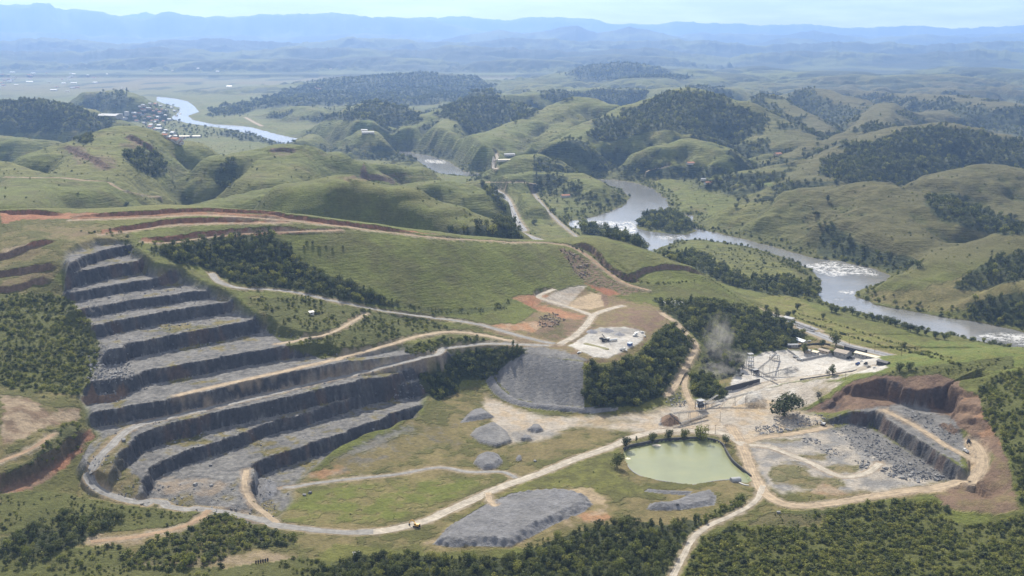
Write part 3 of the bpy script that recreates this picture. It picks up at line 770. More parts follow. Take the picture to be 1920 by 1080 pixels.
# the valley highway: a level line laid out on the ground
HW_PX = [(905,346,6),(927,356,5),(943,366,4),(953,379,3),(961,398,3),(969,414,3),(982,431,3),(1000,446,3)]
HW = [at_z(u, v, z) + (z,) for u, v, z in HW_PX]
HW2_PX = [(1475,600,4),(1500,613,3),(1540,629,2.5),(1580,645,2.5),(1640,660,2.5),(1690,672,2.5),(1760,688,2.5),(1840,706,2.5)]
HW += [at_z(u, v, z) + (z,) for u, v, z in HW2_PX]
HW = catmull([tuple(map(float, h)) for h in HW], 8.0)
carve(HW, 22, 14.0)
RAIL = catmull([tuple(map(float, at_z(u, v, -3) + (-3,))) for u, v in [(1000,362),(1008,372),(1027,395),(1052,420),(1077,440),(1110,465)]], 8.0)
carve(RAIL, 9, 10.0)

# ------------------------------------------------------------------ surface colour of the ground (base colours only)
gy_ = np.gradient(Z, axis=0) / np.gradient(GY, axis=0)
gx_ = np.gradient(Z, axis=1) / np.gradient(GX, axis=1)
SLOPE = np.hypot(gx_, gy_)
U, V = project(GX, GY, Z)
nA = fbm(GX / 60, GY / 60, 4, 300); nB = fbm(GX / 17, GY / 17, 4, 310); nC = fbm(GX / 5, GY / 5, 3, 320); nD = fbm(GX / 260, GY / 260, 3, 330)
def C(r, g, b): return np.array([r, g, b], float)
K = dict(
 past=C(.125,.142,.030), past2=C(.155,.158,.040), olive=C(.100,.100,.030), dry=C(.190,.155,.070), straw=C(.30,.25,.14), lush=C(.125,.155,.036),
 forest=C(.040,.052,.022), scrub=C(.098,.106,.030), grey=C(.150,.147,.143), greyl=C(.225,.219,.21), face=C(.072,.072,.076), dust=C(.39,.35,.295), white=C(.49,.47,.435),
 tan=C(.335,.26,.18), sand=C(.405,.315,.205), orange=C(.33,.185,.10), red=C(.28,.125,.07), brown=C(.185,.125,.085), cliff=C(.13,.085,.062), bedw=C(.2,.17,.11), gravel=C(.165,.165,.168), plain=C(.19,.20,.095))
COLR = np.empty((NR, NC, 3))
g_ = sstep(-0.5, 0.5, nA * 0.6 + nB * 0.5 + nD * 0.5)[..., None]
COLR[:] = K['past'] * (1 - g_) + K['olive'] * g_
h_ = sstep(0.1, 0.55, nD + 0.4 * nA)[..., None]
COLR = COLR * (1 - h_ * .6) + K['past2'] * h_ * .6
far_ = sstep(1700, 2400, GY)[..., None]
fa = sstep(-0.4, 0.6, nD + 0.5 * nA)[..., None]
COLR = COLR * (1 - far_) + (K['past'] * (1 - fa) + K['past2'] * fa) * far_
rightdry = (sstep(1320, 1560, U) * sstep(1650, 1900, GY) * (GY < 9000))[..., None]
COLR = COLR * (1 - rightdry * .9) + (K['olive'] * .62 + K['dry'] * .22) * rightdry * .9
def lay(mask, col, col2=None, vary=0.6, thr=(-.3, .5), n_=None):
    idx = np.nonzero(mask > 0.003)
    if len(idx[0]) == 0: return
    m = np.clip(mask[idx].astype(float), 0, 1)[:, None]
    c = K[col] if isinstance(col, str) else col
    if col2 is not None:
        q = sstep(thr[0], thr[1], (nB if n_ is None else n_)[idx])[:, None] * vary
        c = c * (1 - q) + K[col2] * q
    COLR[idx] = COLR[idx] * (1 - m) + c * m
PN1 = noise(GX / 6, GY / 6, 401) + 1.2 * noise(GX / 22, GY / 22, 402); PN2 = noise(GX / 6, GY / 6, 403) + 1.2 * noise(GX / 22, GY / 22, 404)
PN3 = fbm(GX / 150, GY / 190, 3, 405); PN4 = fbm(GX / 150, GY / 190, 3, 406)
def pm(poly, amp=5.0, soft=None, ymax=2600, ymin=0, farw=0.0):
    """mask of the ground inside an outline drawn on the photograph"""
    us = [p[0] for p in poly]; vs = [p[1] for p in poly]
    out = np.zeros((NR, NC))
    sel = (U > min(us) - 15) & (U < max(us) + 15) & (V > min(vs) - 15) & (V < max(vs) + 15) & (GY < ymax) & (GY > ymin)
    if not sel.any(): return out
    u = U[sel] + amp * PN1[sel] + farw * PN3[sel]; v = V[sel] + amp * .6 * PN2[sel] + farw * .45 * PN4[sel]
    ins = in_poly(u, v, poly).astype(float)
    if soft:
        d = poly_edge_dist(u, v, poly)
        ins = np.where(ins > 0, sstep(0, soft, d), 0.0)
    out[sel] = ins
    return out
def ell(cx, cy, rx, ry, n=14):
    return [(cx + rx * math.cos(a), cy + ry * math.sin(a)) for a in np.linspace(0, 2 * math.pi, n, endpoint=False)]
# plain on the left, far fields in blocks
blk = noise(np.floor(GX / 420) * 3.7, np.floor(GY / 700) * 5.1 + .5, 501)
plainm = sstep(7000, 9500, GY) * (Z < 14)
lay(plainm * .8, K['plain'] * .85, 'dry', .9, (-.2, .2), blk)
lay(sstep(.10, .32, fbm(GX / 300, GY / 900, 4, 505)) * sstep(6500, 9000, GY) * (Z < 30) * .85, 'forest')
lay(sstep(11500, 12500, GY), K['past'] * .9, 'forest', 1.0, (-.25, .3), fbm(GX / 900, GY / 1300, 4, 507) + 1.2 * np.clip(gy_, -.4, .4))
lay(sstep(7500, 9500, GY) * (Z > 14) * (GY < 12000) * .9, 'past', 'forest', 1.0, (-.05, .2), fbm(GX / 500, GY / 700, 4, 509) + 1.0 * np.clip(gy_, -.4, .4))

hk, hm_ = 6, 8
HOLLOW = np.zeros((NR, NC))
HOLLOW[hk:-hk, hm_:-hm_] = (Z[2 * hk:, hm_:-hm_] + Z[:-2 * hk, hm_:-hm_] + Z[hk:-hk, 2 * hm_:] + Z[hk:-hk, :-2 * hm_]) / 4 - Z[hk:-hk, hm_:-hm_]
midm = sstep(1750, 2100, GY) * (1 - sstep(8500, 10500, GY)) * (~RIVM)
lay(midm * sstep(.5, 2.6, HOLLOW + .8 * nA) * .8, 'scrub', 'olive', .5)
lay(midm * sstep(.15, .6, nA * .8 + .5 * nB) * .45, 'dry', 'olive', .5)
# quarry floor and foreground
FLOOR = [(470,985),(480,890),(560,900),(640,850),(790,770),(800,740),(900,720),(930,740),(1000,770),(1500,770),(1560,790),(1850,900),(1780,930),(1460,960),(1380,990),(1290,1000),(1000,1030),(800,1040),(600,1020)]
fl = pm(FLOOR, 3, 8)
lay(fl, 'olive', 'dry', .95, (-.35, .35), nA * .8 + nB * .7)
lay(pm([(510,985),(520,930),(640,905),(800,890),(930,895),(880,930),(740,980),(620,990)], 6, 14), 'past', 'dry', .8, (-.25, .45), nB * .8 + nA * .5)
lay(pm([(620,900),(560,890),(640,860),(780,800),(860,790),(880,830),(760,860),(700,890)], 8, 14) * .8, 'dry', 'grey', .8, (-.1, .5))
lay(pm([(560,900),(575,880),(640,870),(660,890),(610,905)], 8, 10) * .8, 'orange', 'tan', .8)
lay(pm([(600,870),(690,820),(770,790),(790,800),(700,850)], 8, 12) * .75, 'greyl', 'grey', .8)
lay(pm([(1000,890),(1170,830),(1160,880),(1200,905),(1230,930),(1120,930),(1060,915),(930,950),(830,1000),(800,1000)], 5, 10), 'olive', 'past2', .8, (-.3, .3))
lay(pm([(780,1030),(830,985),(940,935),(1010,912),(1090,915),(1150,935),(1140,965),(1040,1000),(960,1030)], 5, 10), 'dry', 'tan', .8)
lay(pm(ell(1115, 970, 35, 14), 6, 8) * .9, 'orange', 'tan', .8)
lay(pm([(1050,915),(1110,912),(1140,930),(1135,950),(1120,950)], 4, 6) * .7, 'sand')
DUSTY = [(905,735),(935,745),(975,765),(1040,775),(1150,775),(1240,760),(1290,745),(1320,745),(1400,735),(1470,755),(1540,775),(1560,800),(1470,812),(1400,835),(1330,820),(1200,818),(1130,806),(1070,808),(1020,828),(960,838),(890,828),(880,815),(920,790),(900,765)]
lay(pm(DUSTY, 5, 12), 'dust', 'sand', .7, (-.3, .5))
lay(pm([(920,790),(960,800),(1040,800),(1070,815),(1010,833),(940,838),(885,825)], 4, 12) * .8, 'greyl', 'dust', .7)
lay(pm([(1050,790),(1130,780),(1200,785),(1190,800),(1090,800)], 6, 10) * .7, 'dry', 'sand', .6)
lay(pm([(1160,768),(1240,765),(1250,778),(1190,782)], 5, 8) * .8, 'dry', 'grey', .8)
# small pit floor
lay(pm([(1395,835),(1440,815),(1560,795),(1620,810),(1700,850),(1790,890),(1760,912),(1640,928),(1520,925),(1460,930),(1430,910),(1410,870)], 5, 12), 'greyl', 'dust', .9, (-.35, .35))
for e in [ell(1470,826,40,8), ell(1520,856,38,10), ell(1580,878,42,12), ell(1480,890,45,25), ell(1530,905,60,16)]:
    lay(pm(e, 6, 8) * .9, 'dry', 'olive', .9, (-.3, .3))
lay(pm([(1560,800),(1610,785),(1700,840),(1800,895),(1780,905),(1700,895),(1600,840)], 4, 8), 'grey', 'greyl', .7)
lay(pm([(1515,925),(1540,900),(1570,910),(1600,925),(1560,935)], 5, 6) * .8, 'tan', 'orange', .6)
lay(pm([(1780,905),(1815,890),(1800,830),(1815,810),(1850,830),(1858,880),(1835,915),(1740,928),(1640,938),(1640,925)], 3, 6), 'sand', 'tan', .8)
lay(pm([(1795,905),(1850,880),(1862,840),(1890,860),(1915,960),(1860,970),(1780,955),(1740,930)], 5, 8), 'brown', 'dry', .7)
# hill over the pit
lay(pm([(1520,770),(1600,722),(1700,690),(1760,700),(1840,700),(1930,690),(1930,640),(1600,640)], 4, None, 1500), 'lush', 'past2', .8, (-.3, .4))
lay(pm([(1500,775),(1560,742),(1600,712),(1650,700),(1700,705),(1760,700),(1800,712),(1820,740),(1850,790),(1880,840),(1890,870),(1850,850),(1810,810),(1770,800),(1700,790),(1640,770),(1560,775)], 4, 4, 1500), 'brown', 'cliff', .9, (-.3, .3))
lay(pm([(1780,725),(1860,745),(1890,800),(1885,840),(1850,830),(1800,790)], 5, 6, 1500), 'brown', 'orange', .6, (-.1, .5))
lay(CLIFF * (SLOPE > .55) * .9, 'cliff', 'face', .6, (-.2, .4))
lay(pm([(1600,768),(1650,758),(1720,756),(1785,782),(1812,820),(1800,872),(1700,815),(1640,785)], 4, 5, 1500), 'grey', 'greyl', .8)
lay(pm([(1380,990),(1440,958),(1520,962),(1640,948),(1700,942),(1600,965),(1540,990),(1450,1000)], 6, 8), 'dry', 'olive', .8, (-.3, .3))
# left hillside and bank
LEFT = [(-40,395),(140,400),(260,440),(235,455),(125,490),(105,520),(160,590),(190,640),(185,690),(155,740),(170,790),(165,850),(150,900),(160,940),(330,960),(420,965),(640,1010),(560,1090),(-40,1090)]
lay(pm(LEFT, 4, 6), 'olive', 'dry', .75, (-.25, .45), nA * .7 + nB * .6)
lay(pm([(-40,560),(110,560),(185,640),(185,690),(150,735),(60,725),(-40,715)], 6, 8), 'scrub', 'olive', .7)
for e in [[(0,470),(60,455),(110,470),(60,490),(0,500)], [(0,520),(100,505),(110,525),(0,545)], [(60,420),(180,425),(200,445),(100,450)]]:
    lay(pm(e, 6, 8) * .75, 'dry', 'brown', .7)
lay(pm([(0,735),(60,745),(100,770),(130,760),(160,765),(150,790),(100,800),(60,820),(0,840)], 8, 8) * .9, 'tan', 'brown', .9, (-.2, .3))
lay(pm([(0,900),(60,880),(120,840),(170,800),(180,820),(120,880),(60,920),(0,935)], 5, 5), 'brown', 'red', .7)
lay(pm([(0,398),(135,398),(135,412),(60,412),(0,420)], 4, 3), 'red', 'orange', .7)
lay(pm([(0,465),(70,450),(60,470),(0,490)], 5, 5) * .8, 'tan', 'dry', .7)
lay(pm([(140,1000),(300,985),(380,960),(395,965),(330,1010),(180,1040)], 6, 8) * .85, 'dry', 'tan', .8)
lay(pm([(180,1060),(500,1030),(560,1040),(540,1085),(200,1090)], 8, 8) * .8, 'tan', 'dry', .8)
# quarry benches
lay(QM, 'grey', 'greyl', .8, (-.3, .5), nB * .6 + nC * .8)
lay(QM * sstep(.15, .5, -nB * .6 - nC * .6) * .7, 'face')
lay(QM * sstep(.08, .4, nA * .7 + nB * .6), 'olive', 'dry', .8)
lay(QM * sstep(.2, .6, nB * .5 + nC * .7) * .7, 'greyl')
lay(pm([(275,925),(300,890),(440,900),(400,935)], 6, 8) * .6, 'tan', 'greyl', .9)
lay(pm([(150,930),(165,880),(205,835),(215,840),(190,880),(185,920)], 4, 3) * .6, 'tan')
lay(pm([(165,640),(250,640),(260,690),(230,740),(165,750),(160,700)], 5, 8) * .9, 'grey', 'greyl', .8, (-.2, .3), nC)
lay(pm([(140,945),(150,890),(170,850),(200,815),(240,800),(250,830),(235,870),(262,895),(262,925),(300,940),(420,948),(420,962),(300,958),(180,948)], 5, 5) * .9, 'dry', 'olive', .9, (-.3, .3))
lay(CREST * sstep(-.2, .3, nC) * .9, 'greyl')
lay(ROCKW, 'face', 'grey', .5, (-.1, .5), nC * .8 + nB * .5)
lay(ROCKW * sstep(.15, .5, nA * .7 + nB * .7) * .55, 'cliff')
# slope with tracks, cut banks
lay(pm([(560,560),(700,590),(840,605),(940,625),(900,640),(760,640),(640,690),(560,690),(500,650),(470,580),(430,545)], 4, 8) * (1 - QM) * .8, 'scrub', 'dry', .8, (-.3, .4))
lay(pm([(575,575),(640,580),(690,585),(660,610),(600,612),(575,595)], 5, 5), 'dry', 'tan', .7)
# plant pad and sandy yard
lay(pm([(905,608),(960,610),(1010,580),(960,555),(1030,545),(1090,538),(1160,555),(1240,575),(1258,605),(1215,640),(1190,670),(1150,682),(1100,682),(1010,665),(940,650),(960,638),(900,622)], 4, 5), 'dry', 'brown', .7)
lay(pm([(955,557),(1020,548),(1045,555),(1010,570),(1100,590),(1095,612),(1060,600),(1000,580)], 4, 4), 'orange', 'red', .7)
lay(pm([(905,608),(960,606),(1030,598),(1070,592),(1060,606),(1000,624),(955,622)], 4, 4), 'orange', 'tan', .8)
lay(pm([(1010,565),(1040,545),(1085,533),(1105,535),(1080,560),(1060,580)], 2, 4), 'dust', 'tan', .5)
lay(pm([(1055,575),(1080,558),(1110,545),(1132,550),(1135,575),(1110,583),(1080,582)], 3, 5), 'sand', 'tan', .5)
lay(pm([(1125,550),(1140,553),(1145,570),(1130,578)], 3, 3), 'brown')
lay(pm([(1125,600),(1160,578),(1200,572),(1240,580),(1256,605),(1215,628),(1170,615)], 4, 5), 'brown', 'dry', .8, (-.2, .4))
lay(pm([(1062,648),(1090,632),(1125,612),(1170,612),(1212,620),(1205,640),(1180,655),(1140,673),(1110,670)], 2, 3), 'white', 'dust', .5)
lay(pm([(1095,625),(1125,612),(1200,614),(1205,625),(1160,635),(1120,628)], 4, 5) * .8, 'greyl', 'dust', .5)
lay(pm([(950,655),(1000,648),(1060,655),(1110,675),(1095,680),(1000,668)], 3, 4), 'greyl', 'grey', .7)
lay(pm([(1020,595),(1100,595),(1130,610),(1080,640),(1030,640),(1000,625)], 4, 5) * .85, 'brown', 'scrub', .8)
lay(DUMPM, 'gravel', 'greyl', .75, (-.1, .6), noise(GX / 9, GY / 45, 77) + .5 * nC + .5 * nB)
lay(HEAPM, C(.205,.205,.213), 'grey', .35, (-.3, .4))
lay(pm(ell(1258, 790, 20, 14), 2) * HEAPM, 'brown'); lay(pm(ell(1375, 717, 50, 18), 3) * HEAPM, 'dry', 'scrub', .8)
lay(pm([(880,812),(925,788),(962,826),(930,838)], 3) * HEAPM, 'gravel', 'greyl', .8)
# yard by the highway
lay(pm([(1375,700),(1400,672),(1440,655),(1500,655),(1560,660),(1650,668),(1668,690),(1640,700),(1560,706),(1470,720),(1400,740),(1360,745)], 2, 4, 1700), 'white', 'dust', .6, (-.2, .6))
lay(pm([(1470,760),(1500,720),(1560,712),(1590,712),(1545,745),(1500,770)], 4, 5, 1500), 'dust', 'dry', .7)
lay(pm([(1340,735),(1400,715),(1440,722),(1430,755),(1380,765),(1340,760)], 3, 4, 1500), 'white', 'dust', .5)
lay(pm([(1425,728),(1480,716),(1560,706),(1610,698),(1590,708),(1550,716),(1510,735),(1480,758),(1440,765),(1425,745)], 3, 4, 1500), 'dust', 'white', .6)
lay(pm([(1370,760),(1440,745),(1470,765),(1440,780),(1380,785)], 4, 5, 1500), 'sand', 'dust', .7)
lay(pm([(1410,560),(1480,545),(1560,600),(1700,640),(1880,690),(1880,720),(1700,690),(1600,655),(1500,615)], 3, 4, 2200, 1350), 'past2', 'dry', .5, (-.2, .5))
lay(pm([(1480,640),(1540,635),(1575,655),(1480,658)], 4, 3, 1700), 'dry', 'tan', .7)
# gully below the ridge
GULLY = [(1045,460),(1075,470),(1110,490),(1140,520),(1215,548),(1170,555),(1100,535),(1085,520),(1060,490)]
lay(pm(GULLY, 4, 4), 'brown', 'scrub', .9, (-.3, .4), nC)
lay(pm([(1085,528),(1140,540),(1170,552),(1140,556)], 3, 3), 'red')
lay(pm([(1070,461),(1110,470),(1140,500),(1180,525),(1230,540),(1320,530),(1250,515),(1190,520),(1150,505),(1120,480)], 3, 3) * (SLOPE > .38), 'brown', 'forest', .8)
# cut banks above the ridge tracks
for band in [[(135,400),(380,396),(520,404),(700,424),(830,440),(700,430),(520,411),(380,402),(135,412)], [(190,432),(317,414),(540,413),(540,418),(317,422),(190,442)], [(265,446),(383,438),(640,428),(640,433),(383,445),(265,454)]]:
    lay(pm(band, 2) * .85, 'red', 'brown', .8)
# bare gullies on the hills behind
for e in [ell(255,272,35,9), ell(195,305,26,16), ell(150,290,14,20), ell(280,300,30,8), ell(530,290,22,6), ell(690,335,50,4), ell(720,330,60,7)]:
    lay(pm(e, 6, 5, 3500, 1800) * .7, 'brown', 'olive', .7)
lay(SCARPM * .92, 'brown', 'cliff', .7, (-.3, .3), nC)
lay(SCARPM * (V < 460) * (U < 900) * (GY < 1750) * .7, 'red', 'cliff', .6, (-.2, .4), nC)
# river banks
lay(BANK * (GY < 4200) * .8, 'scrub', 'olive', .6)
lay((RIVM | PONDM) * 1.0, 'bedw')
lay(pm([(1300,470),(1380,462),(1480,495),(1520,540),(1450,545),(1330,500)], 5, 5, 2700, 1650), 'past2', 'scrub', .8, (-.3, .3))
lay(pm([(1615,545),(1720,540),(1920,480),(1960,560),(1760,590),(1640,570)], 5, 6, 2300, 1450) * .7, 'dry', 'olive', .6)
lay(pm([(1400,340),(1440,336),(1455,350),(1405,350)], 2, 2, 3600, 2500), 'lush')
lay(pm([(660,235),(700,205),(700,240),(670,245)], 3, 3, 6000, 3800), 'lush')
# roads soften into their verges
lay(ROADM * .75, 'tan', 'dust', .6)
lay(PONDM * 1.0, C(.26,.30,.17))

# ------------------------------------------------------------------ wooded areas (outlines on the photograph)
FORESTS = [
 # name, label, outline, spacing m, size range m, kind, ymax, ymin
 ('wood', 'dark wood filling the gully between the terraces and the quarry road', [(275,468),(330,462),(400,446),(460,440),(510,440),(550,470),(560,490),(610,515),(680,540),(745,570),(740,578),(640,563),(560,545),(480,538),(420,525),(395,505),(330,495)], 6.0, (6, 11), 'tree', 2000, 1000),
 ('woodland', 'dense woodland on the slope below the crusher pad', [(1098,690),(1150,686),(1195,672),(1220,645),(1262,610),(1290,630),(1300,655),(1275,700),(1245,742),(1190,762),(1120,766),(1095,755)], 6.5, (8, 13), 'tree', 1500, 1000),
 ('thicket', 'leafy thicket on the shaded bank at the end of the quarry faces', [(800,690),(850,665),(880,655),(960,650),(990,656),(940,690),(915,710),(870,712),(850,740),(820,752),(800,735),(785,715)], 5.0, (5, 9), 'tree', 1500, 1000),
 ('hedge_wood', 'strip of trees between the two quarry roads', [(780,645),(830,635),(900,632),(920,642),(870,645),(830,652),(780,668),(760,662)], 4.5, (3, 6), 'bush', 1500, 1000),
 ('slope_scrub', 'bright green scrub on the slope between the benches and the upper road', [(490,560),(560,555),(640,575),(720,588),(800,602),(850,612),(790,625),(720,640),(660,660),(600,672),(540,650),(500,620),(520,600),(455,560)], 5.0, (2, 4.5), 'bush', 1500, 1000),
 ('roadside_scrub', 'low green hedge scrub along the upper quarry road', [(420,520),(560,540),(700,570),(860,590),(950,580),(960,560),(930,575),(830,580),(700,565),(560,535),(430,515)], 4.0, (1.5, 3.5), 'bush', 1600, 1000),
 ('hillside_scrub', 'dense scrub covering the steep hillside beside the benches', [(-30,555),(60,550),(120,555),(160,590),(185,640),(180,690),(150,740),(80,735),(0,725),(-30,720)], 4.0, (2.5, 5), 'bush', 1500, 800),
 ('bank_scrub', 'scrub along the brown bank beside the haul road', [(90,810),(130,790),(160,800),(150,840),(100,870),(40,900),(0,915),(0,890),(60,860)], 5.0, (2.5, 5), 'bush', 1200, 700),
 ('dark_thicket', 'dark thicket below the haul road beside the brown bank', [(0,1010),(60,985),(130,960),(200,955),(230,975),(180,1005),(130,1030),(60,1060),(0,1075)], 5.5, (4, 8), 'tree', 1000, 600),
 ('scrub_mound', 'big rounded mass of scrub between the dirt tracks', [(240,1060),(270,1020),(330,1000),(400,965),(480,985),(560,1010),(540,1025),(450,1030),(400,1060),(300,1075)], 4.5, (3, 6), 'bush', 1000, 600),
 ('forest_edge', 'dark forest along the bottom of the big grey heap', [(560,1085),(640,1050),(760,1040),(860,1050),(960,1045),(1020,1020),(1090,995),(1180,975),(1240,985),(1290,975),(1340,980),(1300,1005),(1270,1050),(1255,1110),(560,1110)], 5.5, (5, 9), 'tree', 1100, 560),
 ('scrub_hillside', 'wide hillside of dense green scrub in front of the small pit', [(1275,1110),(1290,1050),(1320,1010),(1380,985),(1450,985),(1540,990),(1600,960),(1700,955),(1760,975),(1830,985),(1960,960),(1960,1110)], 3.1, (2.2, 5.0), 'bush', 1100, 560),
 ('scrub_ridge', 'sunlit ridge of feathery scrub below the pit road', [(1540,970),(1600,948),(1680,940),(1770,945),(1790,965),(1700,960),(1600,965),(1560,985)], 4.0, (3, 6), 'bush', 1100, 700),
 ('pond_scrub', 'green scrub beside the white lane and the pond dam', [(1300,985),(1340,960),(1390,935),(1400,925),(1395,945),(1350,970),(1320,985)], 4.0, (2.5, 5), 'bush', 1100, 700),
 ('slope_bushes', 'deep green scrub on the steep slope beside the brown pit', [(1832,735),(1870,700),(1960,685),(1960,960),(1915,940),(1895,870),(1868,815),(1845,780)], 4.2, (2.5, 6), 'bush', 1600, 700),
 ('valley_wood', 'woodland on the valley side behind the crusher', [(1225,560),(1262,570),(1330,565),(1400,580),(1470,600),(1520,615),(1500,640),(1470,655),(1420,660),(1400,672),(1370,690),(1330,660),(1310,640),(1285,612),(1240,580)], 7.5, (7, 12), 'tree', 1800, 1100),
 ('crusher_wood', 'clump of trees beside the dusty crusher ramp', [(1290,705),(1320,700),(1345,715),(1365,740),(1350,752),(1310,745),(1285,735)], 6.0, (7, 11), 'tree', 1500, 1050),
 ('bare_wood', 'greyish dusty trees on the slope above the crusher', [(1315,650),(1350,660),(1385,690),(1390,705),(1340,715),(1310,700)], 7.5, (5, 8), 'bush', 1500, 1050),
 ('riverside_wood', 'broad riverside wood on the near bank inside the river bend', [(1245,480),(1290,472),(1320,480),(1345,497),(1400,522),(1470,520),(1520,535),(1545,552),(1500,557),(1440,552),(1370,537),(1310,508),(1260,492)], 8.5, (8, 13), 'tree', 2700, 1650),
 ('meadow_scrub', 'patchy scrub on the meadow inside the river bend', [(1320,460),(1400,465),(1490,495),(1520,515),(1470,505),(1400,510),(1330,480)], 13.0, (2, 4.5), 'bush', 2700, 1650),
 ('valley_trees', 'belt of tall trees beside the river rapids', [(1085,415),(1110,408),(1150,425),(1195,440),(1215,460),(1225,470),(1190,465),(1140,445),(1090,435)], 10, (12, 20), 'tree', 2800, 1700),
 ('island_trees', 'clump of dark trees crowding the river island', [(1196,424),(1200,410),(1220,402),(1250,398),(1285,408),(1302,430),(1285,438),(1240,434)], 9, (10, 16), 'tree', 2900, 2000),
 ('highway_wood', 'dark trees along the left side of the valley highway', [(830,435),(880,425),(930,420),(945,400),(925,375),(905,355),(900,345),(925,350),(945,380),(952,405),(975,440),(985,450),(900,448),(850,442)], 9, (9, 15), 'tree', 3100, 1700),
 ('valley_grove', 'scattered groves on the flat ground inside the upper river bend', [(985,345),(1050,350),(1120,358),(1165,368),(1170,385),(1110,405),(1060,415),(1040,400),(1060,385),(1010,370)], 17, (7, 13), 'tree', 3300, 2200),
 ('knoll_wood', 'trees on the low knoll between the river bends', [(870,325),(900,330),(960,340),(1040,338),(1110,345),(1120,355),(1040,352),(960,350),(900,342)], 13, (8, 13), 'tree', 3300, 2300),
 ('hill_grove', 'dark round grove in the hollow of the green hill', [(228,288),(265,282),(300,288),(312,310),(308,330),(285,332),(255,318),(235,305)], 11, (10, 15), 'tree', 3000, 1700),
 ('hollow_grove', 'dark narrow grove in the hollow beside the green spur', [(402,322),(415,308),(440,300),(450,310),(445,330),(435,352),(418,352),(403,340)], 11, (10, 15), 'tree', 3000, 1700),
 ('ridge_grove', 'small dark grove on the ridge of the left hill', [(135,252),(150,246),(172,248),(175,262),(160,272),(142,268)], 11, (8, 13), 'tree', 3600, 2000),
 ('hill_forest', 'dark forest over the low hill before the town and its factory', [(-60,190),(40,186),(120,196),(180,215),(215,228),(195,243),(120,248),(30,240),(-60,245)], 14, (12, 18), 'tree', 6000, 3600),
 ('eucalyptus_hill', 'grey-green wooded knoll beside the town', [(150,195),(190,178),(235,172),(250,185),(230,205),(170,207)], 24, (14, 20), 'tree', 7600, 4500),
 ('town_trees', 'trees between the houses of the riverside town', [(240,210),(330,195),(338,212),(318,225),(360,233),(400,240),(460,250),(420,258),(330,262),(300,250),(260,232)], 33, (9, 15), 'tree', 7500, 4000),
 ('long_forest', 'long low forested hill beyond the river', [(400,205),(470,192),(550,165),(620,150),(700,143),(800,138),(900,150),(940,172),(930,188),(850,192),(760,195),(700,200),(640,195),(560,198),(480,205),(430,220),(395,215)], 26, (16, 24), 'tree', 10500, 5200),
 ('cone_forest', 'forest on the rounded hill behind the pasture cones', [(810,215),(850,192),(900,183),(960,192),(1010,215),(1000,228),(950,240),(900,250),(880,258),(850,225)], 15, (12, 18), 'tree', 6500, 4000),
 ('hill_forest', 'forest patch capping the hill beside the pasture cones', [(640,215),(690,190),(760,200),(800,230),(770,235),(740,232),(700,238),(655,225),(600,228),(580,218)], 16, (12, 18), 'tree', 6500, 4200),
 ('hill_crown_forest', 'far forest crowning the tallest distant hill', [(1060,140),(1120,124),(1170,119),(1220,126),(1290,145),(1300,155),(1220,162),(1170,150),(1120,152)], 27, (16, 24), 'tree', 11000, 8200),
 ('big_hill_forest', 'dense dark forest over the large hill beyond the river', [(1075,260),(1130,236),(1190,205),(1240,178),(1290,168),(1350,182),(1400,205),(1440,225),(1430,250),(1385,262),(1330,255),(1280,258),(1230,285),(1190,305),(1150,302),(1090,290)], 13.5, (11, 17), 'tree', 5600, 3500),
 ('hollow_forest', 'wooded hollow between the round pasture hills', [(1390,215),(1440,190),(1490,225),(1530,255),(1490,268),(1440,258),(1400,240)], 18, (10, 15), 'tree', 6500, 4200),
 ('valley_forest', 'forest on the shaded flank of the middle hill', [(1470,190),(1530,180),(1590,205),(1600,225),(1570,250),(1530,262),(1500,240)], 20, (10, 16), 'tree', 7500, 4600),
 ('hill_forest', 'large dark forest covering the broad hill behind the dry round hills', [(1535,330),(1540,300),(1600,282),(1640,262),(1700,245),(1770,236),(1850,250),(1930,275),(2000,285),(2000,320),(1930,305),(1850,305),(1780,318),(1720,338),(1660,342),(1600,345)], 12, (10, 16), 'tree', 4700, 2700),
 ('ravine_wood', 'wood filling the ravine between the two dry round hills', [(1730,375),(1790,362),(1850,395),(1920,415),(1960,440),(1890,440),(1820,430),(1760,410)], 12, (9, 14), 'tree', 3200, 1700),
 ('slope_wood', 'wood on the grassy slope above the lower river', [(1785,540),(1830,505),(1880,480),(1950,470),(1950,520),(1880,530),(1830,548)], 10, (8, 13), 'tree', 2500, 1400),
 ('rapids_wood', 'dark wood above the rapids at the river bend', [(1810,570),(1860,555),(1960,540),(1960,625),(1890,610),(1830,598)], 10, (8, 14), 'tree', 2500, 1300),
 ('shore_wood', 'wood and scrub along the far shore below the dry hill', [(1535,445),(1560,415),(1590,440),(1640,470),(1700,480),(1730,500),(1670,510),(1640,500),(1580,488),(1530,478)], 11, (7, 12), 'tree', 2700, 1600),
 ('ridge_forest', 'hazy forest on the ridge behind the broad forested hill', [(1760,190),(1850,205),(1960,240),(1960,270),(1860,245),(1800,225)], 26, (10, 16), 'tree', 6800, 3800),
 ('stream_side_wood', 'straggling wood along the stream below the small round hill', [(1250,320),(1330,315),(1420,330),(1460,345),(1400,345),(1330,350),(1270,345)], 26, (8, 13), 'tree', 3900, 2500),
 ('stream_wood', 'line of woodland at the foot of the pasture hills', [(560,270),(640,275),(700,270),(780,285),(860,280),(860,300),(800,295),(760,283),(700,283),(620,273)], 22, (8, 13), 'tree', 5200, 3300),
 ('bank_wood', 'bushy trees on the bank where the river narrows', [(590,268),(700,290),(760,290),(785,302),(750,306),(690,297),(620,283)], 18, (8, 13), 'tree', 4600, 2800),
 ('weedy_bank', 'patchy weeds and bushes on the bank under the haul road', [(0,925),(90,920),(160,935),(330,960),(420,968),(380,985),(300,990),(180,1000),(60,985),(0,1005)], 4.0, (1.0, 3.2), 'bush', 1100, 600),
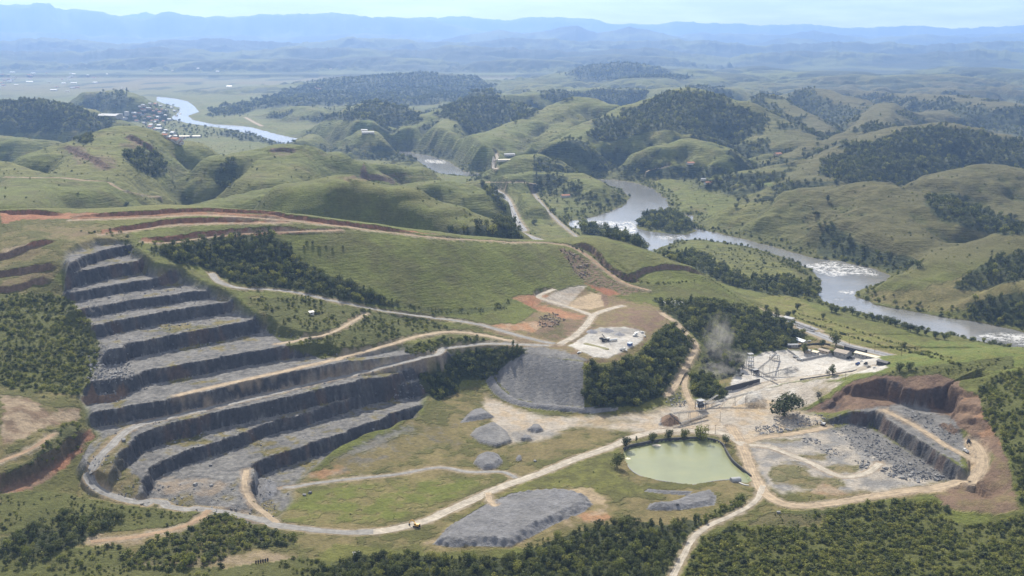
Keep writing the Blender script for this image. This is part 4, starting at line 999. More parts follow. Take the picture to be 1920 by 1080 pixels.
 ('track_scrub', 'mixed scrub at the foot of the bare track with tyres', [(0,1050),(120,1030),(230,1020),(250,1060),(420,1065),(560,1045),(640,1055),(560,1110),(0,1110)], 4.6, (1.5, 4.5), 'bush', 1000, 560),
 ('verge_scrub', 'low scrub on the slope just below the pit road', [(1440,960),(1520,958),(1640,945),(1560,975),(1480,990),(1400,985)], 4.4, (1.0, 3.0), 'bush', 1100, 600),
 ('hilltop_scrub', 'bright grass and scrub on the hilltop above the brown cliff', [(1640,705),(1700,690),(1800,678),(1900,668),(1900,690),(1800,700),(1700,702)], 4.4, (1.0, 3.0), 'bush', 1500, 900),
 ('bank_trees', 'trees along the further bank of the distant river reach', [(440,245),(520,262),(560,272),(560,282),(500,272),(430,258),(400,248)], 26, (9, 14), 'tree', 6000, 3600),
]
FMASK = []; FEDGE = []
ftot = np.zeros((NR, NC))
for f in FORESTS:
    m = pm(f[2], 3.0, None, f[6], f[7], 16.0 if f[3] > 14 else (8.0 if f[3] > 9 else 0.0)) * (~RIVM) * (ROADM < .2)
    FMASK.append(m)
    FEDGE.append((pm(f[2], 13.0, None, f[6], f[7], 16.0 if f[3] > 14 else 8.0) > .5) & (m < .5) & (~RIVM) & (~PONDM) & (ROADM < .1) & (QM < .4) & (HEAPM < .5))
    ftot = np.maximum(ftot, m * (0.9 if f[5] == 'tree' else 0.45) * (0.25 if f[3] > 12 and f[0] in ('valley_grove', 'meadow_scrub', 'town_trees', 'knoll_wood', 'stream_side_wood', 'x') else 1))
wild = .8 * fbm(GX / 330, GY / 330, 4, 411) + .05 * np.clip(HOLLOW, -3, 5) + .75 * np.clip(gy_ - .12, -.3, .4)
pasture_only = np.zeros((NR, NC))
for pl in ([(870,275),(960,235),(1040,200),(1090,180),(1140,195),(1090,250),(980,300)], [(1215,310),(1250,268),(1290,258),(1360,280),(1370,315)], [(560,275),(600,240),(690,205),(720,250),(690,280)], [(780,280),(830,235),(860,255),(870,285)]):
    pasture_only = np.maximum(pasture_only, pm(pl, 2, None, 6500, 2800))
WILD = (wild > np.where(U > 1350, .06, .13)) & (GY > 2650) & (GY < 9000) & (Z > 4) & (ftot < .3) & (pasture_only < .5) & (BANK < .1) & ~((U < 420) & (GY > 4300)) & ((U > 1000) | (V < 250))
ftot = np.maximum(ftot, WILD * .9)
bright_scrub = sum(m_ for f_, m_ in zip(FORESTS, FMASK) if f_[0] in ('scrub_hillside', 'scrub_ridge', 'hillside_scrub', 'pond_scrub', 'slope_bushes', 'slope_scrub', 'weedy_bank', 'track_scrub', 'hilltop_scrub'))
COLR *= (1 - .14 * sstep(1650, 2100, GY))[..., None]
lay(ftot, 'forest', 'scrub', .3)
lay(np.clip(bright_scrub, 0, 1) * .9, 'scrub', 'olive', .6)
COLR *= ALB
# ------------------------------------------------------------------ materials
def new_mat(name):
    m = bpy.data.materials.new(name); m.use_nodes = True
    nt = m.node_tree
    b = nt.nodes['Principled BSDF']
    b.inputs['Specular IOR Level'].default_value = 0.12
    b.inputs['Roughness'].default_value = 0.9
    return m, nt, b
def nd(nt, t, **kw):
    n = nt.nodes.new(t)
    for k, v in kw.items():
        if hasattr(n, k): setattr(n, k, v)
        else: n.inputs[k].default_value = v
    return n
def texco(nt):
    return nd(nt, 'ShaderNodeTexCoord').outputs['Object']
def noise_n(nt, scale, detail=5, rough=0.6, vec=None):
    n = nd(nt, 'ShaderNodeTexNoise')
    n.inputs['Scale'].default_value = scale; n.inputs['Detail'].default_value = detail; n.inputs['Roughness'].default_value = rough
    nt.links.new(vec if vec is not None else texco(nt), n.inputs['Vector'])
    return n.outputs['Fac']
def ramp(nt, fac, stops):
    r = nd(nt, 'ShaderNodeValToRGB')
    e = r.color_ramp.elements
    while len(e) < len(stops): e.new(0.5)
    for i, (p, c) in enumerate(stops):
        e[i].position = p
        e[i].color = (c, c, c, 1) if isinstance(c, (int, float)) else (*c, 1)
    nt.links.new(fac, r.inputs[0])
    return r.outputs[0]
def mul(nt, a, b, f=1.0):
    m = nd(nt, 'ShaderNodeMixRGB', blend_type='MULTIPLY'); m.inputs[0].default_value = f
    for i, q in ((1, a), (2, b)):
        if hasattr(q, 'links'): nt.links.new(q, m.inputs[i])
        else: m.inputs[i].default_value = (*q, 1)
    return m.outputs[0]
def bump(nt, b, h, strength=0.5, dist=0.5):
    n = nd(nt, 'ShaderNodeBump'); n.inputs['Strength'].default_value = strength; n.inputs['Distance'].default_value = dist
    nt.links.new(h, n.inputs['Height']); nt.links.new(n.outputs[0], b.inputs['Normal'])
def simple_mat(name, col, rough=0.8, vary=0.25, scale=1.0, bumpd=0.0, spec=0.15, metal=0.0):
    m, nt, b = new_mat(name)
    v = noise_n(nt, scale, 4)
    c = mul(nt, ramp(nt, v, [(0.3, 1 - vary), (0.7, 1 + vary)]), tuple(q * ALB for q in col))
    nt.links.new(c, b.inputs['Base Color'])
    b.inputs['Roughness'].default_value = rough; b.inputs['Specular IOR Level'].default_value = spec; b.inputs['Metallic'].default_value = metal
    if bumpd: bump(nt, b, noise_n(nt, scale * 3, 4), 0.6, bumpd)
    return m
MATS = {}
# ground: vertex base colour, broken up by grain
m, nt, b = new_mat('ground')
at = nd(nt, 'ShaderNodeAttribute', attribute_name='base')
v1 = ramp(nt, noise_n(nt, 0.22, 7, 0.72), [(0.28, 0.66), (0.5, 1.0), (0.72, 1.34)])
v2 = ramp(nt, noise_n(nt, 0.03, 5, 0.6), [(0.3, 0.86), (0.7, 1.14)])
c = mul(nt, mul(nt, at.outputs['Color'], v1), v2)
nt.links.new(c, b.inputs['Base Color'])
mp = nd(nt, 'ShaderNodeMapping'); mp.inputs['Scale'].default_value = (.07, .07, .55)
nt.links.new(texco(nt), mp.inputs[0])
tr_ = noise_n(nt, 1.0, 4, 0.6, mp.outputs[0])
gr_ = nd(nt, 'ShaderNodeAttribute', attribute_name='grassy')
tg_ = nd(nt, 'ShaderNodeMath', operation='MULTIPLY'); nt.links.new(tr_, tg_.inputs[0]); nt.links.new(gr_.outputs['Fac'], tg_.inputs[1])
sm_ = nd(nt, 'ShaderNodeMath', operation='ADD'); nt.links.new(noise_n(nt, 0.35, 6, 0.7), sm_.inputs[0]); nt.links.new(tg_.outputs[0], sm_.inputs[1])
bump(nt, b, sm_.outputs[0], 0.9, 3.0)
MATS['ground'] = m
m, nt, b = new_mat('far_ground')
at = nd(nt, 'ShaderNodeAttribute', attribute_name='base')
v1 = ramp(nt, noise_n(nt, 0.05, 7, 0.7), [(0.3, 0.58), (0.5, 1.0), (0.7, 1.38)])
c = mul(nt, at.outputs['Color'], v1)
nt.links.new(c, b.inputs['Base Color'])
mp = nd(nt, 'ShaderNodeMapping'); mp.inputs['Scale'].default_value = (.03, .03, .28)
nt.links.new(texco(nt), mp.inputs[0])
sm_ = nd(nt, 'ShaderNodeMath', operation='ADD'); nt.links.new(noise_n(nt, 0.06, 7, 0.75), sm_.inputs[0]); nt.links.new(noise_n(nt, 1.0, 4, 0.6, mp.outputs[0]), sm_.inputs[1])
bump(nt, b, sm_.outputs[0], 0.75, 9.0)
MATS['far_ground'] = m
def road_mat(name, c1, c2):
    m, nt, b = new_mat(name)
    uv = nd(nt, 'ShaderNodeUVMap').outputs[0]
    mp = nd(nt, 'ShaderNodeMapping'); mp.inputs['Scale'].default_value = (7, 0.02, 1)
    nt.links.new(uv, mp.inputs[0])
    tr = noise_n(nt, 1.0, 4, 0.6, mp.outputs[0])
    mx = nd(nt, 'ShaderNodeMixRGB'); mx.inputs[1].default_value = (*[q * ALB for q in c1], 1); mx.inputs[2].default_value = (*[q * ALB for q in c2], 1)
    nt.links.new(ramp(nt, tr, [(0.42, 0.0), (0.58, 1.0)]), mx.inputs[0])
    c = mul(nt, mx.outputs[0], ramp(nt, noise_n(nt, 0.15, 6, 0.7), [(0.3, 0.62), (0.7, 1.3)]))
    nt.links.new(c, b.inputs['Base Color'])
    bump(nt, b, noise_n(nt, 0.8, 4), 0.4, 0.3)
    MATS[name] = m
road_mat('gravel_road', (.27,.26,.245), (.20,.195,.185))
road_mat('pale_road', (.42,.378,.315), (.32,.287,.235))
road_mat('tan_road', (.39,.31,.215), (.29,.232,.165))
road_mat('red_track', (.32,.225,.145), (.24,.17,.11))
road_mat('asphalt', (.30,.30,.30), (.24,.24,.245))

# ------------------------------------------------------------------ scene bookkeeping
def tag(o, label=None, cat=None, group=None, kind=None):
    if label: o['label'] = label
    if cat: o['category'] = cat
    if group: o['group'] = group
    if kind: o['kind'] = kind
    return o
def mesh_np(name, verts, faces, mat, smooth=True):
    """verts (n,3), faces (m,k) numpy"""
    me = bpy.data.meshes.new(name)
    verts = np.asarray(verts, np.float32); faces = np.asarray(faces, np.int32)
    k = faces.shape[1]
    me.vertices.add(len(verts)); me.vertices.foreach_set('co', verts.ravel())
    me.loops.add(faces.size); me.loops.foreach_set('vertex_index', faces.ravel())
    me.polygons.add(len(faces)); me.polygons.foreach_set('loop_start', np.arange(0, faces.size, k, dtype=np.int32))
    try: me.polygons.foreach_set('loop_total', np.full(len(faces), k, np.int32))
    except Exception: pass
    me.update(calc_edges=True)
    me.polygons.foreach_set('use_smooth', np.full(len(faces), smooth))
    if mat is not None: me.materials.append(mat)
    return me
def put(name, me, parent=None, loc=None):
    o = bpy.data.objects.new(name, me); COL.objects.link(o)
    if parent is not None: o.parent = parent
    if loc is not None: o.location = loc
    return o

# ------------------------------------------------------------------ the ground itself
def terrain(name, i0, i1, mat):
    nr = i1 - i0 + 1
    vs = np.stack([GX[i0:i1 + 1], GY[i0:i1 + 1], Z[i0:i1 + 1]], -1).reshape(-1, 3)
    a = (np.arange(nr - 1)[:, None] * NC + np.arange(NC - 1)[None, :]).ravel()
    fs = np.stack([a, a + 1, a + NC + 1, a + NC], 1)
    me = mesh_np(name, vs, fs, mat, True)
    at = me.attributes.new('base', 'FLOAT_COLOR', 'POINT')
    c = np.ones((len(vs), 4), np.float32); c[:, :3] = COLR[i0:i1 + 1].reshape(-1, 3)
    at.data.foreach_set('color', c.ravel())
    gs = np.clip((c[:, 1] - c[:, 2]) / .045 - .3, 0, 1) * (c[:, 1] > c[:, 0] * .93)
    me.attributes.new('grassy', 'FLOAT', 'POINT').data.foreach_set('value', gs.astype(np.float32))
    o = put(name, me)
    o['kind'] = 'structure'
    return o
iA = int(np.searchsorted(yrow, 1900)); iB = int(np.searchsorted(yrow, 9000))
terrain('ground', 0, iA, MATS['ground'])
terrain('hills', iA, iB, MATS['far_ground'])
terrain('mountains', iB, NR - 1, MATS['far_ground'])

# roads
def ribbon(name, P, width, mat, label, lift=0.12, cols=5, edge=0.17):
    P = np.asarray(P); T = np.gradient(P[:, :2], axis=0); T /= np.linalg.norm(T, axis=1)[:, None] + 1e-9
    Nn = np.stack([-T[:, 1], T[:, 0]], 1)
    ln = np.concatenate([[0], np.cumsum(np.linalg.norm(np.diff(P[:, :2], axis=0), axis=1))])
    wob = 1 + edge * (noise(ln / 24, ln * 0 + width, 31) + noise(ln / 6, ln * 0 + width, 32)); wob2 = 1 + edge * (noise(ln / 21, ln * 0 + width, 37) + noise(ln / 5, ln * 0 + width, 38))
    vs = []; uv = []
    for k in range(cols):
        f = k / (cols - 1) * 2 - 1
        w = width * 0.5 * f * np.where(f < 0, wob, wob2)
        vs.append(np.stack([P[:, 0] + Nn[:, 0] * w, P[:, 1] + Nn[:, 1] * w, P[:, 2] + lift - 0.0 * abs(f)], 1))
        uv.append(np.stack([np.full(len(P), (f + 1) / 2), ln], 1))
    # keep the ribbon just above the ground mesh
    vs = np.array(vs); 
    zt = zat(vs[..., 0], vs[..., 1]); vs[..., 2] = np.maximum(vs[..., 2], zt + 0.1)
    vs = vs.transpose(1, 0, 2).reshape(-1, 3); uv = np.array(uv).transpose(1, 0, 2).reshape(-1, 2)
    a = (np.arange(len(P) - 1)[:, None] * cols + np.arange(cols - 1)[None, :]).ravel()
    fs = np.stack([a, a + cols, a + cols + 1, a + 1], 1)[:, ::-1]
    me = mesh_np(name, vs, fs, mat, True)
    ul = me.uv_layers.new(name='UVMap')
    ul.data.foreach_set('uv', uv[fs.ravel()].astype(np.float32).ravel())
    o = put(name, me); o['kind'] = 'structure'
    if label: o['label'] = label
    return o
for (name, label, width, mat, px), P in zip(ROADS, ROAD_XY):
    ribbon(name, P, width, MATS[mat], label)
ribbon('highway', HW, 15, MATS['asphalt'], 'pale asphalt highway in the valley between the hills and the river', 0.15, edge=0.0)
ribbon('railway', RAIL, 5, MATS['gravel_road'], 'straight railway bed crossing the meadow beside the river', 0.15, edge=0.05)

# water
def water_mat(name, col, rough, wave, dist):
    m, nt, b = new_mat(name)
    fo = nd(nt, 'ShaderNodeAttribute', attribute_name='foam')
    fn = ramp(nt, noise_n(nt, 0.12, 8, 0.8), [(0.47, 0.0), (0.64, 1.0)])
    mk = nd(nt, 'ShaderNodeMath', operation='MULTIPLY'); nt.links.new(fo.outputs['Fac'], mk.inputs[0]); nt.links.new(fn, mk.inputs[1])
    base = mul(nt, ramp(nt, noise_n(nt, 0.018, 6, .65), [(0.3, (.80, .78, .74)), (0.5, (1., 1., 1.)), (0.7, (1.22, 1.14, 1.04))]), col)
    mx = nd(nt, 'ShaderNodeMixRGB'); mx.inputs[2].default_value = (.55,.55,.54,1)
    nt.links.new(mk.outputs[0], mx.inputs[0]); nt.links.new(base, mx.inputs[1])
    nt.links.new(mx.outputs[0], b.inputs['Base Color'])
    rr = nd(nt, 'ShaderNodeMapRange'); rr.inputs['To Min'].default_value = rough; rr.inputs['To Max'].default_value = 0.8
    nt.links.new(mk.outputs[0], rr.inputs[0]); nt.links.new(rr.outputs[0], b.inputs['Roughness'])
    b.inputs['IOR'].default_value = 1.33; b.inputs['Specular IOR Level'].default_value = 0.8
    bump(nt, b, noise_n(nt, wave, 3), 0.25, dist)
    return m
FOAM = [[(1070,425),(1080,412),(1190,414),(1196,428),(1190,445),(1140,438)], [(1500,497),(1560,488),(1640,505),(1650,520),(1600,515),(1560,520),(1530,512)], [(1815,632),(1860,622),(1930,626),(1980,642),(1980,665),(1890,642)], [(1570,545),(1600,543),(1605,552),(1575,553)],[(1560,560),(1580,560),(1580,567)], [(560,268),(600,274),(598,278),(560,275)], [(795,298),(835,300),(840,308),(800,306)], [(1225,443),(1280,440),(1290,447),(1240,450)]]
def water(name, xy, z, mat, label, foam=True, st=None):
    i0, i1 = np.searchsorted(yrow, [xy[:, 1].min() - 5, xy[:, 1].max() + 5])
    s_ = xy[:, 0] / xy[:, 1]; j0, j1 = np.searchsorted(scol, [s_.min() - .004, s_.max() + .004])
    i0 = max(i0 - 2, 0); j0 = max(j0 - 2, 0); i1 = min(i1 + 2, NR); j1 = min(j1 + 2, NC)
    ii = np.arange(i0, i1, 2); jj = np.arange(j0, j1, 2)
    x = GX[np.ix_(ii, jj)]; y = GY[np.ix_(ii, jj)]
    wet = (Z[np.ix_(ii, jj)] < z + 0.5) & (poly_edge_dist(x, y, xy) < 30) | in_poly(x, y, xy)
    dil = wet.copy()
    for a in (-1, 0, 1):
        for b_ in (-1, 0, 1):
            dil |= np.roll(np.roll(wet, a, 0), b_, 1)
    n2 = len(jj)
    q = dil[:-1, :-1] & dil[1:, :-1] & dil[:-1, 1:] & dil[1:, 1:]
    a = (np.arange(len(ii) - 1)[:, None] * n2 + np.arange(n2 - 1)[None, :])[q]
    fs = np.stack([a, a + 1, a + n2 + 1, a + n2], 1)
    used, inv = np.unique(fs, return_inverse=True)
    vs = np.stack([x.ravel()[used], y.ravel()[used], np.full(len(used), z)], 1)
    me = mesh_np(name, vs, inv.reshape(fs.shape), mat, True)
    fo = np.zeros(len(vs), np.float32)
    if foam:
        u, v = project(vs[:, 0], vs[:, 1], vs[:, 2])
        for p in FOAM:
            d = poly_edge_dist(u, v, p); fo = np.maximum(fo, np.where(in_poly(u, v, p), sstep(-2, 5, d), 0))
    me.attributes.new('foam', 'FLOAT', 'POINT').data.foreach_set('value', fo)
    o = put(name, me); o['kind'] = 'structure'; o['label'] = label
    return o
MATS['river'] = water_mat('river_water', (.13,.132,.13), 0.16, 0.25, 0.6)
MATS['pond'] = water_mat('pond_water', (.150,.165,.080), 0.30, 0.6, 0.05)
for xy in RIVER_XY:
    water('river', xy, RIVER_Z, MATS['river'], 'broad muddy river winding through the valley')
water('pond', POND_XY, POND_Z, MATS['pond'], 'milky green settling pond on the quarry floor', False)

# ------------------------------------------------------------------ haze
def box_mesh(name, lo, hi, mat):
    v = [(x, y, z) for x in (lo[0], hi[0]) for y in (lo[1], hi[1]) for z in (lo[2], hi[2])]
    f = [(0,1,3,2),(4,6,7,5),(0,4,5,1),(2,3,7,6),(0,2,6,4),(1,5,7,3)]
    return mesh_np(name, v, f, mat, False)
hm = bpy.data.materials.new('haze'); hm.use_nodes = True
for n_ in list(hm.node_tree.nodes):
    if n_.type != 'OUTPUT_MATERIAL': hm.node_tree.nodes.remove(n_)
hv = hm.node_tree.nodes.new('ShaderNodeVolumePrincipled')
hv.inputs['Color'].default_value = (.30, .50, .93, 1)
hv.inputs['Density'].default_value = HAZE_D if 'HAZE_D' in globals() else 4.4e-5
hv.inputs['Anisotropy'].default_value = 0.4
hm.node_tree.links.new(hv.outputs[0], hm.node_tree.nodes['Material Output'].inputs['Volume'])
haze = put('haze', box_mesh('haze', (-24000, -2500, -80), (24000, 39800, 1560), hm))
tag(haze, 'pale blue summer haze over the whole valley', 'haze', None, 'stuff')
# ------------------------------------------------------------------ vegetation
def leaf_mat(name, dark, mid, light, transl=0.25):
    m, nt, b = new_mat(name)
    oi = nd(nt, 'ShaderNodeObjectInfo')
    r1 = nd(nt, 'ShaderNodeValToRGB'); e = r1.color_ramp.elements
    e.new(0.5); dark, mid, light = [[q * ALB for q in c_] for c_ in (dark, mid, light)]; e[0].color = (*dark, 1); e[1].color = (*mid, 1); e[2].color = (*light, 1); e[0].position = 0.05; e[1].position = 0.55; e[2].position = 1.0
    nt.links.new(oi.outputs['Random'], r1.inputs[0])
    c = mul(nt, r1.outputs[0], ramp(nt, noise_n(nt, 5.0, 3), [(0.3, 0.55), (0.5, 1.0), (0.7, 1.5)]))
    nt.links.new(c, b.inputs['Base Color'])
    b.inputs['Roughness'].default_value = 0.75; b.inputs['Specular IOR Level'].default_value = 0.2
    tr = nd(nt, 'ShaderNodeBsdfTranslucent'); nt.links.new(c, tr.inputs[0])
    mx = nd(nt, 'ShaderNodeMixShader'); mx.inputs[0].default_value = transl
    nt.links.new(b.outputs[0], mx.inputs[1]); nt.links.new(tr.outputs[0], mx.inputs[2])
    nt.links.new(mx.outputs[0], nt.nodes['Material Output'].inputs['Surface'])
    return m
MATS['leaf'] = leaf_mat('tree_leaves', (.050,.064,.017), (.090,.110,.026), (.150,.162,.040))
MATS['bush'] = leaf_mat('bush_leaves', (.105,.128,.024), (.190,.210,.040), (.290,.290,.066), .4)
MATS['dusty'] = leaf_mat('dusty_leaves', (.07,.075,.05), (.10,.105,.075), (.15,.15,.11), .2)
MATS['bark'] = simple_mat('bark', (.11,.085,.06), .95, .3, 3.0)
def crown(rs, lobes, n, size, flat=0.85, up=.6):
    """leaf clumps spread over and through a set of lobes (cx, cy, cz, r)"""
    L = np.array(lobes, float); w = L[:, 3] ** 2; w /= w.sum()
    k = rs.choice(len(L), n, p=w)
    d = rs.normal(size=(n, 3)); d /= np.linalg.norm(d, axis=1)[:, None]
    rad = np.where(rs.random(n) < .72, rs.uniform(.82, 1.08, n), rs.uniform(.3, .85, n))
    P = L[k, :3] + d * (L[k, 3] * rad)[:, None] * np.array([1, 1, flat])
    nrm = d + rs.normal(size=(n, 3)) * .7 + np.array([0, 0, up]); nrm /= np.linalg.norm(nrm, axis=1)[:, None]
    a = np.cross(nrm, rs.normal(size=(n, 3))); a /= np.linalg.norm(a, axis=1)[:, None]
    b = np.cross(nrm, a)
    s = (size * rs.uniform(.6, 1.35, n))[:, None]; s2 = s * rs.uniform(.5, .95, n)[:, None]
    V = np.stack([P - a * s, P - b * s2 + nrm * s * .25, P + a * s, P + b * s2 + nrm * s * .25], 1).reshape(-1, 3)
    F = np.arange(n * 4).reshape(-1, 4)
    return V, F
def tube(P, R, ns=6):
    P = np.asarray(P, float); R = np.asarray(R, float)
    T = np.gradient(P, axis=0); T /= np.linalg.norm(T, axis=1)[:, None]
    ref = np.array([0.31, 0.95, 0.1])
    V = []
    for p, t, r in zip(P, T, R):
        a = np.cross(t, ref); a /= np.linalg.norm(a) + 1e-9; b = np.cross(t, a)
        for i in range(ns):
            an = 2 * math.pi * i / ns
            V.append(p + r * (a * math.cos(an) + b * math.sin(an)))
    F = []
    for k in range(len(P) - 1):
        for i in range(ns):
            F.append((k * ns + i, k * ns + (i + 1) % ns, (k + 1) * ns + (i + 1) % ns, (k + 1) * ns + i))
    return np.array(V), np.array(F)
def join(parts):
    V = []; F = []; o = 0
    for v, f in parts:
        V.append(v); F.append(np.asarray(f) + o); o += len(v)
    return np.concatenate(V), np.concatenate(F)
def tree_parts(seed, n, size, kind='round'):
    """unit-height tree: crown and trunk meshes"""
    rs = np.random.default_rng(seed)
    lobes = []
    if kind == 'round':
        lobes.append((0, 0, .62, .30)); lobes.append((0, 0, .38, .24))
        for i in range(9):
            a = rs.uniform(0, 6.28); r = rs.uniform(.12, .30)
            lobes.append((r * math.cos(a), r * math.sin(a), rs.uniform(.30, .84) - r * .2, rs.uniform(.14, .22)))
    elif kind == 'tall':
        for i in range(9):
            z = .30 + .62 * i / 8; r = rs.uniform(0, .08)
            a = rs.uniform(0, 6.28)
            lobes.append((r * math.cos(a), r * math.sin(a), z, .16 * (1 - .55 * abs(z - .5) * 1.4) * rs.uniform(.8, 1.15)))
    elif kind == 'spread':
        for i in range(17):
            a = rs.uniform(0, 6.28); r = rs.uniform(.05, .48)
            lobes.append((r * math.cos(a), r * math.sin(a), rs.uniform(.40, .82) - r * .38, rs.uniform(.15, .23)))
    else:                                    # bush
        for i in range(8):
            a = rs.uniform(0, 6.28); r = rs.uniform(0, .42)
            lobes.append((r * math.cos(a), r * math.sin(a), rs.uniform(.28, .62) - r * .35, rs.uniform(.2, .34)))
    cv, cf = crown(rs, lobes, n, size, up=1.0 if kind == 'bush' else .6)
    if kind == 'bush': cv[:, 2] = np.maximum(cv[:, 2], -.05)
    tp = [tube([(0, 0, -.06), (.01, 0, .15), (.0, .012, .4), (.01, .0, .66)], [.035, .027, .02, .008])]
    for lx, ly, lz, lr in lobes[1:6]:
        tp.append(tube([(0, 0, .28), (lx * .5, ly * .5, (lz + .28) * .5 + .04), (lx, ly, lz)], [.015, .011, .005], 5))
    tv, tf = join(tp)
    return (cv, cf), (tv, tf)
def proto_coll(name, objs):
    c = bpy.data.collections.new(name)
    for o in objs: c.objects.link(o)
    return c
def merged_proto(name, seed, n, size, kind, leaf):
    (cv, cf), (tv, tf) = tree_parts(seed, n, size, kind)
    V, F = join([(cv, cf), (tv, tf)])
    me = mesh_np(name, V, F, leaf, False)
    me.materials.append(MATS['bark'])
    mi = np.zeros(len(F), np.int32); mi[len(cf):] = 1
    me.polygons.foreach_set('material_index', mi)
    return bpy.data.objects.new(name, me)
PC = {
 'tree': proto_coll('forest_tree_kinds', [merged_proto('forest_tree', 1, 210, .062, 'round', MATS['leaf']), merged_proto('forest_tree', 2, 210, .066, 'round', MATS['leaf']), merged_proto('forest_tree', 3, 200, .066, 'spread', MATS['leaf']), merged_proto('forest_tree', 4, 170, .06, 'tall', MATS['leaf']), merged_proto('forest_tree', 5, 210, .07, 'round', MATS['bush'])]),
 'bush': proto_coll('bush_kinds', [merged_proto('bush', 11, 150, .10, 'bush', MATS['bush']), merged_proto('bush', 12, 150, .11, 'bush', MATS['bush']), merged_proto('bush', 13, 130, .12, 'bush', MATS['leaf']), merged_proto('bush', 14, 150, .09, 'round', MATS['bush'])]),
 'dusty': proto_coll('dusty_kinds', [merged_proto('dusty_bush', 21, 130, .08, 'round', MATS['dusty']), merged_proto('dusty_bush', 22, 120, .10, 'bush', MATS['dusty'])]),
}
def scatter_group(name, coll):
    ng = bpy.data.node_groups.new(name, 'GeometryNodeTree')
    ng.interface.new_socket('Geometry', in_out='INPUT', socket_type='NodeSocketGeometry')
    ng.interface.new_socket('Geometry', in_out='OUTPUT', socket_type='NodeSocketGeometry')
    N = ng.nodes; L = ng.links
    gi = N.new('NodeGroupInput'); go = N.new('NodeGroupOutput')
    ip = N.new('GeometryNodeInstanceOnPoints'); ci = N.new('GeometryNodeCollectionInfo')
    ci.inputs['Collection'].default_value = coll
    ci.inputs['Separate Children'].default_value = True; ci.inputs['Reset Children'].default_value = True
    ip.inputs['Pick Instance'].default_value = True
    def attr(nm, t):
        a = N.new('GeometryNodeInputNamedAttribute'); a.data_type = t; a.inputs['Name'].default_value = nm
        return a.outputs['Attribute']
    L.new(gi.outputs[0], ip.inputs['Points']); L.new(ci.outputs[0], ip.inputs['Instance'])
    L.new(attr('idx', 'INT'), ip.inputs['Instance Index'])
    L.new(attr('rot', 'FLOAT_VECTOR'), ip.inputs['Rotation']); L.new(attr('sc', 'FLOAT_VECTOR'), ip.inputs['Scale'])
    L.new(ip.outputs[0], go.inputs[0])
    return ng
GN = {k: scatter_group('scatter_' + k, c) for k, c in PC.items()}
NPTS = [0]
def scatter(name, label, cat, P, size, kind, seed=0, tilt=.12, zs=(.8, 1.2), nk=4):
    rs = np.random.default_rng(seed)
    n = len(P)
    if n == 0: return None
    NPTS[0] += n
    me = bpy.data.meshes.new(name); me.vertices.add(n); me.vertices.foreach_set('co', np.asarray(P, np.float32).ravel())
    me.attributes.new('idx', 'INT', 'POINT').data.foreach_set('value', rs.integers(0, nk, n).astype(np.int32))
    rot = np.stack([rs.normal(0, tilt, n), rs.normal(0, tilt, n), rs.uniform(0, 6.283, n)], 1)
    me.attributes.new('rot', 'FLOAT_VECTOR', 'POINT').data.foreach_set('vector', rot.astype(np.float32).ravel())
    s = np.asarray(size, float)
    sc = np.stack([s * rs.uniform(.85, 1.2, n), s * rs.uniform(.85, 1.2, n), s * rs.uniform(*zs, n)], 1)
    me.attributes.new('sc', 'FLOAT_VECTOR', 'POINT').data.foreach_set('vector', sc.astype(np.float32).ravel())
    o = put(name, me)
    md = o.modifiers.new('scatter', 'NODES'); md.node_group = GN[kind]
    tag(o, label, cat, None, 'stuff')
    return o
def jitter_points(mask, spacing, seed, dens=None):
    rs = np.random.default_rng(seed)
    ii, jj = np.nonzero(mask > .5)
    if len(ii) == 0: return np.zeros((0, 3))
    x0, x1 = GX[ii, jj].min(), GX[ii, jj].max(); y0, y1 = GY[ii, jj].min(), GY[ii, jj].max()
    gx = np.arange(x0, x1 + spacing, spacing); gy = np.arange(y0, y1 + spacing, spacing)
    X, Y = np.meshgrid(gx, gy)
    X = X + rs.uniform(-.48, .48, X.shape) * spacing; Y = Y + rs.uniform(-.48, .48, Y.shape) * spacing
    X = X.ravel(); Y = Y.ravel()
    k = (field_at(mask, X, Y) > .5) & (np.abs(X / Y) < S_MAX)
    X, Y = X[k], Y[k]
    if dens is not None:
        k = rs.random(len(X)) < field_at(dens, X, Y); X, Y = X[k], Y[k]
    return np.stack([X, Y, zat(X, Y)], 1)
PATCHY = {'slope_scrub': .6, 'roadside_scrub': .7, 'bank_scrub': .7, 'meadow_scrub': .9, 'valley_grove': .55, 'town_trees': .7, 'bare_wood': .7, 'stream_side_wood': .6, 'knoll_wood': .6, 'hillside_scrub': .85, 'shore_wood': .6, 'scrub_hillside': .85, 'weedy_bank': .45, 'track_scrub': .55, 'verge_scrub': .45, 'hilltop_scrub': .5, 'slope_bushes': .85, 'scrub_ridge': .9}
BIGT = []; FPTS = []
clumpn = np.clip(.5 + 1.1 * nB + .8 * nA, 0, 1)
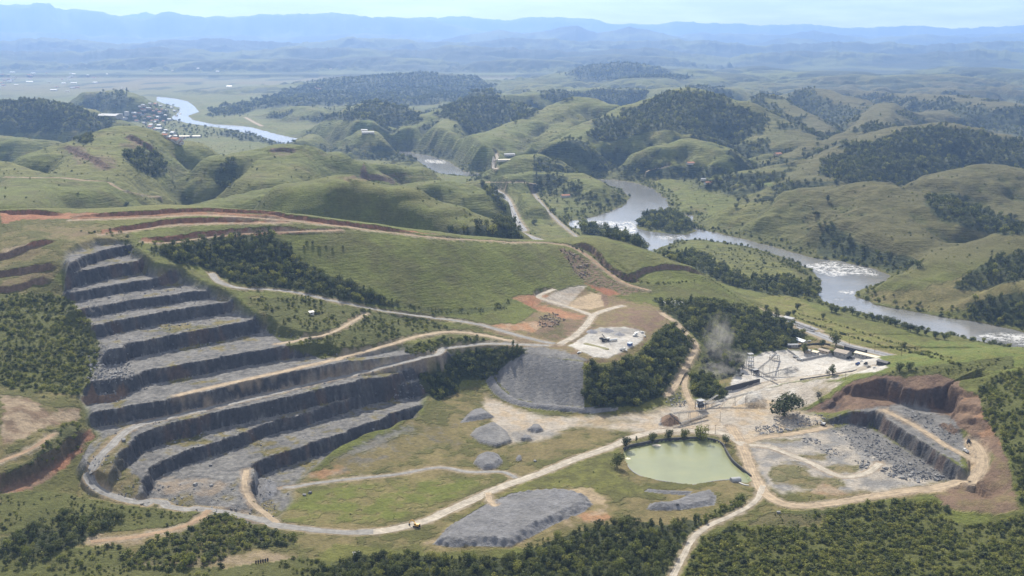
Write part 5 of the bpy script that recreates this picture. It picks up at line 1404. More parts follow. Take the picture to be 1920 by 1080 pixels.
for k_, (f, m) in enumerate(zip(FORESTS, FMASK)):
    nm, lab, _, sp_, (s0, s1), kind = f[:6]
    q = PATCHY.get(nm)
    dens = None if q is None else np.clip(q + (clumpn - .5) * 1.6 * (1 - abs(q - .6)), 0, 1)
    P = jitter_points(m, sp_, 100 + k_, dens)
    rs = np.random.default_rng(500 + k_)
    size = rs.uniform(s0, s1, len(P)) * rs.choice([.55, .75, 1, 1, 1.3], len(P))
    E = jitter_points(FEDGE[k_], sp_ * 1.1, 300 + k_, np.clip(.12 + .5 * np.maximum(nB, 0) + .3 * np.maximum(nA, 0), 0, .7))
    P = np.concatenate([P, E]); size = np.concatenate([size, rs.uniform(s0 * .35, s0 * 1.0, len(E))])
    P[:, 2] -= .045 * s0
    if kind == 'tree' and f[6] <= 2000:
        for q, sz in zip(P, size): BIGT.append((sz / q[1], k_, q[0], q[1], q[2], sz))
        FPTS.append([k_, nm, lab, P, size]); continue
    kk = 'dusty' if nm == 'bare_wood' else kind
    scatter(nm, lab, 'scrub' if kind == 'bush' else 'wood', P, size, kk, k_, nk={'dusty': 2, 'tree': 5}.get(kk, 4))
BIGT.sort(reverse=True)
BIGT = BIGT[:205]
picked = {(b_[1], b_[2]) for b_ in BIGT}
for k_, nm, lab, P, size in FPTS:
    keep_ = np.array([(k_, q[0]) not in picked for q in P])
    scatter(nm, lab, 'wood', P[keep_], size[keep_], 'tree', k_, nk=5)
P = jitter_points(WILD * (GY < 7000), 15.0, 650, np.clip(.85 + .5 * nA, 0, 1)); rs = np.random.default_rng(2)
scatter('mixed_woods', 'patches of native wood scattered over the distant pasture hills', 'wood', P, rs.uniform(9, 17, len(P)), 'tree', 70, nk=5)
# thinner growth: bushes along the river, shrubs dotted over the dry hills, tufts on the quarry floor and banks
open_ = (~RIVM) & (~PONDM) & (ROADM < .1)
m = (BANK > .25) & open_ & (GY < 3600)
P = jitter_points(m, 9.0, 701, np.clip(.45 + .5 * nA + .25 * nB, 0, 1)); rs = np.random.default_rng(3)
scatter('riverbank_scrub', 'bushes and small trees fringing the river banks', 'scrub', P, rs.uniform(3, 8, len(P)), 'bush', 71)
m = (GY > 1750) & (GY < 4200) & (Z > -4) & open_ & (ftot < .3)
P = jitter_points(m, 18.0, 702, np.clip(.05 + .3 * np.maximum(nD, 0) + .3 * np.maximum(nA, 0) + .22 * np.clip(HOLLOW, 0, 3), 0, .75)); rs = np.random.default_rng(4)
scatter('hillside_shrubs', 'small shrubs dotted over the pasture hills', 'scrub', P, rs.uniform(1.5, 5, len(P)), 'bush', 72)
m = (GY < 1400) & open_ & (ftot < .3) & (QM < .3) & (HEAPM < .5) & (DUMPM < .5) & (SLOPE < .9)
bare = np.clip((COLR[..., 1] - COLR[..., 0]) / .03 + .35, 0, 1)       # only where the ground is green
P = jitter_points(m, 7.0, 703, np.clip(bare * (.10 + .35 * np.maximum(nB, 0) + .3 * np.maximum(nA, 0)), 0, .6)); rs = np.random.default_rng(5)
scatter('grass_tussocks', 'low tussocks and weeds over the quarry floor and banks', 'tussocks', P, rs.uniform(.5, 1.5, len(P)), 'bush', 73)
m = (CREST > .3) & (QM > .5)
P = jitter_points(m, 9.0, 704, np.clip(.12 + .6 * np.maximum(nA, 0), 0, .6)); rs = np.random.default_rng(6)
scatter('bench_weeds', 'weeds growing along the edges of the quarry benches', 'weeds', P, rs.uniform(.6, 1.8, len(P)), 'bush', 74)
def line_points(px, step, off, seed, zfix=None):
    rs = np.random.default_rng(seed)
    P = np.array([hit(u, v) if zfix is None else at_z(u, v, zfix) + (zfix,) for u, v in catmull(px, 8)], float)
    P = catmull(P, step)
    P[:, 0] += rs.normal(0, off, len(P)); P[:, 1] += rs.normal(0, off, len(P)); P[:, 2] = zat(P[:, 0], P[:, 1])
    return P
HEDGES = [
 ('hedgerow', 'dark hedgerow on the meadow side of the highway', [(1490,595),(1560,620),(1640,645),(1740,668),(1800,685)], 3, 1.2, (2, 4)),
 ('railway_hedge', 'second hedgerow beside the field track below the highway', [(1500,590),(1580,612),(1680,645),(1780,672)], 3.5, 1.2, (1.5, 3.5)),
 ('rail_scrub', 'strip of scrub along the railway bed', [(1012,368),(1035,395),(1060,420),(1085,440)], 7, 3, (3, 6)),
 ('fence_scrub', 'line of scrub down the grassy spur towards the yard', [(1305,505),(1350,535),(1400,570),(1440,590)], 4, 1, (1, 2.5)),
 ('bank_hedge', 'weedy bank under the ridge track by the gully', [(1075,462),(1110,478),(1140,505),(1180,524),(1230,532),(1300,528)], 3, 2, (1.5, 3.5)),
 ('terrace_hedge', 'bushes along the terrace edges under the ridge', [(160,436),(220,440),(250,462),(300,452)], 4, 5, (2, 4)),
]
for i, (nm, lab, px, st_, off, (a, b_)) in enumerate(HEDGES):
    P = line_points(px, st_, off, 900 + i); rs = np.random.default_rng(950 + i)
    scatter(nm, lab, 'hedge', P, rs.uniform(a, b_, len(P)), 'bush', 80 + i)

# ------------------------------------------------------------------ single trees that can be told apart
TREE_KINDS = {}
for kn, (seed, n_, sz, kind, leaf) in {'round': (31, 620, .042, 'round', 'leaf'), 'light': (32, 620, .042, 'round', 'bush'), 'spread': (33, 1300, .036, 'spread', 'leaf'), 'tall': (34, 420, .04, 'tall', 'leaf'), 'shrub': (35, 320, .065, 'bush', 'bush'), 'dusty': (36, 360, .042, 'round', 'dusty')}.items():
    (cv, cf), (tv, tf) = tree_parts(seed, n_, sz, kind)
    TREE_KINDS[kn] = (mesh_np('crown', cv, cf, MATS[leaf], False), mesh_np('trunk', tv, tf, MATS['bark'], True))
trng = random.Random(8)
def tree_at(x, y, z, h, kn, label, name='tree', group=None, cat='tree', wide=1.0):
    r = bpy.data.objects.new(name, None); COL.objects.link(r)
    r.empty_display_size = 1
    r.location = (x, y, z - .02 * h); r.rotation_euler = (0, 0, trng.uniform(0, 6.28)); r.scale = (h * wide, h * wide, h)
    tag(r, label, cat, group)
    cme, tme = TREE_KINDS[kn]
    put('crown', cme, r); put('trunk', tme, r)
    return r
SINGLE = [
 # u, v of the foot, height, kind, width, label
 (1157,876,17.2,'round',1.05,'large dark round tree standing alone at the west end of the pond'),
 (1174,839,14.3,'round',1.0,'low round tree at the corner where the pale road meets the pond wall'),
 (1193,829,7,'tall',.9,'thin young tree between round trees on the pond wall'),
 (1191,838,2.6,'shrub',1.0,'small dark shrub on the pond wall under a thin young tree'),
 (1223,830,13.4,'round',1.0,'trimmed round tree by the pond wall beside the little sandbar'),
 (1253,826,14.3,'round',.9,'slim round tree on the pond wall next to the brown soil cone'),
 (1283,824,14.3,'round',1.0,'ball-shaped tree on the pond wall below the feeder conveyor'),
 (1313,826,19.4,'light',1.0,'tallest and palest tree on the pond wall, with a feathery crown'),
 (1361,832,10.6,'round',1.15,'squat dark tree at the pond corner beside the pit road'),
 (1471,780,30,'spread',1.45,'huge spreading tree beside the stone stockpile and the small pit'),
 (1535,748,11,'dusty',1.0,'dusty tree on the pale ground behind the small pit'),
 (1561,703,13,'tall',1.6,'tall bushy tree at the turn of the white yard road'),
 (1552,703,7,'dusty',1.1,'small dusty tree beside the tall bushy yard tree'),
 (1567,648,22,'round',1.0,'very large dark tree towering over the yard buildings'),
 (1541,650,12,'round',1.1,'broad tree beside the blue-roofed house above the yard'),
 (1508,662,14,'tall',1.7,'dark tree at the edge of the wood beside the stockyard wall'),
 (1686,697,13,'round',1.1,'dark tree at the highway end of the stockyard'),
 (1704,694,11,'round',1.2,'spreading tree next to the highway beyond the long shed'),
 (1562,666,8,'round',1.1,'small tree among the sheds of the walled compound'),
 (1392,693,12,'dusty',.9,'pale dust-covered tree beside the screening tower'),
 (1543,597,9,'round',1.1,'lone round tree in the meadow between highway and river'),
 (1695,650,8,'round',1.4,'lone wide bush-like tree in the riverside meadow'),
 (237,387,10,'round',1.5,'lone dark tree on the crest of the grassy ridge'),
 (1495,580,12,'round',1.2,'pair-headed tree in the meadow behind the wooded spur'),
 (1488,590,9,'round',1.2,'small round tree at the foot of the wooded spur'),
 (1552,378,15,'tall',1.6,'tall tree halfway up the dry round hill'),
 (1380,390,14,'round',1.3,'round tree alone on the flat pasture beyond the river'),
 (1640,552,9,'round',1.0,'round tree on the dry river point'),
 (812,590,5,'shrub',1.2,'dark bush at the foot of the long grass slope'),
 (933,573,6,'shrub',1.4,'dark bush beside the orange earth bank'),
 (1113,432,24,'round',1.0,'great round tree beside the white river rapids'),
 (1136,430,19,'round',.95,'second big round tree beside the white river rapids'),
 (1156,434,17,'tall',1.0,'slender tree rising in front of the river rapids'),
 (1173,440,18,'tall',1.1,'slender tree near the riverside huts'),
 (1195,452,19,'tall',1.3,'tall shaggy tree on the near bank at the river mouth'),
]
for u, v, h, kn, wd, lab in SINGLE:
    x, y, z = hit(u, v)
    tree_at(x, y, z, h, kn, lab, 'shrub' if kn == 'shrub' else 'tree', None, 'shrub' if kn == 'shrub' else 'tree', wd)
WOOD_LAB = {f_[0]: f_[1] for f_ in FORESTS}
for _, k_, x, y, z, sz in BIGT:
    nm = FORESTS[k_][0]
    kn = trng.choice(('round', 'round', 'spread', 'tall', 'light'))
    what = {'round': 'round-crowned tree', 'spread': 'wide-crowned tree', 'tall': 'slim tree', 'light': 'pale-leaved tree'}[kn]
    tree_at(x, y, z, sz * (1.1 if kn == 'tall' else 1.0), kn, what + ' in the ' + WOOD_LAB[nm], 'tree', 'big trees of the ' + nm.replace('_', ' '), 'tree', 1.1 if kn != 'tall' else 1.3)
def tree_row(px, h, kinds, label, group, wide=1.1, jit=2.0, zfix=None):
    for u, v in px:
        x, y, z = hit(u, v)
        x += trng.uniform(-jit, jit); y += trng.uniform(-jit, jit)
        tree_at(x, y, float(zat(x, y)), trng.uniform(*h), trng.choice(kinds), label, 'tree', group, 'tree', wide)
tree_row([(1556,584),(1570,588),(1583,586),(1597,590),(1610,594),(1622,598),(1634,600),(1645,603),(1657,606),(1668,609),(1680,612),(1692,616),(1707,622),(1722,626),(1738,629),(1755,634),(1772,637)], (9, 15), ['round', 'round', 'spread'], 'dark tree in the row along the near bank of the lower river', 'trees along the lower river bank')
tree_row([(567,464),(597,466),(626,470),(575,455),(612,461),(548,458),(585,459),(640,466)], (3, 5), ['shrub', 'round'], 'small bush dotted on the grass slope beside the dark wood', 'bushes on the grass slope', 1.3)
tree_row([(1270,300),(1340,300),(1385,285),(1400,292),(1420,300),(1445,300)], (9, 13), ['round', 'tall'], 'tree at the foot of the small round pasture hill', 'trees below the round pasture hill')
tree_row([(1530,405),(1545,420),(1560,440),(1548,432),(1535,425),(1565,452),(1590,455),(1600,462)], (9, 14), ['round', 'spread'], 'tree in the gully of the dry hill beside the river', 'trees in the dry hill gully', 1.2)
tree_row([(1000,420),(1035,398),(1062,395),(1080,380),(1100,385),(1125,388),(1140,380),(1095,398),(1115,372),(1150,372)], (8, 14), ['round', 'spread'], 'tree on the flat land inside the upper river bend', 'trees inside the upper river bend', 1.3)
tree_row([(1385,378),(1400,380),(1415,379),(1430,380),(1445,379),(1395,372),(1420,371)], (9, 14), ['round', 'spread'], 'tree in the small grove on the flat beyond the river', 'small grove beyond the river', 1.3)
tree_row([(1420,590),(1440,600),(1465,607),(1478,596),(1455,585),(1435,580)], (8, 13), ['round'], 'tree at the foot of the grassy spur near the meadow', 'trees at the foot of the grassy spur', 1.2)

# ------------------------------------------------------------------ broken rock
def rock_mesh(name, seed, mat):
    rs = np.random.default_rng(seed)
    V = np.array([(x, y, z) for x in (-1, 1) for y in (-1, 1) for z in (-1, 1)], float) * rs.uniform(.32, .62, (8, 3)) * np.array([1, .8, .62])
    F = [(0,1,3,2),(4,6,7,5),(0,4,5,1),(2,3,7,6),(0,2,6,4),(1,5,7,3)]
    return mesh_np(name, V, np.array(F), mat, False)
def rock_mat(name, a, b_):
    m, nt, b = new_mat(name)
    oi = nd(nt, 'ShaderNodeObjectInfo')
    mx = nd(nt, 'ShaderNodeMixRGB'); mx.inputs[1].default_value = (*[q * ALB for q in a], 1); mx.inputs[2].default_value = (*[q * ALB for q in b_], 1)
    nt.links.new(oi.outputs['Random'], mx.inputs[0])
    c = mul(nt, mx.outputs[0], ramp(nt, noise_n(nt, 2.0, 5), [(0.3, 0.7), (0.7, 1.25)]))
    nt.links.new(c, b.inputs['Base Color']); bump(nt, b, noise_n(nt, 3.0, 5), .6, .15)
    return m
MATS['rock'] = rock_mat('broken_rock', (.13,.132,.14), (.28,.278,.275))
MATS['brown_rock'] = rock_mat('brown_rock', (.14,.105,.08), (.27,.23,.19))
PC['rock'] = proto_coll('rock_kinds', [bpy.data.objects.new('rock', rock_mesh('rock', s, MATS['rock'])) for s in (1, 2, 3, 4)])
PC['brown_rock'] = proto_coll('brown_rock_kinds', [bpy.data.objects.new('brown_rock', rock_mesh('brown_rock', s, MATS['brown_rock'])) for s in (5, 6, 7, 8)])
for k in ('rock', 'brown_rock'): GN[k] = scatter_group('scatter_' + k, PC[k])
BIGR = []
RUBBLE = [
 ('blasted_rubble', 'blasted grey rock spread below the small pit bench', [(1550,795),(1585,785),(1620,800),(1700,850),(1780,893),(1770,905),(1720,895),(1660,868),(1610,850),(1570,825)], 2.6, (0.60, 2.1), 'rock', .5),
 ('rubble_strip', 'strip of dark boulders along the track north of the pit', [(1412,800),(1450,797),(1485,806),(1475,815),(1420,815)], 2.4, (0.84, 2.16), 'rock', .85),
 ('rubble_patch', 'grey boulders beside the first loop of the rutted track', [(1500,822),(1535,825),(1545,838),(1515,836)], 2.4, (0.56, 1.73), 'rock', .6),
 ('rubble_mound', 'grey boulders beside the second loop of the rutted track', [(1535,842),(1565,842),(1585,856),(1555,858)], 2.4, (0.63, 1.87), 'rock', .7),
 ('rubble_heap', 'heap of grey boulders inside the last loop of the rutted track', [(1605,865),(1630,862),(1640,878),(1618,886)], 2.4, (0.70, 2.16), 'rock', .8),
 ('rubble_field', 'field of dark boulders at the south end of the pit floor', [(1650,880),(1685,872),(1740,885),(1775,900),(1720,905),(1660,892)], 2.6, (0.84, 2.45), 'rock', .8),
 ('rubble_spread', 'loose boulders scattered east of the rutted track', [(1630,848),(1660,845),(1675,860),(1640,862)], 2.6, (0.63, 1.87), 'rock', .7),
 ('rubble_toe', 'rocks at the foot of the brown cliff near the great tree', [(1480,790),(1520,778),(1555,778),(1550,795),(1500,800)], 2.8, (0.70, 1.87), 'rock', .6),
 ('loose_blocks', 'broken blocks on top of the small pit bench', [(1690,765),(1740,780),(1790,808),(1805,835),(1790,840),(1740,812),(1700,790)], 3.0, (0.70, 2.02), 'rock', .5),
 ('riprap', 'bed of grey boulders between the two dusty ramps', [(1266,740),(1272,720),(1280,716),(1282,735),(1290,762),(1270,765),(1245,752)], 2.2, (0.70, 1.58), 'rock', .9),
 ('gully_rubble', 'brown rocky spoil filling the gully under the ridge track', [(1048,462),(1070,470),(1100,495),(1110,520),(1085,522),(1065,495)], 3.0, (1.0, 2.8), 'brown_rock', .6),
 ('spoil_rocks', 'rocks tipped on the brown bank beside the sandy yard', [(1010,595),(1035,588),(1060,600),(1040,615),(1005,612)], 2.4, (1.0, 2.4), 'brown_rock', .6),
 ('scree', 'broken rock spilling over the ends of the middle benches', [(165,660),(225,660),(255,700),(235,735),(180,745),(165,710)], 3.0, (0.84, 2.52), 'rock', .7),
 ('corner_scree', 'grey scree where the quarry faces end by the thicket', [(700,745),(780,705),(795,725),(785,745),(745,755)], 2.6, (0.70, 2.16), 'rock', .8),
 ('toe_rocks', 'stones beside the gravel cone at the end of the lowest face', [(490,945),(505,935),(520,955),(500,965)], 1.8, (0.42, 1.15), 'rock', .6),
 ('upper_bench_rubble', 'loose stones strewn over the upper quarry benches', [(140,560),(330,520),(360,560),(440,590),(480,640),(250,680),(200,620)], 6.0, (0.42, 1.58), 'rock', .45),
 ('lower_bench_rubble', 'loose stones strewn over the lower quarry benches', [(290,900),(440,870),(760,745),(790,690),(560,730),(280,790),(270,850)], 6.5, (0.35, 1.30), 'rock', .4),
]
for i, (nm, lab, poly, sp_, (a, b_), kind, den) in enumerate(RUBBLE):
    m = pm(poly, 2.5, None, 1800) * (ROADM < .4)
    P = jitter_points(m, sp_, 1200 + i, np.clip(den + .7 * nC + .3 * nB, 0, 1)); rs = np.random.default_rng(1300 + i)
    s = rs.uniform(a, b_, len(P)) * rs.choice([.6, .8, 1, 1.25], len(P)); P[:, 2] += .12 * s
    o_ = np.argsort(-s / P[:, 1])[:8 if i < 10 else 4] if len(P) else []
    for q in o_: BIGR.append((P[q], s[q], lab, kind))
    kp_ = np.ones(len(P), bool); kp_[o_] = False
    scatter(nm, lab, 'rubble', P[kp_], s[kp_], kind, 1400 + i, tilt=.5, zs=(.7, 1.2))
# toe of every quarry face
m = (ROCKW < .5) & (QM > .5) & (SLOPE > .25) & (SLOPE < 1.6)
P = jitter_points(m, 3.2, 1501, np.clip(.35 + .6 * nB, 0, .8)); rs = np.random.default_rng(9)
s = rs.uniform(.5, 2.0, len(P)); scatter('face_rubble', 'fallen rock along the crests and feet of the quarry faces', 'rubble', P, s, 'rock', 1502, tilt=.5)
# ------------------------------------------------------------------ built things
for nm, col, ro, va, sc_, sp_, me_ in [
  ('yellow_paint', (.62,.36,.05), .45, .12, 2, .4, 0), ('white_paint', (.70,.70,.68), .5, .1, 1.5, .3, 0), ('dark_steel', (.055,.058,.065), .55, .3, 1.5, .4, .3),
  ('steel', (.26,.265,.27), .5, .25, 1.0, .4, .4), ('rubber', (.028,.028,.03), .85, .2, 3, .2, 0), ('glass', (.03,.04,.05), .08, .1, 1, .6, 0), ('concrete', (.42,.41,.39), .9, .15, .6, .15, 0),
  ('dark_stone', (.085,.085,.085), .9, .35, .8, .15, 0), ('beige_roof', (.33,.28,.23), .7, .15, .5, .2, 0), ('yellow_roof', (.62,.56,.42), .6, .1, .5, .25, 0), ('blue_roof', (.42,.49,.58), .5, .2, .4, .3, 0),
  ('grey_roof', (.30,.31,.32), .6, .2, .5, .25, 0), ('dark_roof', (.10,.10,.105), .7, .2, .5, .2, 0), ('tile_roof', (.36,.17,.10), .8, .2, .8, .15, 0), ('white_wall', (.56,.54,.50), .85, .08, .5, .15, 0),
  ('grey_wall', (.36,.35,.33), .85, .12, .5, .15, 0), ('door', (.12,.09,.07), .7, .1, 1, .2, 0), ('red_paint', (.45,.06,.04), .4, .1, 2, .4, 0), ('blue_paint', (.07,.13,.33), .4, .1, 2, .4, 0), ('wood', (.16,.12,.085), .9, .25, 2, .1, 0),
  ('sand_bar', (.66,.60,.48), .9, .15, .5, .1, 0), ('strip_grass', (.20,.19,.10), .95, .25, 1.0, .1, 0), ('gravel_heap', (.25,.25,.265), .95, .25, .8, .1, 0), ('belt', (.20,.19,.18), .8, .25, .6, .2, 0), ('beige_wall', (.52,.43,.32), .85, .1, .5, .1, 0)]:
    MATS[nm] = simple_mat(nm, col, ro, va, sc_, 0.0, sp_, me_)

class MB:
    def __init__(s): s.v = []; s.f = []
    def add(s, V, F):
        o = len(s.v); s.v += [tuple(map(float, p)) for p in V]; s.f += [tuple(int(i) + o for i in q) for q in F]
        return s
    def box(s, c, d, rz=0.0, ry=0.0, taper=1.0):
        V = []
        for x in (-.5, .5):
            for y in (-.5, .5):
                for z in (-.5, .5):
                    t = taper if z > 0 else 1.0
                    p = Vector((x * d[0] * t, y * d[1] * t, z * d[2]))
                    if ry:
                        p = Vector((p.x * math.cos(ry) + p.z * math.sin(ry), p.y, -p.x * math.sin(ry) + p.z * math.cos(ry)))
                    if rz:
                        p = Vector((p.x * math.cos(rz) - p.y * math.sin(rz), p.x * math.sin(rz) + p.y * math.cos(rz), p.z))
                    V.append((p.x + c[0], p.y + c[1], p.z + c[2]))
        return s.add(V, [(0,1,3,2),(4,6,7,5),(0,4,5,1),(2,3,7,6),(0,2,6,4),(1,5,7,3)])
    def cyl(s, a, b, r, n=10, r2=None):
        a = Vector(a); b = Vector(b); t = (b - a).normalized()
        q = t.orthogonal().normalized(); w = t.cross(q); r2 = r if r2 is None else r2
        V = [a + r * (q * math.cos(6.2832 * i / n) + w * math.sin(6.2832 * i / n)) for i in range(n)] + [b + r2 * (q * math.cos(6.2832 * i / n) + w * math.sin(6.2832 * i / n)) for i in range(n)]
        F = [(i, (i + 1) % n, n + (i + 1) % n, n + i) for i in range(n)] + [tuple(range(n))[::-1], tuple(range(n, 2 * n))]
        return s.add(V, F)
    def bar(s, a, b, w, h=None):
        """square bar between two points"""
        a = Vector(a); b = Vector(b); t = (b - a).normalized(); h = h or w
        up = Vector((0, 0, 1)) if abs(t.z) < .95 else Vector((0, 1, 0))
        x = t.cross(up).normalized() * w * .5; y = x.cross(t).normalized() * h * .5
        V = [a - x - y, a + x - y, a + x + y, a - x + y, b - x - y, b + x - y, b + x + y, b - x + y]
        return s.add(V, [(3,2,1,0),(4,5,6,7),(0,1,5,4),(1,2,6,5),(2,3,7,6),(3,0,4,7)])
    def mesh(s, name, mat):
        me = bpy.data.meshes.new(name); me.from_pydata(s.v, [], s.f); me.materials.append(MATS[mat]); me.update()
        return me
    def build(s, name, mat, parent=None):
        return put(name, s.mesh(name, mat), parent)
def root(name, label, cat, loc, rz=0.0, group=None):
    r = bpy.data.objects.new(name, None); COL.objects.link(r); r.location = loc; r.rotation_euler = (0, 0, rz)
    return tag(r, label, cat, group)
def rootpx(name, label, cat, u, v, rz=0.0, group=None, dz=0.0):
    x, y, z = hit(u, v)
    return root(name, label, cat, (x, y, z + dz), rz, group)
def copy_tree(o, parent=None):
    c = o.copy(); COL.objects.link(c); c.parent = parent
    for ch in o.children: copy_tree(ch, c)
    return c

# --- machines
def excavator(u, v, rz, label, paint='yellow_paint', s=1.0, reach=0.0):
    r = rootpx('excavator', label, 'excavator', u, v, rz); r.scale = (s, s, s)
    for sy in (-1, 1):
        b = MB().box((0, sy * 1.25, .5), (4.4, .7, .7)); b.cyl((-1.9, sy * .9, .5), (-1.9, sy * 1.6, .5), .5, 12); b.cyl((1.9, sy * .9, .5), (1.9, sy * 1.6, .5), .5, 12); b.build('track', 'rubber', r)
    MB().box((0, 0, .9), (2.4, 1.9, .5)).build('undercarriage', 'dark_steel', r)
    body = MB().box((-.7, 0, 1.75), (3.4, 2.7, 1.1)).box((-1.6, 0, 2.45), (1.5, 2.5, .5), taper=.9).build('body', paint, r)
    MB().box((-2.45, 0, 1.8), (.3, 2.5, .9)).build('counterweight', 'dark_steel', body)
    cab = MB().box((.75, .8, 2.3), (1.6, 1.05, 1.9), taper=.9).build('cab', paint, r)
    MB().box((.95, .8, 2.6), (1.3, 1.1, .9), taper=.95).build('window', 'glass', cab)
    MB().bar((.6, -.3, 1.9), (3.0, -.3, 4.6), .5, .7).bar((3.0, -.3, 4.6), (5.0, -.3, 4.1), .45, .6).build('boom', paint, r)
    MB().bar((5.0, -.3, 4.2), (6.4 + reach, -.3, 1.4), .4, .5).build('arm', paint, r)
    MB().box((6.2 + reach, -.3, .75), (1.0, 1.2, 1.1), ry=.4, taper=.7).build('bucket', 'dark_steel', r)
    return r
def dump_truck(u, v, rz, label, paint='white_paint', s=1.0, load='gravel_heap', group=None, loaded=True):
    r = rootpx('dump_truck', label, 'truck', u, v, rz, group); r.scale = (s, s, s)
    MB().box((0, 0, .95), (7.6, 1.1, .35)).build('chassis', 'dark_steel', r)
    cab = MB().box((2.9, 0, 1.9), (1.9, 2.4, 2.1), taper=.94).build('cab', paint, r)
    MB().box((3.83, 0, 2.3), (.12, 2.0, .8)).box((2.95, 0, 2.35), (1.1, 2.44, .65)).build('window', 'glass', cab)
    t = MB().box((-1.1, 0, 1.35), (5.4, 2.4, .2)); t.box((-1.1, 1.2, 2.0), (5.4, .12, 1.3)).box((-1.1, -1.2, 2.0), (5.4, .12, 1.3)).box((1.55, 0, 2.1), (.12, 2.5, 1.5)).box((-3.75, 0, 1.9), (.12, 2.4, 1.1))
    tip = t.build('tipper_body', paint, r)
    if loaded: MB().box((-1.1, 0, 2.15), (5.2, 2.25, .9), taper=.6).build('load', load, tip)
    for x in (2.7, -1.6, -2.9):
        for sy in (-1, 1):
            MB().cyl((x, sy * .85, .52), (x, sy * 1.22, .52), .52, 12).build('wheel', 'rubber', r)
    return r
def car(loc, rz, label, paint='white_paint', cat='car', group=None, s=1.0, long=1.0):
    r = root('car', label, cat, loc, rz, group); r.scale = (s, s, s)
    L = 4.4 * long
    b = MB().box((0, 0, .7), (L, 1.8, .75)).box((-.25, 0, 1.3), (L * .52, 1.6, .6), taper=.8).build('body', paint, r)
    MB().box((-.25, 0, 1.3), (L * .44, 1.64, .36), taper=.86).box((-.25, 0, 1.3), (L * .535, 1.35, .36), taper=.84).build('window', 'glass', b)
    for x in (-L * .31, L * .31):
        for sy in (-1, 1):
            MB().cyl((x, sy * .62, .34), (x, sy * .92, .34), .34, 10).build('wheel', 'rubber', r)
    return r
def carpx(u, v, rz, *a, **k):
    return car(hit(u, v), rz, *a, **k)
excavator(781, 988, 2.7, 'orange excavator working at the edge of the pale quarry road', 'yellow_paint', 1.15)
excavator(1816, 829, -2.1, 'dark excavator digging at the foot of the brown cliff', 'dark_steel', 1.0)
excavator(1543, 797, 2.5, 'excavator loading rock at the end of the dusty pit track', 'white_paint', 1.05)
dump_truck(1811, 848, 1.7, 'white dump truck waiting on the orange turning area of the pit', 'white_paint', 1.0)
dump_truck(1167, 657, .4, 'white truck parked at the edge of the crusher pad', 'white_paint', .95, loaded=False)
carpx(1174, 658, 1.8, 'white pickup beside the truck on the crusher pad', 'white_paint')
carpx(1086, 662, .5, 'white van at the lip of the grey dump slope', 'white_paint', s=1.15)
carpx(1209, 631, 1.2, 'white car by the trees at the edge of the crusher pad', 'white_paint')
carpx(1204, 624, .7, 'white pickup behind the white mobile screen', 'white_paint', s=1.2)
# mobile crusher train on the pad
def mobile_plant(u, v, rz):
    r = rootpx('mobile_crusher', 'dark mobile crushing plant with conveyors in the middle of the pale pad', 'crusher', u, v, rz)
    MB().box((0, 0, 1.9), (11, 2.6, 1.2)).box((-2, 0, 3.2), (5, 2.4, 1.6)).build('chassis', 'dark_steel', r)
    h = MB()
    for sx, sy, a in ((-1, 0, 0), (1, 0, 0), (0, -1, 0), (0, 1, 0)):
        h.box((-6.2 + sx * 1.9, sy * 1.7, 4.3), (.2 if sx else 3.8, .2 if sy else 3.4, 1.8))
    h.build('hopper', 'dark_steel', r)
    MB().cyl((3.0, -3.2, 1.9), (13.5, -3.2, 1.9), 1.25, 14).build('tank', 'white_paint', r)
    MB().box((4.0, 1.9, 2.4), (4.2, 2.2, 2.2)).build('engine_house', 'white_paint', r)
    cv = MB().bar((1, 1, 2.0), (1.5, 12, 6.2), 1.1, .35).build('conveyor', 'dark_steel', r)
    MB().bar((1.3, 7.5, .2), (1.35, 8.0, 4.5), .2).bar((1.0, 9.5, .2), (1.4, 8.4, 4.8), .2).build('leg', 'steel', cv)
    cv = MB().bar((2, -1, 1.8), (-1.0, -10, 5.0), 1.0, .35).build('conveyor', 'dark_steel', r)
    MB().bar((0, -6.5, .1), (0, -7, 3.8), .2).build('leg', 'steel', cv)
    for x in (-4, -2.8, 3.0, 4.2):
        for sy in (-1, 1):
            MB().cyl((x, sy * 1.0, .6), (x, sy * 1.4, .6), .6, 10).build('wheel', 'rubber', r)
    for sy in (-1, 1):
        MB().box((-6.2, sy * 1.5, 1.7), (.3, .3, 3.4)).box((-4.6, sy * 1.5, 1.7), (.3, .3, 3.4)).build('leg', 'dark_steel', r)
    return r
mobile_plant(1136, 640, .45)
r = rootpx('mobile_screen', 'white mobile screening machine by the trees on the crusher pad', 'screen', 1191, 630, 1.05)
MB().box((0, 0, 2.0), (11, 2.4, 1.4)).box((1.0, 0, 3.4), (6, 2.2, 1.4), ry=-.12).build('body', 'white_paint', r)
MB().box((0, 0, .9), (10, 1.6, .6)).build('chassis', 'dark_steel', r)
MB().bar((5, 0, 1.5), (9.5, 0, 3.8), 1.0, .3).build('conveyor', 'white_paint', r)
for x in (-3.6, -2.4, 3.0):
    for sy in (-1, 1): MB().cyl((x, sy * .9, .5), (x, sy * 1.25, .5), .5, 10).build('wheel', 'rubber', r)
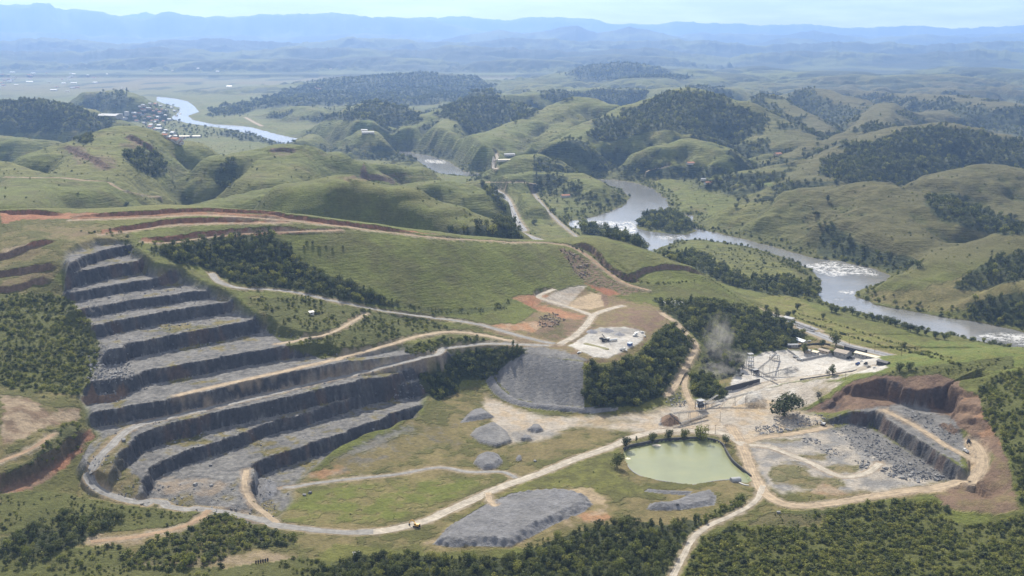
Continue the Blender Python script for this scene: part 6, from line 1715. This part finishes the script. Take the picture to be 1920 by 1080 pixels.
def pile(u, v, rad, h, label, seed, mat='gravel_heap'):
    x, y, z = hit(u, v); rs = np.random.default_rng(seed)
    n = 22; V = [(0, 0, h)]; F = []
    for k, q in enumerate((.3, .62, 1.0, 1.12)):
        for i in range(n):
            a = 6.2832 * i / n; rr = rad * q * rs.uniform(.92, 1.08)
            V.append((rr * math.cos(a), rr * math.sin(a), max(h * (1 - q) ** .95 if q < 1 else 0, 0) - (.4 if q > 1 else 0)))
    for i in range(n):
        F.append((0, 1 + i, 1 + (i + 1) % n))
        for k in range(3):
            F.append((1 + k * n + i, 1 + (k + 1) * n + i, 1 + (k + 1) * n + (i + 1) % n, 1 + k * n + (i + 1) % n))
    o = MB().add(V, F).build('gravel_pile', mat); o.location = (x, y, z)
    return tag(o, label, 'pile')
pile(1109, 622, 7, 3.2, 'small dark gravel pile behind the hopper of the mobile crusher', 1)
pile(1137, 620, 9, 3.6, 'wide grey gravel pile behind the middle of the mobile crusher', 2)
pile(1161, 627, 6.5, 3.0, 'grey gravel pile between the mobile crusher and the white screen', 3)
# grass strip on the pad
def stadium(u0, v0, u1, v1, wid, name, label, mat, lift):
    a = np.array(hit(u0, v0)); b = np.array(hit(u1, v1)); d = (b - a)[:2]; L = np.hypot(*d); d /= L; nn = np.array([-d[1], d[0]])
    V = []; n = 10
    for c, s0 in ((b, -math.pi / 2), (a, math.pi / 2)):
        for i in range(n + 1):
            t = s0 + math.pi * i / n
            p = c[:2] + d * wid * math.cos(t) + nn * wid * math.sin(t)
            V.append((p[0], p[1], float(zat(p[0], p[1])) + lift))
    zt = max(v_[2] for v_ in V) + .15
    o = MB().add([(x, y, zt) for x, y, z in V] + [(x, y, z - 1) for x, y, z in V], [tuple(range(len(V)))] + [(i, i + len(V), (i + 1) % len(V) + len(V), (i + 1) % len(V)) for i in range(len(V))]).build(name, mat)
    o['kind'] = 'structure'; o['label'] = label
stadium(1099, 645, 1137, 655, 3.2, 'grass_strip', 'long rounded grass island in the pale crusher pad', 'strip_grass', .12)

# --- buildings
def building(u, v, w, d, h, rz, wall, roof, label, cat='building', name='building', kind='gable', rh=1.8, nwin=4, group=None, loc=None, door=True):
    r = root(name, label, cat, hit(u, v) if loc is None else loc, rz, group)
    hw, hd = w / 2, d / 2
    V = [(-hw, -hd, -1), (hw, -hd, -1), (hw, hd, -1), (-hw, hd, -1), (-hw, -hd, h), (hw, -hd, h), (hw, hd, h), (-hw, hd, h)]
    F = [(0,1,5,4),(1,2,6,5),(2,3,7,6),(3,0,4,7),(4,5,6,7)]
    if kind == 'gable':
        V += [(-hw, 0, h + rh), (hw, 0, h + rh)]; F += [(4, 7, 8), (5, 9, 6)]
    wl = MB().add(V, F).build('wall', wall, r)
    e = .5; t = .18
    m_ = MB()
    if kind == 'gable':
        sl = rh / hd
        for sy in (-1, 1):
            a = [(-hw - e, sy * (hd + e), h - sl * e), (hw + e, sy * (hd + e), h - sl * e), (hw + e, 0, h + rh + .02), (-hw - e, 0, h + rh + .02)]
            m_.add(a + [(x, y, z + t) for x, y, z in a], [(0,1,2,3)[::sy], (4,5,6,7)[::-sy], (0,1,5,4), (1,2,6,5), (3,0,4,7)])
    else:
        a = [(-hw - e, -hd - e, h + .05), (hw + e, -hd - e, h + .05), (hw + e, hd + e, h + .05 + rh), (-hw - e, hd + e, h + .05 + rh)]
        m_.add(a + [(x, y, z + t) for x, y, z in a], [(3,2,1,0),(4,5,6,7),(0,1,5,4),(1,2,6,5),(2,3,7,6),(3,0,4,7)])
    rf = m_.build('roof', roof, r)
    if nwin:
        for sy in (-1, 1):
            for i in range(nwin):
                x = -hw + w * (i + .5) / nwin
                MB().box((x, sy * (hd + .03), h * .55), (min(1.4, w / nwin * .5), .12, min(1.2, h * .35))).build('window', 'glass', wl)
    if door:
        MB().box((hw + .03, 0, min(1.1, h * .4)), (.12, min(2.4, d * .35), min(2.2, h * .75))).build('door', 'door', wl)
    return r
hwd = HW[np.argmin(np.abs(HW[:, 0] - at_z(1625, 660, 2)[0]))]
k0 = int(np.argmin(np.abs(HW[:, 0] - at_z(1625, 660, 2)[0]))); hv_ = HW[k0 + 3] - HW[k0 - 3]; HYAW = math.atan2(hv_[1], hv_[0])
building(1580, 668, 18, 15, 6.5, HYAW + .1, 'grey_wall', 'beige_roof', 'broad workshop with brownish roof beside the very large dark tree', name='workshop', rh=2.4, nwin=3)
building(1628, 673, 34, 8, 5, HYAW, 'grey_wall', 'yellow_roof', 'long shed with pale yellow roof along the highway', name='long_shed', rh=1.3, nwin=7)
building(1604, 658, 30, 7, 4, HYAW, 'dark_stone', 'dark_roof', 'long dark-roofed shed between the workshop and the highway', name='long_shed', rh=1.0, nwin=6)
building(1656, 684, 13, 7, 4, HYAW, 'dark_stone', 'dark_roof', 'small dark shed at the highway end of the long yellow-roofed shed', name='shed', rh=1.0, nwin=3)
building(1527, 664, 10, 6, 3.4, HYAW + .15, 'white_wall', 'yellow_roof', 'small shed with bright cream roof inside the walled compound', name='shed', kind='shed', rh=.7, nwin=2)
building(1546, 661, 15, 7, 3.4, HYAW + .05, 'beige_wall', 'beige_roof', 'low brown-roofed shed inside the walled compound', name='shed', rh=1.2, nwin=3)
building(1514, 660, 9, 6, 3.0, HYAW + .1, 'beige_wall', 'grey_roof', 'grey-roofed hut in the corner of the walled compound', name='hut', rh=1.0, nwin=2)
building(1502, 643, 17, 9, 4, HYAW - .2, 'white_wall', 'blue_roof', 'house with pale blue metal roof above the yard', 'house', 'house', rh=1.7, nwin=4)
building(1486, 650, 13, 6, 3.2, HYAW + .9, 'grey_wall', 'grey_roof', 'narrow grey shed next to the blue-roofed house', name='shed', rh=1.0, nwin=3)
building(1478, 601, 16, 7, 4, HYAW, 'white_wall', 'grey_roof', 'pale grey roadside shelter where the highway leaves the wood', name='shelter', kind='shed', rh=.8, nwin=0)
building(584, 590, 5, 4, 3.4, .4, 'white_wall', 'white_paint', 'little white hut on the bare ground above the benches', 'hut', 'hut', kind='shed', rh=.5, nwin=1)
building(668, 1043, 4.2, 3, 2.6, .2, 'white_wall', 'white_paint', 'tiny white cabin at the edge of the dark forest below the heap', 'cabin', 'cabin', kind='shed', rh=.4, nwin=1)
building(1181, 647, 6, 4, 2.6, .9, 'blue_paint', 'blue_roof', 'small blue-grey container cabin on the crusher pad', 'cabin', 'cabin', kind='shed', rh=.3, nwin=1)
building(1151, 441, 14, 8, 3.5, -.4, 'white_wall', 'white_paint', 'white riverside hut among the tall trees by the rapids', 'hut', 'hut', rh=1.5, nwin=3)
building(1165, 446, 12, 7, 3.2, -.5, 'white_wall', 'grey_roof', 'grey-roofed riverside hut behind the grassy crest', 'hut', 'hut', rh=1.3, nwin=2)
building(1060, 369, 22, 12, 4, .3, 'white_wall', 'tile_roof', 'farmhouse with red tiled roof inside the upper river bend', 'house', 'house', rh=2.6, nwin=4)
building(1296, 308, 26, 14, 4.5, .2, 'white_wall', 'tile_roof', 'farmhouse with red roof on the slope of the small round hill', 'house', 'house', rh=3, nwin=4)
building(1328, 345, 22, 12, 4, .5, 'white_wall', 'tile_roof', 'red-roofed farmhouse among the trees by the stream', 'house', 'house', rh=3, nwin=4)
building(1322, 338, 24, 10, 4, .1, 'white_wall', 'grey_roof', 'pale farm shed above the red-roofed farmhouse by the stream', name='barn', rh=2, nwin=4)
building(690, 250, 42, 12, 4, .1, 'white_wall', 'grey_roof', 'long pale cattle shed at the foot of the pasture cones', 'barn', 'barn', rh=3, nwin=6)
building(683, 246, 22, 12, 4, .1, 'white_wall', 'grey_roof', 'white farmhouse above the long pale cattle shed', 'house', 'house', rh=3, nwin=4)
building(955, 292, 34, 14, 5, .2, 'white_wall', 'grey_roof', 'grey farm building beside the pale lane beyond the river', 'barn', 'barn', rh=3, nwin=4)
building(948, 302, 44, 10, 4, .2, 'white_wall', 'yellow_roof', 'low cream-roofed shed beside the pale lane beyond the river', 'barn', 'barn', rh=2, nwin=4)
building(1458, 291, 24, 14, 5, .6, 'beige_wall', 'tile_roof', 'red farmhouse at the mouth of the valley between the hills', 'house', 'house', rh=3, nwin=3)
building(1210, 458, 11, 6, 3, .2, 'white_wall', 'grey_roof', 'small pale hut below the shaggy tree at the river mouth', 'hut', 'hut', rh=1, nwin=2)
building(206, 222, 80, 40, 11, -.3, 'grey_wall', 'grey_roof', 'large grey-roofed factory hall at the edge of the town', 'factory', 'factory', rh=6, nwin=6)
building(222, 219, 36, 26, 14, -.3, 'white_wall', 'grey_roof', 'white factory block beside the large hall', 'factory', 'factory', kind='shed', rh=1, nwin=4)
building(232, 224, 34, 22, 9, -.3, 'white_wall', 'yellow_roof', 'cream factory shed in front of the white block', 'factory', 'factory', rh=4, nwin=4)
building(238, 217, 18, 16, 20, -.3, 'white_wall', 'grey_roof', 'narrow white factory tower beside the white block', 'factory', 'factory', kind='shed', rh=1, nwin=2)
building(355, 258, 90, 16, 6, .15, 'white_wall', 'yellow_roof', 'long cream shed between the highway and the town trees', 'barn', 'barn', rh=3, nwin=8)

# town houses: one small house, copied
th = [building(0, 0, 13, 10, 4.5, 0, w_, r_, 'x', 'house', 'town_house', rh=2.6, nwin=2, loc=(0, 0, -500)) for w_, r_ in (('white_wall', 'tile_roof'), ('white_wall', 'white_paint'), ('beige_wall', 'grey_roof'))]
TOWN = [(270,200),(282,205),(295,205),(262,215),(275,214),(288,216),(300,212),(312,208),(320,203),(326,209),(258,226),(270,224),(284,226),(297,222),(308,219),(272,234),(285,235),(296,232),(306,230),(281,241),(290,243),(299,244),(306,250),(312,255),(318,261),(325,264),(310,245),(322,252),(332,258),(300,237),(266,207),(279,198),(291,196),(303,199),(255,220),(330,266),(336,270),(344,262),(250,212),(262,203),(316,226),(290,210),(305,205),(268,219),(280,221),(293,228),(335,215),(328,219)]
trs = random.Random(5)
used_ = [False] * 3
for i, (u, v) in enumerate(TOWN):
    k = trs.choice((0, 0, 1, 1, 2))
    if used_[k]: o = copy_tree(th[k])
    else: o = th[k]; used_[k] = True
    x, y, z = hit(u + trs.uniform(-3, 3), v + trs.uniform(-2, 2))
    o.location = (x, y, z); o.rotation_euler = (0, 0, -.5 + trs.uniform(-.3, .3)); q = trs.uniform(.9, 1.7); o.scale = (q * trs.uniform(.9, 1.5), q, q)
    tag(o, ('red-tiled town house', 'white-roofed town house', 'grey-roofed town house')[k] + ' in the riverside town below the wooded hill', 'house', 'houses of the riverside town')
# bigger sheds far out on the plain
for i in range(46):
    u = trs.choice([trs.uniform(0, 190), trs.uniform(0, 190), trs.uniform(150, 620)]); v = trs.uniform(136, 172) if u < 190 else trs.choice([trs.uniform(128, 140), trs.uniform(155, 168)])
    o = copy_tree(th[i % 3]); x, y, z = hit(u, v); o.location = (x, y, z); o.rotation_euler = (0, 0, trs.uniform(-.4, .4)); q = trs.uniform(1.2, 2.2); o.scale = (q * trs.uniform(1, 2.2), q, q * .8)
    tag(o, ('red-roofed', 'white-roofed', 'grey-roofed')[i % 3] + ' building in the hazy settlement on the far plain', 'building', 'buildings on the far plain')

# --- walls
def wall_line(name, pts, h, th_, mat, label, cap=None, cat='wall', step=4.0, sink=1.0):
    P = catmull([tuple(p) for p in pts], step)
    T = np.gradient(P[:, :2], axis=0); T /= np.linalg.norm(T, axis=1)[:, None]; Nn = np.stack([-T[:, 1], T[:, 0]], 1) * th_ / 2
    r = root(name, label, cat, tuple(P[0]))
    def strip(z0, z1, k):
        V = []; F = []
        for p, q in zip(P, Nn * k):
            for sx, z in ((-1, z0), (1, z0), (1, z1), (-1, z1)):
                V.append((p[0] + sx * q[0] - P[0][0], p[1] + sx * q[1] - P[0][1], p[2] + z - P[0][2]))
        for i in range(len(P) - 1):
            for a in range(4):
                F.append((i * 4 + a, i * 4 + (a + 1) % 4, i * 4 + 4 + (a + 1) % 4, i * 4 + 4 + a))
        F += [(3, 2, 1, 0), tuple(len(V) - 4 + a for a in range(4))]
        return MB().add(V, F)
    strip(-sink, h, 1).build('wall_body', mat, r)
    if cap: strip(h, h + .25, 1.25).build('coping', cap, r)
    return r
fp = [p for p in POND_XY[[0, 1, 2, 3, 4, 5, 6, 7, 8, 9, 10, 11]]]
wall_line('pond_wall', [(x, y, POND_Z - .5) for x, y in fp], 3.9, 1.3, 'dark_stone', 'dark stone wall curving round the far side of the green pond', None)
near_sh = [p for p in POND_XY[[14, 15, 16, 17, 18, 19, 20, 21]]]
wall_line('stone_edging', [(x, y, POND_Z - .6) for x, y in near_sh], 0.95, 1.0, 'gravel_heap', 'low pale stone edging along the near shore of the pond', None)
def wp(px): return [hit(u, v) for u, v in px]
wall_line('retaining_wall', wp([(1346,738),(1368,730),(1400,722),(1424,716)]), 4.0, 1.2, 'dark_stone', 'dark retaining wall holding the grassy mound beside the white road', None, sink=3)
wall_line('compound_wall', wp([(1476,657),(1490,667),(1503,676),(1530,671),(1556,666),(1572,664)]), 2.6, .5, 'concrete', 'grey wall enclosing the compound of small sheds', None, sink=2)
wall_line('yard_kerb', wp([(1500,712),(1540,706),(1590,698),(1606,694)]), .9, 1.6, 'dark_stone', 'dark kerb between the stockyard and the white road', None, sink=1)
wall_line('low_wall', wp([(1585,670),(1600,677),(1620,686),(1632,688)]), 1.6, .6, 'concrete', 'pale low wall dividing the vehicle park from the stockyard', None, sink=2)
wall_line('bank_wall', wp([(1478,652),(1510,648),(1540,646),(1556,648)]), 2.4, 1.0, 'dark_stone', 'dark stone bank wall behind the compound of small sheds', None, sink=2)

# --- conveyors and plant
def conveyor(a, b, w, label, legs=3, mat='steel', name='conveyor', truss=1.2, base=None):
    a = Vector(a); b = Vector(b)
    r = root(name, label, 'conveyor', tuple(a))
    d = b - a
    nrm = Vector((-d.y, d.x, 0)).normalized()
    fr = MB()
    for s_ in (-1, 1):
        o = nrm * s_ * w * .5
        fr.bar(o, d + o, .22, .25); fr.bar(o + Vector((0, 0, truss)), d + o + Vector((0, 0, truss)), .18, .2)
        n_ = max(2, int(d.length / 4))
        for i in range(n_):
            p = d * (i / n_) + o; q = d * ((i + 1) / n_) + o + Vector((0, 0, truss))
            fr.bar(p, q, .14)
    fr.build('truss', mat, r)
    MB().bar(Vector((0, 0, truss * .55)), d + Vector((0, 0, truss * .55)), w * .85, .18).build('belt', 'belt', r)
    for i in range(legs):
        f = (i + .6) / (legs + .1); p = d * f
        zg = float(zat(a.x + p.x, a.y + p.y)) - a.z
        lg = MB()
        for s_ in (-1, 1):
            lg.bar(p + nrm * s_ * w * .5, Vector((p.x, p.y, zg - .4)) + nrm * s_ * w * .9, .28)
        lg.build('leg', mat, r)
    return r
def P3(u, v, dz): x, y, z = hit(u, v); return (x, y, z + dz)
def apex(u, v, du=0): return
conveyor(P3(1326, 779, 1.0), P3(1276, 797, 1.2), 2.0, 'ground conveyor running from the crusher to the brown soil cone', 2)
xa, ya, za = hit(1256, 792)
conveyor(P3(1277, 797, .8), (xa, ya + 4, 1 + 10.5), 1.6, 'short steep conveyor climbing to the tip of the brown soil cone', 1, 'dark_steel')
conveyor(P3(1323, 782, 7.5), P3(1263, 787, 6.5), 2.2, 'raised conveyor bridge from the crusher across the dusty ramp', 3)
xb, yb, zb = hit(1412, 752)
conveyor(P3(1322, 764, 3.0), (xb, yb + 6, 2 + 12.5), 2.2, 'long conveyor rising from the crusher to the grey stockpile', 4)
conveyor(P3(1318, 766, 4.0), P3(1345, 753, 7), 1.8, 'short conveyor feeding the crusher from the tree side', 2)
xc, yc, zc = hit(1484, 703)
conveyor(P3(1432, 706, 2.0), (xc, yc, 2 + 15.0), 1.8, 'conveyor climbing to the tip of the stockyard gravel cone', 3)
conveyor(P3(1414, 703, 3.0), P3(1443, 700, 17), 1.8, 'steep conveyor rising to the tall post in the stockyard', 1)
conveyor(P3(1402, 692, 4.0), P3(1456, 719, 3.0), 1.8, 'low dark conveyor crossing the white yard to the mound', 3, 'dark_steel')
conveyor(P3(1442, 699, 16.5), P3(1455, 674, 8), 1.6, 'conveyor running from the tall post to the far screen', 1, 'dark_steel')
def tower(u, v, w, d, h, rz, label, decks=3, mat='dark_steel', name='crusher_tower', house=True):
    r = rootpx(name, label, 'plant', u, v, rz)
    for sx in (-1, 1):
        for sy in (-1, 1):
            MB().bar((sx * w / 2, sy * d / 2, -1), (sx * w / 2 * .8, sy * d / 2 * .8, h), .45).build('leg', mat, r)
    for i in range(decks):
        z = h * (i + 1) / decks; q = 1 - .2 * (i + 1) / decks
        dk = MB().box((0, 0, z), (w * q + .8, d * q + .8, .25)).build('deck', 'steel', r)
        rl = MB()
        for sy in (-1, 1): rl.bar((-w * q / 2, sy * d * q / 2, z + 1.0), (w * q / 2, sy * d * q / 2, z + 1.0), .1)
        rl.build('railing', 'white_paint', dk)
        if house and i < decks - 1:
            MB().box((0, (i % 2 - .5) * d * .2, z + h / decks * .42), (w * q * .7, d * q * .6, h / decks * .8)).build('machine_housing', 'steel' if i % 2 else mat, r)
    MB().bar((-w / 2, -d / 2, 0), (w / 2 * .9, -d / 2 * .9, h * .6), .22).bar((w / 2, -d / 2, 0), (-w / 2 * .9, -d / 2 * .9, h * .6), .22).build('bracing', mat, r)
    return r
tower(1313, 768, 9, 8, 11, .5, 'dark primary crusher tower with stacked decks at the foot of the ramp', 3)
tower(1406, 691, 7, 7, 19, .2, 'tall narrow screening tower in the dust beside the stockyard', 4, 'steel', 'screening_tower', False)
tower(1416, 703, 8, 6, 7, .3, 'dark hopper house under the stockyard conveyors', 2)
tower(1452, 674, 12, 6, 6, .2, 'low dark screen at the back of the stockyard near the wood', 1, 'dark_steel', 'screen_station', False)
def post(u, v, h, label, group=None, arm=True, name='power_pole'):
    r = rootpx(name, label, 'pole', u, v, .3, group)
    MB().cyl((0, 0, -1), (0, 0, h), .22, 8, .14).build('post', 'wood' if arm else 'steel', r)
    if arm:
        c = MB().box((0, 0, h - .6), (2.4, .18, .2)).build('crossarm', 'wood', r)
        for x in (-1, 0, 1): MB().cyl((x, 0, h - .5), (x, 0, h - .2), .09, 6).build('insulator', 'white_paint', c)
    return r
post(1443, 700, 17, 'tall steel post carrying the conveyor head in the stockyard', None, False, 'support_post')
post(1449, 705, 13, 'thin steel mast next to the tall conveyor post', None, False, 'mast')
post(1398, 758, 12, 'wooden power pole in front of the grey stockpile', None)
post(1328, 812, 9, 'wooden power pole on the grass by the pale pond tree', None)
post(1341, 814, 10, 'wooden power pole between the pale pond tree and the pit road', None)
post(1350, 790, 11, 'wooden power pole on the dusty ground beside the crusher', None)
post(1544, 985, 10, 'lone wooden power pole on the scrub slope below the pit road', None)
post(1585, 712, 10, 'wooden power pole beside the white yard road', None)
for u, v in [(1520,618),(1556,634),(1592,648),(1640,661),(1690,668)]:
    post(u, v, 10, 'wooden power pole along the highway verge', 'poles along the highway')
# dumped pump house by the pond
r = rootpx('pump_house', 'grey vaulted pump house standing on the pond dam', 'pump house', 1379, 903, .25)
V = []; n_ = 10
for x in (-4.5, 4.5):
    for i in range(n_ + 1):
        a = math.pi * i / n_; V.append((x, 3.2 * math.cos(a), 1.8 + 2.4 * math.sin(a)))
F = [(i, i + 1, n_ + 2 + i, n_ + 1 + i) for i in range(n_)] + [tuple(range(n_ + 1))[::-1], tuple(range(n_ + 1, 2 * n_ + 2))]
MB().add(V, F).build('vault_roof', 'grey_roof', r)
MB().box((0, 0, .4), (9, 6.2, 2.8)).build('wall', 'grey_wall', r)
MB().box((4.55, 0, .9), (.12, 1.4, 1.8)).build('door', 'door', r)
o = wall_line('jetty', [P3(1386, 906, .6), P3(1396, 910, .6), P3(1404, 911, .6)], .4, 1.8, 'concrete', 'short concrete jetty beside the vaulted pump house', None, 'jetty', sink=3)
# sandbars in the pond
def sandbar(u, v, a, b_, label, seed):
    x, y = at_z(u, v, POND_Z); rs = np.random.default_rng(seed)
    V = [(0, 0, .45)]; n_ = 18
    for q in (.6, 1.0):
        for i in range(n_):
            t = 6.2832 * i / n_; k = q * rs.uniform(.65, 1.15)
            V.append((a * k * math.cos(t), b_ * k * math.sin(t), .3 if q < 1 else -.4))
    F = [(0, 1 + i, 1 + (i + 1) % n_) for i in range(n_)] + [(1 + i, 1 + n_ + i, 1 + n_ + (i + 1) % n_, 1 + (i + 1) % n_) for i in range(n_)]
    o = MB().add(V, F).build('sandbar', 'sand_bar'); o.location = (float(x), float(y), POND_Z)
    o['kind'] = 'structure'; o['label'] = label
sandbar(1231, 835, 7, 4, 'pale sandbar against the far wall of the pond', 1)
sandbar(1177, 860, 4.5, 3.5, 'small pale sandbar beside the dark round tree', 2)
# vehicles in the yard and on the highway
dump_truck(1492, 671, -.6, 'white lorry parked at the compound wall, nearer the wood', 'white_paint', 1.0, loaded=False)
dump_truck(1499, 676, -.6, 'white lorry parked at the corner of the compound wall', 'white_paint', 1.0, loaded=False)
for i, (u, v, pt, lab) in enumerate([(1585,671,'white_paint','white lorry nearest the workshop in the vehicle park'),(1592,673,'dark_steel','dark lorry second from the workshop in the vehicle park'),(1599,671,'white_paint','white lorry third from the workshop in the vehicle park'),(1608,684,'blue_paint','blue lorry beside the pale low wall'),(1623,684,'dark_steel','dark lorry at the end of the vehicle park under the long shed')]):
    dump_truck(u, v, HYAW + 1.2 + .15 * i, lab, pt, .95, loaded=False)
for u, v, lab, pt in [(1616,678,'white car in the vehicle park between lorries','white_paint'),(1604,663,'red car behind the long dark shed','red_paint'),(1518,640,'white car beside the blue-roofed house','white_paint'),(1640,690,'white car at the end of the pale low wall','white_paint')]:
    carpx(u, v, HYAW + .4, lab, pt)
def on_highway(px_u, px_v, off, rev):
    x, y = at_z(px_u, px_v, 3); k = int(np.argmin(np.hypot(HW[:, 0] - x, HW[:, 1] - y))); k = min(max(k, 1), len(HW) - 2)
    t = HW[k + 1] - HW[k - 1]; yaw = math.atan2(t[1], t[0]); nn = (-math.sin(yaw), math.cos(yaw))
    return (HW[k][0] + nn[0] * off, HW[k][1] + nn[1] * off, HW[k][2] + .3), yaw + (math.pi if rev else 0)
for u, v, off, lab, pt, s_, lg in [(949,372,-3.2,'dark lorry on the highway beside the trees','dark_steel',2.0,1.5),(958,388,3.4,'dark car on the valley highway bend','dark_steel',1.3,1.0),(964,403,3.4,'blue car on the straight of the valley highway','blue_paint',1.3,1.0),(972,418,3.4,'dark van on the highway nearest the grassy crest','dark_steel',1.6,1.1),(945,366,3.2,'white lorry at the far bend of the highway','white_paint',1.8,1.6)]:
    lc, yw = on_highway(u, v, off, off > 0); car(lc, yw, lab, pt, 'car', None, s_, lg)
o = ribbon('median_barrier', HW, 1.0, MATS['dark_stone'], 'dark median strip along the middle of the highway', .32, 2, 0.0)
# white kerbs of a small enclosure on the grass
r = rootpx('enclosure', 'white rectangular kerb outlines on the lawn behind the crusher pad', 'enclosure', 1265, 569, .2)
for x, y, w_, d_ in [(0,-9,26,.8),(0,9,26,.8),(-13,0,.8,18),(13,0,.8,18),(0,0,26,.6),(-4,0,.6,18),(4.5,0,.6,18)]:
    zg = float(zat(r.location.x + x * math.cos(.2) - y * math.sin(.2), r.location.y + x * math.sin(.2) + y * math.cos(.2))) - r.location.z
    MB().box((x, y, zg + .2), (w_, d_, 1.4)).build('kerb', 'white_paint', r)
# tyres and loose boulders
tm = None
for i in range(6):
    u = 480 + i * 4.4; v = 1056 - i * .9
    x, y, z = hit(u, v)
    if tm is None:
        V = []; F = []; n_, m_ = 14, 8
        for a in range(n_):
            for b_ in range(m_):
                A = 6.2832 * a / n_; B = 6.2832 * b_ / m_; rr = .78 + .34 * math.cos(B)
                V.append((.34 * math.sin(B), rr * math.cos(A), rr * math.sin(A)))
                F.append((a * m_ + b_, ((a + 1) % n_) * m_ + b_, ((a + 1) % n_) * m_ + (b_ + 1) % m_, a * m_ + (b_ + 1) % m_))
        tm = MB().add(V, F).mesh('tyre', 'rubber')
    o = put('tyre', tm); o.location = (x, y, z + 1.0); o.rotation_euler = (0, .25, .5); o.scale = (1.2, 1.2, 1.2)
    tag(o, 'big black tyre in the row standing on the bare tan track', 'tyre', 'tyres standing in a row')
bm_ = [rock_mesh('boulder', 60 + i, MATS['rock']) for i in range(3)]
for i, (u, v, s_, lab) in enumerate([(571,929,3,'dark boulder on the grass beside the thin floor track, lower of two'),(582,925,3,'dark boulder on the grass beside the thin floor track, upper of two'),(366,909,3.4,'dark block on the pit floor between the two lowest faces'),(396,911,2.6,'smaller block on the pit floor between the two lowest faces'),(232,827,4,'pale slab beside the haul road at the bend'),(395,873,3,'pale slab lying at the foot of the second face'),(1270,946,3,'pale boulder on the grass beside the dark gravel heaps'),(1460,962,3,'pale boulder on the verge where the pit road bends'),(1003,865,2.6,'white boulder near the small round gravel heap'),(700,806,3,'dark boulder on the crest of the lowest face'),(205,559,3,'boulder on an upper bench near the scrub hillside'),(272,551,2.6,'boulder on the upper bench crest below the top faces'),(315,546,2.4,'small boulder by the end of an upper face near the wood'),(490,1012,2.4,'boulder on the bank beneath the haul road'),(1372,948,2.5,'boulder beside the white lane near the dam')]):
    x, y, z = hit(u, v); o = put('boulder', bm_[i % 3]); o.location = (x, y, z + s_ * .2); o.scale = (s_, s_, s_); o.rotation_euler = (.1, .1, i * 1.3)
    tag(o, lab, 'boulder')

bb_ = [rock_mesh('boulder', 80 + i, MATS['brown_rock']) for i in range(2)]
for i, (q, s_, lab, kind) in enumerate(BIGR):
    o = put('boulder', (bm_ if kind == 'rock' else bb_)[i % 2]); o.location = tuple(q); s_ *= 1.25; o.scale = (s_, s_, s_); o.rotation_euler = (.3 * math.sin(i), .3 * math.cos(i * 1.7), i * .9)
    tag(o, 'big block in the ' + lab, 'boulder', 'largest blocks of the ' + lab.split(' of ')[0].split(' beside')[0].split(' along')[0])

# ------------------------------------------------------------------ dust rising from the crusher
dm = bpy.data.materials.new('dust'); dm.use_nodes = True; nt = dm.node_tree
for n_ in list(nt.nodes):
    if n_.type != 'OUTPUT_MATERIAL': nt.nodes.remove(n_)
dv = nt.nodes.new('ShaderNodeVolumePrincipled'); dv.inputs['Color'].default_value = (.86, .84, .80, 1); dv.inputs['Anisotropy'].default_value = .2
tcd = nt.nodes.new('ShaderNodeTexCoord')
ln = nt.nodes.new('ShaderNodeVectorMath'); ln.operation = 'LENGTH'; nt.links.new(tcd.outputs['Object'], ln.inputs[0])
fo = nt.nodes.new('ShaderNodeMapRange'); fo.inputs['From Min'].default_value = 1.0; fo.inputs['From Max'].default_value = .25; nt.links.new(ln.outputs['Value'], fo.inputs[0])
nz = nt.nodes.new('ShaderNodeTexNoise'); nz.inputs['Scale'].default_value = 2.2; nz.inputs['Detail'].default_value = 4; nt.links.new(tcd.outputs['Object'], nz.inputs['Vector'])
nr_ = nt.nodes.new('ShaderNodeMapRange'); nr_.inputs['From Min'].default_value = .42; nr_.inputs['From Max'].default_value = .72; nt.links.new(nz.outputs['Fac'], nr_.inputs[0])
mm = nt.nodes.new('ShaderNodeMath'); mm.operation = 'MULTIPLY'; nt.links.new(fo.outputs[0], mm.inputs[0]); nt.links.new(nr_.outputs[0], mm.inputs[1])
md_ = nt.nodes.new('ShaderNodeMath'); md_.operation = 'MULTIPLY'; nt.links.new(mm.outputs[0], md_.inputs[0]); md_.inputs[1].default_value = .042
nt.links.new(md_.outputs[0], dv.inputs['Density']); nt.links.new(dv.outputs[0], nt.nodes['Material Output'].inputs['Volume'])
def blob(u, v, dz, sx, sy, sz, rx, label):
    V = []; F = []; n_, m_ = 16, 9
    for b_ in range(m_ + 1):
        B = math.pi * b_ / m_
        for a in range(n_): V.append((math.sin(B) * math.cos(6.2832 * a / n_), math.sin(B) * math.sin(6.2832 * a / n_), -math.cos(B)))
    for b_ in range(m_):
        for a in range(n_): F.append((b_ * n_ + a, b_ * n_ + (a + 1) % n_, (b_ + 1) * n_ + (a + 1) % n_, (b_ + 1) * n_ + a))
    me = bpy.data.meshes.new('dust_plume'); me.from_pydata(V, [], F); me.materials.append(dm); me.update()
    o = put('dust_plume', me); x, y, z = hit(u, v); o.location = (x, y, z + dz); o.scale = (sx, sy, sz); o.rotation_euler = (0, rx, 0)
    tag(o, label, 'dust', None, 'stuff')
blob(1345, 672, 24, 22, 22, 40, .15, 'tall plume of white dust rising above the crusher trees')
blob(1385, 684, 8, 34, 20, 13, .1, 'low drift of white dust beside the screening tower')
blob(1345, 708, 9, 26, 18, 12, 0, 'thin dust hanging over the grassy mound')
